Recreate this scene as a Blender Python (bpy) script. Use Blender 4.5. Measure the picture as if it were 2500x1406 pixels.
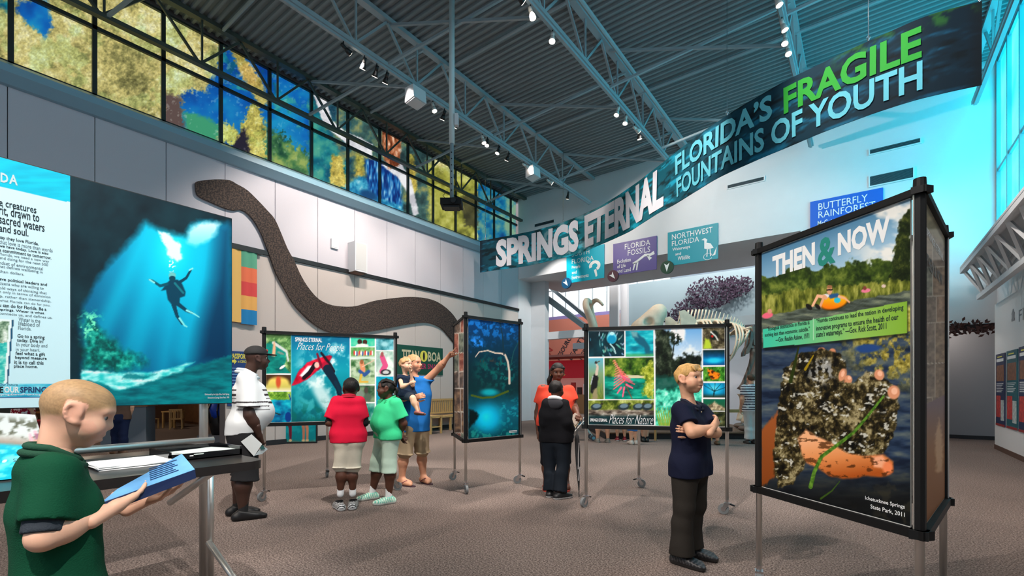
import bpy, math, random
import numpy as np
from mathutils import Vector

for _o in list(bpy.data.objects):
    bpy.data.objects.remove(_o)
scene = bpy.context.scene
COL = scene.collection

# ---------------------------------------------------------------- camera
# hall axes: +Y runs along the hall (parallel to the long mural wall), +X towards the cyan glazing, z up
FPX, CXP, HOR, EYE = 1150.0, 1250.0, 947.0, 1.35
YAW = math.atan(860.0 / 1150.0)
cam_d = bpy.data.cameras.new('camera')
cam_d.sensor_width = 36.0
cam_d.lens = 36.0 * FPX / 2500.0
cam_d.shift_y = (HOR - 703.0) / 2500.0
cam_d.clip_start = 0.05
cam_d.clip_end = 200
cam = bpy.data.objects.new('camera', cam_d)
cam.location = (0, 0, EYE)
cam.rotation_euler = (math.pi / 2, 0, YAW)
COL.objects.link(cam)
scene.camera = cam

# ---------------------------------------------------------------- world, exposure
scene.view_settings.view_transform = 'Standard'
scene.view_settings.look = 'None'
scene.view_settings.exposure = 0.0
scene.view_settings.gamma = 1.0
scene.view_settings.use_curve_mapping = False
world = bpy.data.worlds.new('world')
scene.world = world
world.use_nodes = True
world.node_tree.nodes['Background'].inputs[0].default_value = (0.62, 0.78, 0.92, 1)
world.node_tree.nodes['Background'].inputs[1].default_value = 0.7
scene.cycles.max_bounces = 6
scene.cycles.diffuse_bounces = 2
scene.cycles.adaptive_threshold = 0.035
scene.cycles.glossy_bounces = 3
scene.cycles.transmission_bounces = 4
scene.cycles.transparent_max_bounces = 8
scene.cycles.sample_clamp_indirect = 4.0
scene.cycles.caustics_reflective = False
scene.cycles.caustics_refractive = False

LAMP_W = 370.0      # watts of one hall track lamp
MURAL_E = 1.0       # glow of the window film on the mural side
CYAN_E = 6.0        # glow of the cyan glazing

# ---------------------------------------------------------------- geometry of the place from the survey
FW = np.array([-math.sin(YAW), math.cos(YAW), 0.0])
RT = np.array([math.cos(YAW), math.sin(YAW), 0.0])
UP = np.array([0.0, 0.0, 1.0])
EYEP = np.array([0, 0, EYE])
def ray(px, py):
    return FW * FPX + RT * (px - CXP) + UP * (HOR - py)
def atX(px, py, X):
    d = ray(px, py); return EYEP + d * (X / d[0])
def atY(px, py, Y):
    d = ray(px, py); return EYEP + d * (Y / d[1])
def atZ(px, py, z=0.0):
    d = ray(px, py); return EYEP + d * ((z - EYE) / d[2])
def atD(px, py, Z):
    return EYEP + ray(px, py) * (Z / FPX)
def W(xc, Z, z=0.0):
    return FW * Z + RT * xc + UP * z

# ---------------------------------------------------------------- helpers: colour, materials
def lin(c):
    c = np.asarray(c, dtype=float) / 255.0
    return np.where(c <= 0.04045, c / 12.92, ((c + 0.055) / 1.055) ** 2.4)
MATS = {}
def mat(name, rgb, rough=0.6, metal=0.0, noise=0.0, nscale=20.0, bump=0.0, bscale=60.0, emit=0.0, spec=0.5, stretch=None):
    if name in MATS: return MATS[name]
    m = bpy.data.materials.new(name); m.use_nodes = True
    nt = m.node_tree; b = nt.nodes['Principled BSDF']
    c = tuple(lin(rgb)) + (1,)
    b.inputs['Base Color'].default_value = c
    b.inputs['Roughness'].default_value = rough
    b.inputs['Metallic'].default_value = metal
    b.inputs['Specular IOR Level'].default_value = spec
    if noise or bump:
        tc = nt.nodes.new('ShaderNodeTexCoord'); mp = nt.nodes.new('ShaderNodeMapping')
        nt.links.new(tc.outputs['Object'], mp.inputs[0])
        if stretch: mp.inputs['Scale'].default_value = stretch
    if noise:
        n = nt.nodes.new('ShaderNodeTexNoise'); n.inputs['Scale'].default_value = nscale; n.inputs['Detail'].default_value = 4
        nt.links.new(mp.outputs[0], n.inputs['Vector'])
        mr = nt.nodes.new('ShaderNodeMapRange'); mr.inputs['From Min'].default_value = 0.25; mr.inputs['From Max'].default_value = 0.75
        mr.inputs['To Min'].default_value = 1 - noise; mr.inputs['To Max'].default_value = 1 + noise
        nt.links.new(n.outputs['Fac'], mr.inputs['Value'])
        mx = nt.nodes.new('ShaderNodeVectorMath'); mx.operation = 'SCALE'; mx.inputs[0].default_value = c[:3]
        nt.links.new(mr.outputs[0], mx.inputs['Scale']); nt.links.new(mx.outputs[0], b.inputs['Base Color'])
    if bump:
        n2 = nt.nodes.new('ShaderNodeTexNoise'); n2.inputs['Scale'].default_value = bscale; n2.inputs['Detail'].default_value = 3
        nt.links.new(mp.outputs[0], n2.inputs['Vector'])
        bp = nt.nodes.new('ShaderNodeBump'); bp.inputs['Strength'].default_value = bump; bp.inputs['Distance'].default_value = 0.01
        nt.links.new(n2.outputs['Fac'], bp.inputs['Height']); nt.links.new(bp.outputs[0], b.inputs['Normal'])
    if emit:
        b.inputs['Emission Color'].default_value = c; b.inputs['Emission Strength'].default_value = emit
    MATS[name] = m
    return m
def mat_attr(name, rough=0.45, emit=0.0, spec=0.3, bump=0.0, bscale=80.0):
    if name in MATS: return MATS[name]
    m = bpy.data.materials.new(name); m.use_nodes = True
    nt = m.node_tree; b = nt.nodes['Principled BSDF']
    a = nt.nodes.new('ShaderNodeVertexColor'); a.layer_name = 'Col'
    b.inputs['Roughness'].default_value = rough; b.inputs['Specular IOR Level'].default_value = spec
    if emit:
        b.inputs['Base Color'].default_value = (0.02, 0.02, 0.02, 1)
        nt.links.new(a.outputs[0], b.inputs['Emission Color']); b.inputs['Emission Strength'].default_value = emit
    else:
        nt.links.new(a.outputs[0], b.inputs['Base Color'])
    if bump:
        n2 = nt.nodes.new('ShaderNodeTexNoise'); n2.inputs['Scale'].default_value = bscale; n2.inputs['Detail'].default_value = 3
        tc = nt.nodes.new('ShaderNodeTexCoord'); nt.links.new(tc.outputs['Object'], n2.inputs['Vector'])
        bp = nt.nodes.new('ShaderNodeBump'); bp.inputs['Strength'].default_value = bump; bp.inputs['Distance'].default_value = 0.005
        nt.links.new(n2.outputs['Fac'], bp.inputs['Height']); nt.links.new(bp.outputs[0], b.inputs['Normal'])
    MATS[name] = m
    return m

# ---------------------------------------------------------------- helpers: objects
WO = {}
def tag(o, label, cat, group=None):
    o['label'] = label; o['category'] = cat
    if group: o['group'] = group
    return o
def thing(name, label, cat, loc, group=None):
    o = bpy.data.objects.new(name, None); o.empty_display_size = 0.1
    o.location = tuple(float(v) for v in loc); COL.objects.link(o)
    WO[o] = np.array(loc, dtype=float)
    return tag(o, label, cat, group)
def mesh_obj(name, V, F, mtl, parent=None, smooth=False, col=None, org=None, kind=None):
    V = np.asarray(V, dtype=float)
    if parent is not None: org = WO[parent]
    elif org is None:
        lo, hi = V.min(0), V.max(0); org = np.array([(lo[0] + hi[0]) / 2, (lo[1] + hi[1]) / 2, lo[2]])
    org = np.asarray(org, dtype=float)
    me = bpy.data.meshes.new(name)
    L = V - org
    if isinstance(F, np.ndarray):
        n, k = F.shape
        me.vertices.add(len(L)); me.vertices.foreach_set('co', L.astype(np.float32).ravel())
        me.loops.add(n * k); me.loops.foreach_set('vertex_index', F.astype(np.int32).ravel())
        me.polygons.add(n); me.polygons.foreach_set('loop_start', np.arange(0, n * k, k, dtype=np.int32))
        me.update(calc_edges=True)
    else:
        me.from_pydata([tuple(v) for v in L], [], [tuple(f) for f in F])
    if smooth:
        me.polygons.foreach_set('use_smooth', np.ones(len(me.polygons), dtype=bool))
    if col is not None:
        at = me.color_attributes.new('Col', 'FLOAT_COLOR', 'POINT')
        c4 = np.ones((len(L), 4), dtype=np.float32); c4[:, :3] = col
        at.data.foreach_set('color', c4.ravel())
    ms = mtl if isinstance(mtl, (list, tuple)) else [mtl]
    for m in ms: me.materials.append(m)
    o = bpy.data.objects.new(name, me); COL.objects.link(o)
    WO[o] = org
    if parent is not None:
        o.parent = parent
    else:
        o.location = tuple(org)
    if kind: o['kind'] = kind
    return o
def nrm(v):
    v = np.asarray(v, dtype=float); return v / max(np.linalg.norm(v), 1e-12)
def frame(d):
    d = nrm(d); h = np.array([0, 0, 1.0]) if abs(d[2]) < 0.95 else np.array([1.0, 0, 0])
    a = nrm(np.cross(h, d)); return a, np.cross(d, a), d
class MB:
    def __init__(s): s.V = []; s.F = []
    def add(s, V, F):
        n = len(s.V); s.V += [np.asarray(v, dtype=float) for v in V]; s.F += [tuple(i + n for i in f) for f in F]; return s
    def box(s, c, size, rz=0.0, ax=None):
        c = np.asarray(c, dtype=float); hx, hy, hz = [v / 2 for v in size]
        if ax is None:
            ca, sa = math.cos(rz), math.sin(rz); ax = (np.array([ca, sa, 0]), np.array([-sa, ca, 0]), UP)
        P = [c + ax[0] * x * hx + ax[1] * y * hy + ax[2] * z * hz for z in (-1, 1) for y in (-1, 1) for x in (-1, 1)]
        return s.add(P, [(0, 2, 3, 1), (4, 5, 7, 6), (0, 1, 5, 4), (2, 6, 7, 3), (0, 4, 6, 2), (1, 3, 7, 5)])
    def lohi(s, lo, hi):
        lo = np.asarray(lo, float); hi = np.asarray(hi, float); return s.box((lo + hi) / 2, hi - lo)
    def beam(s, a, b, w, h):          # rectangular bar from a to b
        a = np.asarray(a, float); b = np.asarray(b, float); x, y, d = frame(b - a)
        return s.box((a + b) / 2, (w, h, np.linalg.norm(b - a)), ax=(x, y, d))
    def cyl(s, a, b, r0, r1=None, n=10, cap=True):
        r1 = r0 if r1 is None else r1
        a = np.asarray(a, float); b = np.asarray(b, float); x, y, d = frame(b - a)
        P = []
        for c, r in ((a, r0), (b, r1)):
            for i in range(n):
                t = 2 * math.pi * i / n; P.append(c + (x * math.cos(t) + y * math.sin(t)) * r)
        F = [(i, (i + 1) % n, n + (i + 1) % n, n + i) for i in range(n)]
        if cap: F += [tuple(range(n))[::-1], tuple(range(n, 2 * n))]
        return s.add(P, F)
    def tube(s, pts, rad, n=8, flat=1.0):
        pts = [np.asarray(p, float) for p in pts]
        rs = rad if isinstance(rad, (list, tuple, np.ndarray)) else [rad] * len(pts)
        P = []; x0 = None
        for i, p in enumerate(pts):
            d = nrm(pts[min(i + 1, len(pts) - 1)] - pts[max(i - 1, 0)])
            if x0 is None: x, y, _ = frame(d)
            else:
                x = nrm(x0 - d * np.dot(x0, d)); y = np.cross(d, x)
            x0 = x
            for k in range(n):
                t = 2 * math.pi * k / n; P.append(p + (x * math.cos(t) + y * math.sin(t) * flat) * rs[i])
        m = len(pts)
        F = [(i * n + k, i * n + (k + 1) % n, (i + 1) * n + (k + 1) % n, (i + 1) * n + k) for i in range(m - 1) for k in range(n)]
        F += [tuple(range(n))[::-1], tuple(range((m - 1) * n, m * n))]
        return s.add(P, F)
    def prism(s, poly, a, ext):       # poly: list of 3-D points in a plane, extruded by vector ext
        poly = [np.asarray(p, float) for p in poly]; n = len(poly); e = np.asarray(ext, float)
        return s.add(poly + [p + e for p in poly], [tuple(range(n))[::-1], tuple(range(n, 2 * n))] + [(i, (i + 1) % n, n + (i + 1) % n, n + i) for i in range(n)])
    def ball(s, c, r, nu=12, nv=8, sc=(1, 1, 1)):
        c = np.asarray(c, float); P = [c + np.array([0, 0, -r * sc[2]])]
        for j in range(1, nv):
            t = math.pi * j / nv - math.pi / 2
            for i in range(nu):
                p = 2 * math.pi * i / nu
                P.append(c + r * np.array([math.cos(t) * math.cos(p) * sc[0], math.cos(t) * math.sin(p) * sc[1], math.sin(t) * sc[2]]))
        P.append(c + np.array([0, 0, r * sc[2]])); L = len(P) - 1
        F = [(0, 1 + (i + 1) % nu, 1 + i) for i in range(nu)]
        for j in range(nv - 2):
            for i in range(nu):
                a = 1 + j * nu + i; b = 1 + j * nu + (i + 1) % nu; F.append((a, b, b + nu, a + nu))
        F += [(L, 1 + (nv - 2) * nu + i, 1 + (nv - 2) * nu + (i + 1) % nu) for i in range(nu)]
        return s.add(P, F)
    def build(s, name, mtl, parent=None, smooth=False, org=None, kind=None):
        return mesh_obj(name, s.V, s.F, mtl, parent, smooth, org=org, kind=kind)
def struct(o):
    o['kind'] = 'structure'; return o

# ---------------------------------------------------------------- helpers: painting a print (colour attribute on a fine sheet)
def _hash(xi, yi, seed):
    h = (xi.astype(np.int64) * 374761393 + yi.astype(np.int64) * 668265263 + int(seed) * 974634777) & 0xffffffff
    h = ((h ^ (h >> 13)) * 1274126177) & 0xffffffff
    return ((h ^ (h >> 16)) & 0xffffff) / float(0xffffff)
def vnoise(x, y, seed=0):
    xi = np.floor(x); yi = np.floor(y); fx = x - xi; fy = y - yi
    fx = fx * fx * (3 - 2 * fx); fy = fy * fy * (3 - 2 * fy)
    a = _hash(xi, yi, seed); b = _hash(xi + 1, yi, seed); c = _hash(xi, yi + 1, seed); d = _hash(xi + 1, yi + 1, seed)
    return (a * (1 - fx) + b * fx) * (1 - fy) + (c * (1 - fx) + d * fx) * fy
def fbm(x, y, s, seed=0, octv=4, sy=None):
    sy = sy or s; v = 0; a = 0.5; t = 0
    for o in range(octv):
        v = v + a * vnoise(x / s + o * 17.3, y / sy + o * 5.1, seed + o); t += a; a *= 0.55; s *= 0.5; sy *= 0.5
    return v / t
def sst(e0, e1, x):
    t = np.clip((x - e0) / (e1 - e0), 0, 1); return t * t * (3 - 2 * t)
class Paint:
    """paints in the pixel frame of the surveyed print"""
    def __init__(s, x, y): s.x = x; s.y = y; s.c = np.zeros((len(x), 3)); s.clip = 1.0
    def put(s, m, rgb):
        m = np.clip(m * s.clip, 0, 1)[:, None]; rgb = np.asarray(rgb, float); s.c = s.c * (1 - m) + rgb * m
    def mul(s, m): s.c = s.c * np.asarray(m)[:, None]
    def box(s, x0, y0, x1, y1, soft=0.8):
        return sst(x0 - soft, x0 + soft, s.x) * (1 - sst(x1 - soft, x1 + soft, s.x)) * sst(y0 - soft, y0 + soft, s.y) * (1 - sst(y1 - soft, y1 + soft, s.y))
    def ell(s, cx, cy, rx, ry, rot=0, soft=0.15):
        a = math.radians(rot); dx = s.x - cx; dy = s.y - cy
        u = (dx * math.cos(a) + dy * math.sin(a)) / rx; v = (-dx * math.sin(a) + dy * math.cos(a)) / ry
        return 1 - sst(1 - soft, 1 + soft, np.hypot(u, v))
    def poly(s, pts, soft=0.0, wob=0.0, seed=3, wsc=6.0):
        x = s.x; y = s.y
        if wob:
            x = x + (fbm(s.x, s.y, wsc, seed) - 0.5) * 2 * wob; y = y + (fbm(s.x, s.y, wsc, seed + 50) - 0.5) * 2 * wob
        ins = np.zeros(len(x), bool); dm = np.full(len(x), 1e9); n = len(pts)
        for i in range(n):
            x0, y0 = pts[i]; x1, y1 = pts[(i + 1) % n]
            if y0 != y1:
                ins ^= ((y0 > y) != (y1 > y)) & (x < (x1 - x0) * (y - y0) / (y1 - y0) + x0)
            if soft:
                L = (x1 - x0) ** 2 + (y1 - y0) ** 2 + 1e-9
                t = np.clip(((x - x0) * (x1 - x0) + (y - y0) * (y1 - y0)) / L, 0, 1)
                dm = np.minimum(dm, np.hypot(x - x0 - t * (x1 - x0), y - y0 - t * (y1 - y0)))
        if not soft: return ins.astype(float)
        return np.clip(0.5 + np.where(ins, dm, -dm) / (2 * soft), 0, 1)
    def line(s, pts, w, w1=None, soft=0.7):
        d = np.full(len(s.x), 1e9); w1 = w if w1 is None else w1; n = len(pts) - 1
        for i in range(n):
            x0, y0 = pts[i]; x1, y1 = pts[i + 1]; L = (x1 - x0) ** 2 + (y1 - y0) ** 2 + 1e-9
            t = np.clip(((s.x - x0) * (x1 - x0) + (s.y - y0) * (y1 - y0)) / L, 0, 1)
            r = w + (w1 - w) * (i + t) / n
            d = np.minimum(d, np.hypot(s.x - x0 - t * (x1 - x0), s.y - y0 - t * (y1 - y0)) - r / 2)
        return 1 - sst(-soft, soft, d)
    def n(s, sc, seed=0, octv=4, sy=None): return fbm(s.x, s.y, sc, seed, octv, sy)
    def ramp(s, t, stops):
        out = np.zeros((len(s.x), 3)); ks = [k for k, _ in stops]
        for i in range(3): out[:, i] = np.interp(t, ks, [c[i] for _, c in stops])
        return out
def homog(q):
    """unit square (u right, v up) -> survey pixels; q = TL, TR, BR, BL"""
    src = [(0, 1), (1, 1), (1, 0), (0, 0)]; A = []; B = []
    for (u, v), (x, y) in zip(src, q):
        A.append([u, v, 1, 0, 0, 0, -u * x, -v * x]); B.append(x); A.append([0, 0, 0, u, v, 1, -u * y, -v * y]); B.append(y)
    h = np.linalg.solve(np.array(A, float), np.array(B, float)); return np.append(h, 1).reshape(3, 3)
def happ(H, u, v):
    d = H[2, 0] * u + H[2, 1] * v + H[2, 2]
    return (H[0, 0] * u + H[0, 1] * v + H[0, 2]) / d, (H[1, 0] * u + H[1, 1] * v + H[1, 2]) / d
class Sheet:
    """a flat print: bottom-left corner P0, width vector U, height vector V, surveyed corners q"""
    def __init__(s, P0, U, V, q):
        s.P0 = np.asarray(P0, float); s.U = np.asarray(U, float); s.V = np.asarray(V, float)
        s.N = nrm(np.cross(s.U, s.V)); s.H = homog(q); s.Hi = np.linalg.inv(s.H)
    def uv(s, px, py): return happ(s.Hi, px, py)
    def at(s, u, v, off=0.0):
        return s.P0 + np.multiply.outer(u, s.U) + np.multiply.outer(v, s.V) + s.N * off
    def graphic(s, name, nx, ny, painter, mtl, parent, u0=0.0, u1=1.0, v0=0.0, v1=1.0, off=0.0, seed=0, warp=None, grade=True):
        g = np.meshgrid(np.linspace(u0, u1, nx + 1), np.linspace(v0, v1, ny + 1)); u = g[0].ravel(); v = g[1].ravel()
        x, y = happ(s.H, u, v); p = Paint(x, y); painter(p)
        if grade: lu = p.c @ np.array([.3, .59, .11]); p.c = lu[:, None] + (p.c - lu[:, None]) * 1.18; p.c = 120 + (p.c - 120) * 1.12 + 4
        P = s.at(u, v, off) if warp is None else warp(u, v, off)
        i = np.arange(nx * ny); r = i // nx; c = i % nx; a = r * (nx + 1) + c
        F = np.stack([a, a + 1, a + nx + 2, a + nx + 1], 1)
        return mesh_obj(name, P, F, mtl, parent, col=lin(np.clip(p.c, 0, 255)), smooth=warp is not None)
    def text(s, st, x0, y0, x1, y1, mtl, parent, bold=0.0, shear=0.0, off=0.0015, name='lettering', warp=None, cut=0.0, res=2):
        """fit a line of lettering into the surveyed box: bottom-left (x0,y0) to top-right (x1,y1)"""
        T = text_mesh(st, bold, shear, res)
        if T is None: return None
        V, F = T; V = V.copy(); lo = V.min(0); hi = V.max(0); V = (V - lo) / (hi - lo)
        ua, va = s.uv(x0, y0); ub, vb = s.uv(x1, y1)
        u = ua + (ub - ua) * V[:, 0]; v = va + (vb - va) * V[:, 1]
        P = s.at(u, v, off) if warp is None else warp(u, v, off)
        return mesh_obj(name, P, F, mtl, parent)
_TX = {}
def text_mesh(st, bold=0.0, shear=0.0, res=2):
    k = (st, bold, shear, res)
    if k in _TX: return _TX[k]
    c = bpy.data.curves.new('lettering', 'FONT'); c.body = st; c.offset = bold; c.shear = shear; c.resolution_u = res; c.fill_mode = 'BOTH'
    o = bpy.data.objects.new('lettering', c); COL.objects.link(o)
    dg = bpy.context.evaluated_depsgraph_get(); me = bpy.data.meshes.new_from_object(o.evaluated_get(dg))
    V = np.array([tuple(v.co)[:2] for v in me.vertices]); F = [tuple(p.vertices) for p in me.polygons]
    bpy.data.objects.remove(o); bpy.data.curves.remove(c); bpy.data.meshes.remove(me)
    _TX[k] = (V, F) if len(V) else None
    return _TX[k]
def flat_text(st, P0, U, V, mtl, parent, bold=0.0, shear=0.0, name='lettering', res=2):
    """lettering fitted into the parallelogram P0, U, V"""
    T = text_mesh(st, bold, shear, res); Vv, F = T; lo = Vv.min(0); hi = Vv.max(0); q = (Vv - lo) / (hi - lo)
    P = np.asarray(P0, float) + np.multiply.outer(q[:, 0], np.asarray(U, float)) + np.multiply.outer(q[:, 1], np.asarray(V, float))
    return mesh_obj(name, P, F, mtl, parent)

# ================================================================ the hall
def proj(P):
    d = np.asarray(P, float) - EYEP; Z = d @ FW
    return CXP + FPX * (d @ RT) / Z, HOR - FPX * d[2] / Z
XL, YB, XR, ZC = -11.2, 15.4, 2.45, 8.95
M_white = mat('wall_paint_white', (222, 224, 228), 0.75, noise=0.015, nscale=3)
M_steel = mat('painted_steel', (150, 164, 170), 0.5, noise=0.05, nscale=4)
M_black = mat('black_metal', (22, 22, 24), 0.45)
M_blackp = mat('black_plastic', (14, 14, 15), 0.55, spec=.3)
M_alu = mat('brushed_aluminium', (226, 224, 220), 0.42, metal=1.0, bump=0.05, bscale=200, stretch=(1, 1, 0.05))
M_chrome = mat('chrome', (200, 200, 202), 0.22, metal=1.0)
M_wood = mat('light_wood', (196, 160, 104), 0.5, noise=0.15, nscale=8, stretch=(1, 1, 8))
M_print = mat_attr('printed_graphic', 0.5, spec=0.2)
M_twhite = mat('ink_white', (240, 242, 242), 0.5, spec=0.2)
M_tdark = mat('ink_dark', (28, 44, 52), 0.5, spec=0.2)
M_base = mat('dark_baseboard', (30, 30, 34), 0.6)

def carpet():
    m = bpy.data.materials.new('speckled_carpet'); m.use_nodes = True; nt = m.node_tree; b = nt.nodes['Principled BSDF']
    tc = nt.nodes.new('ShaderNodeTexCoord')
    n1 = nt.nodes.new('ShaderNodeTexNoise'); n1.inputs['Scale'].default_value = 75; n1.inputs['Detail'].default_value = 3; n1.inputs['Roughness'].default_value = 0.7
    n2 = nt.nodes.new('ShaderNodeTexNoise'); n2.inputs['Scale'].default_value = 0.6; n2.inputs['Detail'].default_value = 3
    for n in (n1, n2): nt.links.new(tc.outputs['Object'], n.inputs['Vector'])
    cr = nt.nodes.new('ShaderNodeValToRGB'); e = cr.color_ramp.elements
    e[0].position = 0.36; e[0].color = tuple(lin((72, 63, 60))) + (1,)
    e[1].position = 0.66; e[1].color = tuple(lin((172, 156, 148))) + (1,)
    k = cr.color_ramp.elements.new(0.5); k.color = tuple(lin((121, 107, 101))) + (1,)
    nt.links.new(n1.outputs['Fac'], cr.inputs[0])
    mr = nt.nodes.new('ShaderNodeMapRange'); mr.inputs['To Min'].default_value = 0.88; mr.inputs['To Max'].default_value = 1.12
    nt.links.new(n2.outputs['Fac'], mr.inputs['Value'])
    mx = nt.nodes.new('ShaderNodeVectorMath'); mx.operation = 'SCALE'
    nt.links.new(cr.outputs[0], mx.inputs[0]); nt.links.new(mr.outputs[0], mx.inputs['Scale']); nt.links.new(mx.outputs[0], b.inputs['Base Color'])
    b.inputs['Roughness'].default_value = 0.95; b.inputs['Specular IOR Level'].default_value = 0.1
    bp = nt.nodes.new('ShaderNodeBump'); bp.inputs['Strength'].default_value = 0.5; bp.inputs['Distance'].default_value = 0.006
    nt.links.new(n1.outputs['Fac'], bp.inputs['Height']); nt.links.new(bp.outputs[0], b.inputs['Normal'])
    return m
struct(MB().lohi((-30, -8, -0.1), (6, 32, 0)).build('floor', carpet(), org=(0, 0, 0)))

# corrugated roof deck: ribs run across the hall
def deck():
    m = MB(); y = -8.0; pts = []
    while y < YB + 0.3:
        pts += [(y, 8.95), (y + 0.05, 8.95), (y + 0.068, 9.0), (y + 0.134, 9.0)]; y += 0.152
    n = len(pts); V = [(XL - 0.3, a, b) for a, b in pts] + [(XR + 0.3, a, b) for a, b in pts]
    return m.add(V, [(i, i + 1, n + i + 1, n + i) for i in range(n - 1)])
d = deck(); struct(d.build('ceiling', mat('roof_deck_paint', (128, 138, 142), 0.7), org=(0, 0, 8.95)))
struct(MB().lohi((XL - 0.5, -8, 9.05), (XR + 0.5, YB + 0.5, 9.15)).build('ceiling_roof_slab', M_steel, org=(0, 0, 9.05)))

# ---- left wall: fabric panels in two tiers, a black hanging rail between them, a sill, the mural windows
wl = MB()
wl.lohi((XL - 0.3, 4.5, 0), (XL - 0.03, YB + 1.2, 6.27)).lohi((XL - 0.3, -8, 2.75), (XL - 0.03, 4.5, 6.27)).lohi((XL - 0.3, -8, 8.9), (XL - 0.03, YB, 9.05))
wall_left = struct(wl.build('wall_left', mat('wall_joint_grey', (95, 92, 95), 0.8), org=(XL, 0, 0)))
M_pu = mat('wall_panel_upper', (206, 202, 210), 0.85, noise=0.02, nscale=60, bump=0.08, bscale=300)
M_pl = mat('wall_panel_lower', (206, 194, 188), 0.88, noise=0.03, nscale=60, bump=0.12, bscale=300)
for k in range(-9, 13):
    y0 = 2.316 + 1.09 * k; y1 = min(y0 + 1.09, YB + 0.0)
    if y0 > YB - 0.1: continue
    MB().lohi((XL - 0.03, y0 + 0.006, 4.53), (XL, y1 - 0.006, 6.27)).build('wall_panel', M_pu, wall_left)
    if y1 > 4.6:
        MB().lohi((XL - 0.03, max(y0, 4.5) + 0.006, 0.12), (XL, y1 - 0.006, 4.47)).build('wall_panel', M_pl, wall_left)
    else:
        MB().lohi((XL - 0.03, y0 + 0.006, 2.75), (XL, y1 - 0.006, 4.47)).build('wall_panel', M_pl, wall_left)
struct(MB().lohi((XL - 0.02, 4.5, 0), (XL + 0.015, YB, 0.12)).build('baseboard_left', M_base))
struct(MB().lohi((XL, -8, 4.45), (XL + 0.05, YB, 4.55)).build('trim_1', M_black))
# sloping sill under the windows
sl = MB(); prof = [(XL - 0.3, 6.7), (XL + 0.12, 6.62), (XL + 0.3, 6.5), (XL + 0.3, 6.38), (XL + 0.1, 6.27), (XL - 0.3, 6.27)]
sl.prism([(x, -8, z) for x, z in prof], None, (0, YB + 8, 0))
struct(sl.build('trim_2', mat('sill_paint', (140, 178, 196), 0.35), org=(XL, 0, 6.3)))

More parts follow.
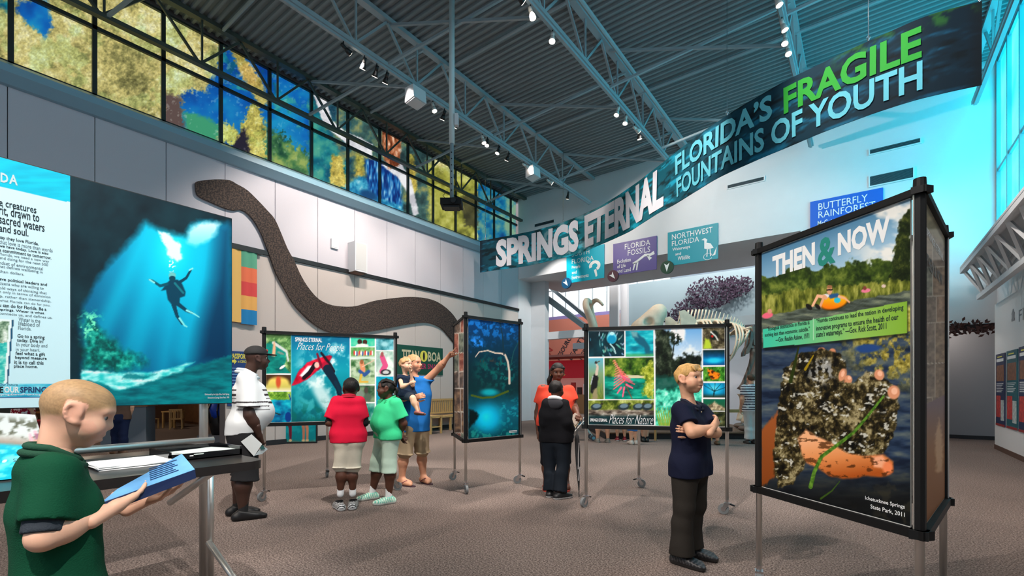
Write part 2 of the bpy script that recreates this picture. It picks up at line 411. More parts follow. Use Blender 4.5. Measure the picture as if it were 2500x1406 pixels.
# mural windows
WY = [1.27 + 1.055 * k for k in range(-8, 14)]
mw = MB()
for y in WY: mw.lohi((XL - 0.16, y - 0.035, 6.68), (XL - 0.04, y + 0.035, 8.92))
mw.lohi((XL - 0.16, WY[0], 6.66), (XL - 0.04, YB, 6.72)).lohi((XL - 0.16, WY[0], 7.9), (XL - 0.04, YB, 7.97)).lohi((XL - 0.16, WY[0], 8.86), (XL - 0.04, YB, 8.95))
window_1 = struct(mw.build('window_1', mat('window_frame_dark', (46, 52, 50), 0.5), org=(XL, 0, 6.7)))
Ya, Yz = 0.1, 15.4
cor = [proj((XL, Ya, 8.95)), proj((XL, Yz, 8.95)), proj((XL, Yz, 6.7)), proj((XL, Ya, 6.7))]
msheet = Sheet((XL - 0.1, Ya, 6.7), (0, Yz - Ya, 0), (0, 0, 2.25), cor)
def paint_mural(p):
    n1 = p.n(60, 1); n2 = p.n(22, 2, 4); n3 = p.n(9, 5, 3)
    t = np.clip(n1 * 0.4 + n2 * 0.32 + n3 * 0.18 + p.n(3.5, 6, 2) * .14 - .02, 0, 1)
    algae = p.ramp(t, [(0.26, (84, 82, 46)), (0.38, (138, 134, 80)), (0.48, (188, 176, 108)), (0.58, (206, 198, 134)), (0.74, (232, 230, 190))]); gr = sst(.48, .62, p.n(48, 71))[:, None] * .55; algae = algae * (1 - gr) + algae * np.array([.84, .98, .94]) * gr
    algae = algae * (1.0 + 0.45 * (p.n(4, 77, 3) - .5))[:, None]
    p.c = algae.copy()
    blue = p.ramp(p.n(70, 9), [(0.25, (6, 60, 140)), (0.5, (10, 96, 176)), (0.75, (24, 140, 190))])
    teal = p.ramp(p.n(30, 12), [(0.3, (8, 84, 110)), (0.5, (20, 130, 140)), (0.7, (70, 170, 150))])
    green = p.ramp(n2, [(0.25, (24, 66, 50)), (0.5, (70, 120, 70)), (0.75, (150, 170, 90))])
    p.put(p.poly([(45, -5), (118, -5), (132, 60), (112, 84), (70, 50), (45, 25)], 5, 10), blue)
    p.put(p.poly([(0, -5), (30, -5), (30, 25), (0, 10)], 6, 6), teal)
    # water to the right of the algae bank
    p.put(p.poly([(446, 236), (470, 216), (510, 216), (540, 150), (560, 100), (780, 200), (860, 300), (860, 560), (540, 420), (448, 300)], 6, 16), blue)
    p.put(p.poly([(405, 220), (445, 235), (455, 300), (440, 330), (405, 300)], 5, 10), (92, 74, 70))
    p.put(p.poly([(452, 268), (500, 280), (540, 300), (540, 345), (460, 320)], 5, 8), (60, 150, 110))
    p.put(sst(.52, .68, p.n(26, 31)) * p.poly([(540, 110), (680, 160), (780, 240), (780, 330), (660, 280), (545, 230)], 10, 10) * .8, teal)
    p.put(p.poly([(562, 108), (588, 118), (640, 185), (662, 250), (640, 255), (600, 190)], 4, 8), algae * [0.95, 0.85, 0.7])
    p.put(p.poly([(615, 250), (632, 246), (655, 300), (656, 395), (600, 380), (575, 350), (540, 345), (540, 300), (560, 295), (590, 320)], 4, 14), algae * [1.0, 1.0, 0.8])
    p.put(p.poly([(592, 318), (606, 310), (614, 372), (570, 360)], 4, 8), (34, 28, 44))
    p.put(p.poly([(656, 310), (700, 330), (730, 360), (762, 372), (765, 450), (656, 402)], 6, 22), green)
    p.put(p.poly([(762, 210), (860, 260), (1060, 370), (1060, 560), (850, 480), (762, 440)], 8, 8) * 0.85, p.ramp(n2, [(0.25, (16, 40, 52)), (0.5, (40, 84, 90)), (0.75, (140, 140, 80))]))
    p.put(p.poly([(762, 230), (800, 300), (850, 400), (850, 470), (762, 430)], 6, 12) * .8, teal)
    for q in ([(815, 375), (842, 378), (852, 455), (808, 448)], [(875, 372), (894, 376), (892, 432), (872, 428)], [(1000, 372), (1016, 376), (1024, 460), (1000, 500)]):
        p.put(p.poly(q, 3, 6), algae * [1, .95, .7])
    p.put(p.poly([(850, 448), (885, 428), (940, 440), (990, 490), (985, 530), (930, 500), (850, 470)], 4, 4), p.ramp(n3, [(.3, (20, 110, 160)), (.6, (70, 170, 200)), (.9, (170, 220, 230))]))
    p.put(p.poly([(895, 385), (940, 390), (985, 430), (985, 500), (905, 470)], 4, 4), p.ramp(p.n(4, 8, 2, 18), [(.3, (10, 40, 110)), (.6, (30, 110, 180)), (.85, (150, 200, 225))]))
    p.put(p.ell(905, 475, 22, 12, 25, .4), (20, 70, 120))
    skin = p.ramp(n2, [(.3, (190, 190, 196)), (.6, (236, 236, 238))])
    p.put(p.poly([(765, 212), (800, 232), (815, 290), (850, 320), (880, 330), (915, 350), (912, 386), (870, 362), (830, 330), (795, 300)], 2, 3), skin)
    p.put(p.poly([(935, 400), (985, 395), (1010, 440), (1028, 520), (1015, 525), (1000, 470), (975, 430)], 2, 2), skin)
    p.put(p.poly([(938, 306), (975, 318), (985, 350), (980, 400), (955, 410), (938, 372)], 3, 5), p.ramp(p.n(5, 21, 3, 14), [(.3, (96, 44, 22)), (.55, (176, 104, 66)), (.8, (236, 198, 170))]))
    p.put(p.poly([(1045, 395), (1120, 425), (1170, 440), (1172, 600), (1055, 545)], 6, 10), p.ramp(n2, [(.2, (86, 88, 30)), (.5, (160, 160, 66)), (.8, (208, 206, 120))]))
    p.put(p.poly([(1128, 480), (1172, 470), (1180, 560), (1140, 550)], 4, 8) * .7, (40, 36, 30))
    p.put(p.poly([(1172, 430), (1270, 480), (1270, 600), (1172, 590)], 4, 8), p.ramp(p.n(24, 14), [(.25, (4, 60, 120)), (.5, (20, 110, 150)), (.75, (120, 160, 130))]))
    p.put(sst(.66, .74, n3) * sst(1150, 400, p.x) * sst(300, 420, p.x) * .25, (225, 235, 225))
for i in range(len(WY)):
    y0 = WY[i]; y1 = WY[i + 1] if i + 1 < len(WY) else YB
    u0 = (y0 + .035 - Ya) / (Yz - Ya); u1 = (y1 - .035 - Ya) / (Yz - Ya)
    n = 90 if 0 < y0 < 6.6 else 56 if y0 > 0 else 6
    for za, zb in ((6.72, 7.9), (7.97, 8.86)):
        msheet.graphic('pane', n, n, paint_mural, mat_attr('window_film', 0.25, emit=MURAL_E), window_1, u0, u1, (za - 6.7) / 2.25, (zb - 6.7) / 2.25, grade=False)

# ---- back wall with the wide gallery opening and the small passage on the right
XO0, XO1, ZO = XL + 0.02, -1.43, 5.75
PX0, PX1, PZ = 0.6, XR, 2.8
wb = MB()
wb.lohi((XL, YB, ZO), (XR, YB + 0.3, 9.0)).lohi((XO1, YB, PZ), (XR, YB + 0.3, ZO)).lohi((XO1, YB, 0), (PX0, YB + 0.3, PZ))
wb.lohi((XL, YB + 0.3, ZO), (XO1, YB + 3.4, ZO + 0.3)).lohi((XO1, YB + 0.3, 0), (XO1 + 0.2, YB + 8, ZO))
wall_back = struct(wb.build('wall_back', M_white, org=(0, YB, 0)))
struct(MB().lohi((XL, YB + 0.9, 0), (-10.5, YB + 1.2, ZO)).lohi((XL - .3, YB, 0), (XL, YB + 1.2, ZO)).build('wall_pier', M_white))
struct(MB().lohi((XO1, YB - 0.015, 0), (PX0, YB, 0.12)).build('baseboard_back', M_base))
# passage recess
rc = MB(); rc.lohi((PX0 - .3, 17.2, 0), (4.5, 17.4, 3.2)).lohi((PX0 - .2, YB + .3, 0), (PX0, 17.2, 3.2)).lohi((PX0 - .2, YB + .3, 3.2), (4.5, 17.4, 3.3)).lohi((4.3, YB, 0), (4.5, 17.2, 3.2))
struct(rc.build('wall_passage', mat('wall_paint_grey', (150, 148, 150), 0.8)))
struct(MB().lohi((PX0, 17.18, 0), (4.3, 17.2, 0.1)).build('baseboard_passage', M_base))

# ---- right wall with cyan glazing
wr = MB().lohi((XR, -8, 0), (XR + 0.3, YB, 4.4)).lohi((XR, -8, 8.9), (XR + .3, YB, 9.05))
struct(wr.build('wall_right', M_white, org=(XR, 0, 0)))
m = MB(); RY = [YB - 0.05 - 1.0 * k for k in range(0, 24)]
for y in RY: m.lohi((XR - 0.02, y - 0.04, 4.4), (XR + 0.14, y + 0.04, 8.95))
for z in (4.43, 6.35, 8.87): m.lohi((XR, RY[-1], z - .04), (XR + .12, YB, z + .04))
window_2 = struct(m.build('window_2', mat('mullion_paint', (120, 170, 180), 0.4), org=(XR, 0, 4.4)))
def glow(name, rgb, e):
    mm = bpy.data.materials.new(name); mm.use_nodes = True; nt = mm.node_tree; b = nt.nodes['Principled BSDF']
    n = nt.nodes.new('ShaderNodeTexNoise'); n.inputs['Scale'].default_value = 0.9; n.inputs['Detail'].default_value = 2
    cr = nt.nodes.new('ShaderNodeValToRGB'); el = cr.color_ramp.elements
    el[0].position = .3; el[0].color = tuple(lin(rgb) * .75) + (1,); el[1].position = .75; el[1].color = tuple(np.minimum(lin(rgb) * 1.2 + .04, 1.5)) + (1,)
    tc = nt.nodes.new('ShaderNodeTexCoord'); nt.links.new(tc.outputs['Object'], n.inputs['Vector']); nt.links.new(n.outputs['Fac'], cr.inputs[0])
    nt.links.new(cr.outputs[0], b.inputs['Emission Color']); b.inputs['Emission Strength'].default_value = e
    b.inputs['Base Color'].default_value = (0.02, .05, .06, 1); b.inputs['Roughness'].default_value = .15
    return mm
G_c = glow('cyan_window_film', (0, 205, 232), CYAN_E); G_w = glow('daylight_window_glass', (190, 222, 240), 1.6)
for i in range(len(RY) - 1):
    for za, zb in ((4.47, 6.31), (6.39, 8.83)):
        MB().lohi((XR + .05, RY[i + 1] + .04, za), (XR + .07, RY[i] - .04, zb)).build('pane', G_c if RY[i] > 9.5 else G_w, window_2)

# ---- ceiling joists, tracks and bracing
JX = [-10.85, -7.85, -4.55, -1.16, 2.05]
JL = ['steel roof joist in front of the mural windows', 'pale steel roof joist nearest the mural windows over the hall', 'pale steel roof joist over the middle of the hall',
      'pale steel roof joist above the green FRAGILE lettering', 'pale steel roof joist along the cyan windows']
ZT, ZBm = 8.86, 7.92
M_dk = mat('silhouette_dark_steel', (72, 78, 70), .5, noise=.05, nscale=4); M_st0 = M_steel  # same steel paint, darkened in colour for its silhouette against the bright windows
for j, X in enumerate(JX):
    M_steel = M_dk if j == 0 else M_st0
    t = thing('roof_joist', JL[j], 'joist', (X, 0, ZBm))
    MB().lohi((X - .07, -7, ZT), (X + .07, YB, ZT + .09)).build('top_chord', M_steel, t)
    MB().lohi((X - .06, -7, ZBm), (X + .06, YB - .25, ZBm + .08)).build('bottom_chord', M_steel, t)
    y = 2.33 - 1.55 * 5; k = 0
    while y < YB - 1.2:
        a = (X, y, ZBm + .04); 
        MB().beam(a, (X, y - .775, ZT), .045, .045).build('web_bar', M_steel, t)
        MB().beam(a, (X, y + .775, ZT), .045, .045).build('web_bar', M_steel, t)
        MB().beam((X, y + .04, ZBm + .04), (X, y + .04, ZT), .035, .035).build('web_bar', M_steel, t)
        y += 1.55
for j in range(4):
    for k, y in enumerate((2.4, 6.2, 9.6, 12.9)):
        t = thing('cross_bracing', 'crossed thin steel braces, %s from the back wall, in the %s joist gap' % (['fourth', 'third', 'second', 'first'][k], ['first', 'second', 'third', 'fourth'][j]), 'brace', ((JX[j] + JX[j + 1]) / 2, y, ZBm), 'roof bracing')
        MB().beam((JX[j], y, ZBm + .05), (JX[j + 1], y + 1.0, ZT), .05, .05).build('brace_bar', M_steel, t)
        MB().beam((JX[j], y + .1, ZT), (JX[j + 1], y + .9, ZBm + .05), .05, .05).build('brace_bar', M_steel, t)
for i, (y, lab) in enumerate(((4.3, 'slim white conduit under the roof deck nearer the front of the hall'), (8.0, 'slim white conduit across the roof deck in mid hall'), (11.6, 'slim white conduit across the roof deck near the banner'), (14.6, 'slim white conduit under the roof deck beside the back wall'))):
    tag(MB().cyl((XL + .4, y, 8.88), (XR - .4, y, 8.88), .035, n=8).build('conduit', M_steel), lab, 'pipe')
tag(MB().tube([(-4.1, -5, 8.35), (-4.1, YB - .3, 8.35)], .045).build('sprinkler_pipe', M_steel), 'long pale pipe beside the middle roof joist', 'pipe')

# track lamps
def spot(parent, loc, aim, power, rgb, ang, blend=.5, size=.05):
    l = bpy.data.lights.new('lamp_light', 'SPOT'); l.energy = power; l.color = rgb; l.spot_size = math.radians(ang); l.spot_blend = blend; l.shadow_soft_size = size
    o = bpy.data.objects.new('lamp_light', l); COL.objects.link(o); o.parent = parent
    o.location = tuple(np.asarray(loc) - WO[parent]); d = Vector(tuple(np.asarray(aim, float) - np.asarray(loc, float)))
    o.rotation_euler = d.to_track_quat('-Z', 'Y').to_euler()
    return o
M_bulb = mat('lamp_glow', (255, 236, 214), emit=14.0)
M_lampw = mat('lamp_white', (214, 210, 205), .4)
ORD = ['first', 'second', 'third', 'fourth', 'fifth', 'sixth', 'seventh', 'eighth', 'ninth', 'tenth', 'eleventh', 'twelfth', 'thirteenth', 'fourteenth', 'fifteenth']
def track_lamp(top, aim, label, group, black=True, power=LAMP_W, ang=62, rgb=(1.0, .88, .78), light=True):
    top = np.asarray(top, float); t = thing('track_lamp', label, 'lamp', top - [0, 0, .25], group)
    d = nrm(np.asarray(aim, float) - top); piv = top - [0, 0, .09]
    MB().cyl(top, piv, .012, n=6).build('stem', M_black, t)
    b0 = piv - d * .05; b1 = piv + d * .16
    mh = M_black if black else M_lampw
    MB().cyl(b0, b0 + d * .1, .032, .036, 10).cyl(b0 + d * .1, b1, .036, .062, 10).build('lamp_head', mh, t, True)
    MB().cyl(b1 - d * .005, b1 + d * .004, .054, n=12).build('bulb', M_bulb, t)
    if light: spot(t, b1 + d * .03, aim, power, rgb, ang)
tr = [(JX[1], [(890, 152, 'w'), (920, 172, 'w'), (945, 187, 'w'), (1057, 258, 'k'), (1085, 278, 'w'), (1116, 292, 'w'), (1178, 335, 'k'), (1190, 342, 'f'), (1218, 360, 'f'), (1242, 371, 'w'), (1279, 398, 'b'), (1338, 434, 'b')], 'beside the mural windows'),
      (JX[2], [(1295, 30, 'k'), (1349, 97, 'f'), (1509, 262, 'f'), (1528, 276, 'f'), (1549, 308, 'b')], 'over the middle of the hall'),
      (JX[3], [(1871, 20, 'f'), (1895, 47, 'k'), (1909, 93, 'k'), (1917, 133, 'f'), (1923, 172, 'f')], 'above the green FRAGILE lettering')]
for ti, (X, ls, where) in enumerate(tr):
    lo = [-6.5, -6.5, -6.5][ti]
    tag(MB().lohi((X - .03, lo, ZBm - .05), (X + .03, YB - .3, ZBm)).build('light_track', M_steel), 'white lighting track under the roof joist ' + where, 'light track')
    for i, (px, py, k) in enumerate(ls):
        P = atX(px, py - 12, X); P[2] = ZBm - .05; y = P[1]
        aim = {'w': (XL, y + .6, 3.0), 'f': (X + 1.2 * math.sin(i * 2.1), y - 2.5, 0), 'k': (X + 2.2, y + .3, 0.6), 'b': (X + 2.5, YB, 5.5)}[k]; pw_ = {'w': .72, 'f': .9, 'k': 1.0, 'b': 1.05}[k] * LAMP_W; an_ = {'w': 88, 'b': 95}.get(k, 66)
        track_lamp(P, aim, ORD[i] + ' spot lamp from the front on the track ' + where, 'track lamps', black=(k in 'wf' and ti == 0), power=pw_, ang=an_)
# added lamps that brighten the displays, banner, two boys, skeleton and pier
ADDED_LAMPS = [(JX[4], .0, (-3.6, .45, 1.9), 1150, 24, 'aimed at the text column of the diver board'), (JX[4], 1.0, (-3.6, 1.2, 1.9), 1300, 24, 'aimed at the diver photograph'), (JX[3], 1.0, (-5.35, 3.4, 1.5), 2300, 24, 'aimed at the Places for People kiosk'),
      (JX[3], 4.3, (-4.0, 4.95, 1.5), 2000, 26, 'aimed at the forest spring kiosk'), (JX[3], -.5, (-1.85, 5.1, 1.5), 1800, 22, 'aimed at the Places for Nature kiosk'), (JX[2], -1.5, (-.2, 3.2, 1.5), 1500, 24, 'aimed at the THEN & NOW kiosk'), (JX[4], -1.0, (-1.0, 3.7, 1.0), 700, 24, 'aimed at the boy in navy'), (JX[4], -1.5, (-2.0, .45, 1.1), 2600, 18, 'aimed at the reading boy'),
      (JX[2], 6.2, (-3.0, 11.0, 5.6), 900, 46, 'aimed at the middle of the banner'), (JX[3], 5.2, (.4, 8.6, 5.8), 700, 50, 'aimed at the green word on the banner'), (JX[1], 5.2, (-8.6, 12.0, 5.8), 900, 40, 'aimed at the banner beginning'), (JX[2], 11.4, (-4.2, 13.2, 2.4), 500, 60, 'aimed at the mammoth skeleton'), (JX[1], 13.6, (-10.8, 16.3, 2.6), 900, 44, 'aimed at the white pier of the opening')]
tag(MB().lohi((JX[4] - .03, -6.5, ZBm - .05), (JX[4] + .03, YB - .3, ZBm)).build('light_track', M_steel), 'added white lighting track under the roof joist along the cyan windows', 'light track')  # track added to carry the lamps that brighten the displays
for X, y, aim, pw, an, w in ADDED_LAMPS:
    track_lamp((X, y, ZBm - .05), aim, 'added spot lamp ' + w, 'added lamps', power=pw, ang=an, rgb=(1, .92, .85))
for ti, (X, ys) in enumerate(((JX[1], (-4, .5)), (JX[2], (-5, -3)), (JX[3], (-5, -3)))):  # more lamps added out of view to brighten the hall
    for i, y in enumerate(ys):
        track_lamp((X, y, ZBm - .05), (X, y + 4.5, .8), ['farther', 'nearer'][i] + ' added floor lamp over the unseen front end of the track ' + tr[ti][2], 'added front end lamps', power=LAMP_W * 1.2, ang=75)

# ================================================================ printed graphics
def foliage(p, sc, seed, dark, mid, light):
    t = p.n(sc, seed, 5) * .7 + p.n(sc * .25, seed + 7, 3) * .3
    return p.ramp(t, [(.28, dark), (.5, mid), (.72, light)])
def water(p, sx, sy, seed, a, b, c):
    return p.ramp(p.n(sx, seed, 4, sy), [(.25, a), (.5, b), (.78, c)])

def paint_then_now(p):
    x, y = p.x, p.y
    p.c = p.ramp(y + .36 * (x - 2040), [(500, (84, 108, 120)), (560, (92, 132, 160)), (640, (150, 180, 200)), (700, (190, 204, 212))])
    p.put(sst(.42, .66, p.n(70, 3, 4, 34)) * sst(2040, 2180, x), (226, 226, 222))
    ln = 690 - .13 * (x - 1840) + 26 * (p.n(24, 5) - .5) * 2
    trees = foliage(p, 26, 11, (24, 36, 16), (62, 78, 34), (118, 130, 66))
    p.put(sst(-3, 4, y - (ln - 18)), trees)
    p.put(p.poly([(2196, 640), (2206, 570), (2222, 525), (2250, 495), (2250, 700), (2190, 690)], 3, 14, 8, 14), foliage(p, 14, 19, (18, 26, 10), (40, 50, 22), (90, 96, 50)))
    rl = 742 - .11 * (x - 1840) + 14 * (p.n(16, 9) - .5) * 2
    p.put(sst(-2, 5, y - (rl - 24)), p.ramp(p.n(9, 23, 4, 22), [(.25, (58, 66, 26)), (.5, (108, 114, 52)), (.75, (164, 164, 96))]))
    wl_ = 772 - .17 * (x - 1840) + 5 * (p.n(20, 29) - .5) * 2
    p.put(sst(-1, 3, y - wl_), water(p, 40, 6, 31, (54, 60, 52), (84, 92, 86), (132, 138, 118)))
    p.put(sst(0, 10, y - (772 - .14 * (x - 1985))) * sst(2060, 2110, x), p.ramp(p.n(10, 33, 4, 5), [(.2, (120, 122, 44)), (.5, (176, 172, 92)), (.8, (220, 214, 150))]))
    # bather on the tube
    p.put(p.ell(2037, 739, 37, 16, -13), (70, 52, 20)); p.put(p.ell(2036, 736, 37, 16, -13), p.ramp(y, [(722, (246, 190, 40)), (752, (222, 120, 10))]))
    p.put(p.ell(2045, 731, 9, 7, -10), (70, 180, 200)); p.put(p.poly([(2016, 718), (2046, 714), (2054, 722), (2026, 728)], 2), (46, 86, 130))
    p.put(p.ell(2013, 722, 10, 5, -10), (225, 225, 225)); p.put(p.ell(2024, 708, 7.5, 10.5, 5), (206, 160, 128)); p.put(p.ell(2024, 699, 7.5, 4, 0), (150, 110, 80)); p.put(p.line([(2017, 707), (2031, 706)], 3.5), (30, 24, 24))
    p.put(p.line([(2010, 724), (1992, 722), (1978, 746)], 9, 6), (226, 178, 148)); p.put(p.line([(2014, 726), (2010, 722), (1998, 748)], 9, 6), (214, 164, 134))
    p.put(p.line([(2050, 722), (2066, 726), (2078, 735)], 7, 4), (222, 174, 142))
    p.put(p.ell(1968, 749, 10, 6, 35), (26, 24, 24)); p.put(p.ell(1992, 748, 9, 5, 35), (30, 26, 26))
    p.put(p.ell(1856, 772, 15, 7, -12), (214, 110, 130)); p.put(p.ell(1862, 762, 6, 6), (200, 150, 128)); p.put(p.ell(2123, 706, 13, 5, -8), (214, 130, 150)); p.put(p.ell(2120, 700, 5, 5), (120, 70, 60)); p.put(p.ell(2172, 694, 6, 4), (210, 190, 180))
    # lower photograph
    low = sst(-1, 1, y - (852 - .123 * (x - 1842)))
    p.clip = low
    p.put(np.ones(len(x)), water(p, 60, 16, 41, (26, 36, 54), (52, 66, 86), (96, 104, 104)))
    p.put(sst(2060, 2200, x + .6 * (940 - y)) * sst(980, 880, y) * sst(.36, .6, p.n(16, 43)), p.ramp(p.n(7, 44), [(.2, (90, 84, 36)), (.6, (166, 154, 86)), (.9, (206, 196, 130))]))
    p.put(p.ell(2128, 846, 36, 10, -4, .3), (44, 72, 120)); p.put(p.ell(1960, 856, 26, 10, -6, .4), (52, 72, 104))
    p.put(sst(1090, 1230, y) * .8, (18, 17, 14)); p.put(sst(2040, 2220, x) * sst(1080, 1200, y) * .4 * sst(.5, .6, p.n(22, 47)), (70, 66, 52))
    p.put(p.poly([(1838, 1048), (1868, 1020), (1884, 1000), (1878, 1080), (1890, 1150), (1838, 1190)], 3, 4), p.ramp(y, [(1000, (150, 92, 56)), (1190, (126, 72, 38))]))
    for (cx, cy, rx, ry, ro) in ((1938, 878, 8, 15, 20), (2002, 852, 10, 6, 0), (2032, 856, 9, 8, 0), (2058, 912, 12, 20, 18), (2074, 925, 11, 12, 30)):
        p.put(p.ell(cx, cy, rx, ry, ro), (196, 140, 110))
    muck = p.poly([(1888, 960), (1900, 900), (1930, 880), (1952, 860), (2000, 852), (2050, 858), (2068, 880), (2060, 930), (2090, 926), (2130, 902), (2165, 910), (2200, 940), (2216, 985), (2206, 1040), (2176, 1100), (2120, 1110), (2040, 1100), (1960, 1130), (1925, 1180), (1885, 1190), (1868, 1120), (1880, 1040)], 2, 9, 51, 18)
    rd = 1 - np.abs(2 * p.n(20, 53, 3) - 1) ; t = .30 * p.n(30, 59, 3) + .22 * rd + .30 * p.n(8, 54, 3) + .16 * p.n(3, 56, 2)
    p.put(muck, p.ramp(t, [(.38, (8, 7, 5)), (.48, (26, 23, 14)), (.58, (66, 58, 36)), (.70, (160, 150, 118))]))
    p.put(muck * sst(.56, .64, p.n(24, 57, 3, 12)) * sst(.50, .66, p.n(8, 58, 2, 5)) * .85, (214, 214, 206))
    p.put(p.ell(2002, 905, 38, 30, -10, .5) * sst(.45, .62, p.n(9, 61, 3)) * .7, (206, 208, 208))
    for (cx, cy, rx, ry, ro) in ((2058, 912, 9, 16, 18), (2076, 922, 10, 9, 30), (2160, 910, 14, 13, 30), (2200, 952, 17, 17, 0)):
        p.put(p.ell(cx, cy, rx, ry, ro), (206, 150, 120)); p.put(p.ell(cx + 2, cy - 3, rx * .5, ry * .5, ro), (232, 186, 160))
    palm = p.poly([(1938, 1068), (1960, 1046), (1985, 1060), (2030, 1078), (2075, 1104), (2120, 1108), (2172, 1106), (2198, 1122), (2198, 1148), (2180, 1160), (2130, 1158), (2080, 1166), (2030, 1162), (1990, 1140), (1962, 1128), (1946, 1105)], 3, 3, 63, 20)
    p.put(palm, p.ramp(y + .12 * (x - 2070), [(1060, (232, 178, 140)), (1110, (214, 146, 98)), (1160, (160, 88, 44))]))
    p.put(p.poly([(2142, 1112), (2168, 1108), (2182, 1122), (2176, 1140), (2146, 1136)], 3), (236, 172, 140)); p.put(p.ell(2184, 1138, 14, 16, 0, .4), (226, 140, 100))
    p.put(palm * sst(.58, .66, p.n(22, 66, 4, 8)) * .7, (62, 38, 18))
    p.put(p.line([(1972, 1186), (1982, 1150), (2002, 1112), (2050, 1080), (2090, 1052), (2130, 1010), (2172, 962)], 11, 6), p.ramp(p.n(6, 68), [(.3, (58, 92, 34)), (.7, (112, 148, 66))]))
    p.put(p.line([(2000, 1215), (2030, 1196), (2052, 1172)], 5, 2), (62, 84, 36)); p.put(p.line([(1918, 930), (1934, 870), (1940, 845)], 10, 3), (46, 56, 20)); p.put(p.line([(1958, 900), (1980, 866)], 7, 3), (150, 130, 40))
    p.clip = 1.0
    # quotation strip
    q = p.poly([(1843, 806), (2235, 729), (2236, 806), (1845, 851)])
    p.put(p.poly([(1848, 812), (2239, 734), (2240, 812), (1848, 857)], 2) * .6, (20, 24, 14))
    p.put(q, p.ramp(x, [(1843, (78, 186, 160)), (1960, (112, 186, 142)), (2100, (146, 184, 104)), (2236, (132, 168, 72))]))
    p.put(p.line([(1980, 776), (1980, 828)], 1.6), (196, 216, 196))

def paint_cave(p):
    x, y = p.x, p.y
    p.c = p.ramp(p.n(60, 3), [(.2, (14, 34, 42)), (.8, (26, 54, 62))])
    cone = p.poly([(356, 539), (385, 556), (457, 580), (460, 556), (484, 542), (552, 548), (562, 560), (562, 992), (186, 992), (192, 914), (198, 850), (184, 780), (196, 740), (240, 668), (300, 598)], 10, 8, 5, 26)
    dist = np.hypot((x - 420) * .9, (y - 610) * .62)
    glow_ = p.ramp(dist, [(0, (96, 232, 246)), (40, (20, 196, 224)), (110, (4, 150, 184)), (190, (4, 106, 140)), (300, (6, 74, 104))])
    p.put(cone, glow_)
    for a, b, w, al in (((360, 560), (230, 830), 26, .35), ((400, 590), (310, 880), 30, .3), ((500, 570), (452, 860), 34, .28), ((440, 640), (390, 900), 18, .22)):
        p.put(cone * p.line([a, b], w * .5, w * 1.8, 18) * al, (40, 205, 230))
    p.put(cone * p.poly([(536, 560), (566, 545), (566, 900), (470, 890), (486, 800), (520, 680)], 26) * .85, p.ramp(y, [(550, (8, 60, 88)), (880, (6, 44, 72))]))
    p.put(p.poly([(196, 760), (240, 800), (290, 850), (350, 880), (300, 905), (196, 900)], 12, 16, 6, 20) * .8, p.ramp(p.n(10, 7), [(.3, (6, 70, 60)), (.55, (20, 130, 110)), (.8, (90, 200, 170))]))
    p.put(sst(.56, .68, p.n(8, 8)) * p.ell(212, 790, 30, 34, 30, .5), (130, 226, 190))
    # white surface light
    p.put(p.poly([(386, 560), (410, 568), (428, 590), (438, 592), (444, 632), (430, 638), (407, 622), (405, 602), (392, 580)], 3, 5, 9, 8), (226, 246, 246))
    p.put(p.poly([(457, 566), (466, 556), (481, 546), (510, 543), (534, 546), (528, 572), (505, 590), (476, 602), (457, 592)], 7, 5, 10, 10), p.ramp(y, [(545, (214, 240, 244)), (605, (120, 220, 236))]))
    p.put(sst(.66, .72, p.n(4, 13, 2)) * p.ell(417, 645, 9, 26, 0, .5), (220, 250, 250))
    # sand
    p.put(p.poly([(188, 906), (230, 900), (300, 908), (352, 918), (420, 905), (562, 868), (562, 992), (180, 992)], 3, 4, 14), p.ramp(p.n(40, 15, 4, 10), [(.2, (8, 86, 96)), (.7, (18, 132, 138))]))
    p.put(p.poly([(190, 902), (240, 902), (300, 910), (370, 906), (470, 884), (440, 905), (380, 922), (330, 940), (282, 952), (262, 944), (240, 930), (190, 925)], 3, 5, 16, 16), p.ramp(p.n(22, 17, 4, 8), [(.25, (60, 190, 190)), (.55, (150, 228, 226)), (.8, (232, 248, 246))]))
    p.put(p.poly([(300, 909), (352, 915), (376, 910), (340, 925), (290, 922)], 3, 3) * .8, (10, 110, 118))
    p.put(sst(985, 930, y + (x - 562) * .1) * 0.0, (0, 0, 0))
    # diver
    dk = (10, 66, 86)
    p.put(p.poly([(404, 690), (414, 680), (432, 682), (442, 692), (450, 712), (448, 722), (436, 726), (434, 745), (418, 746), (406, 730), (402, 706), (390, 708)], 1.5), dk)
    p.put(p.ell(418, 671, 9, 8), (120, 190, 190)); p.put(p.ell(418, 678, 8, 6), (16, 70, 84))
    p.put(p.line([(405, 692), (388, 696), (368, 682), (362, 680)], 8, 4), (20, 84, 100)); p.put(p.line([(436, 688), (452, 678), (464, 658)], 8, 5), dk)
    p.put(p.line([(362, 680), (374, 688)], 4), (150, 220, 220)); p.put(p.line([(460, 659), (468, 655)], 4), (150, 220, 220))
    p.put(p.line([(420, 742), (428, 770), (440, 790)], 11, 5), dk); p.put(p.line([(432, 742), (452, 758), (466, 764)], 10, 5), dk)
    p.put(p.line([(434, 776), (446, 794), (452, 797)], 5, 3), (140, 220, 220)); p.put(p.line([(452, 757), (470, 766), (482, 774)], 5, 2), (150, 226, 226))
    p.put(p.line([(424, 690), (444, 714)], 5), (40, 120, 130))

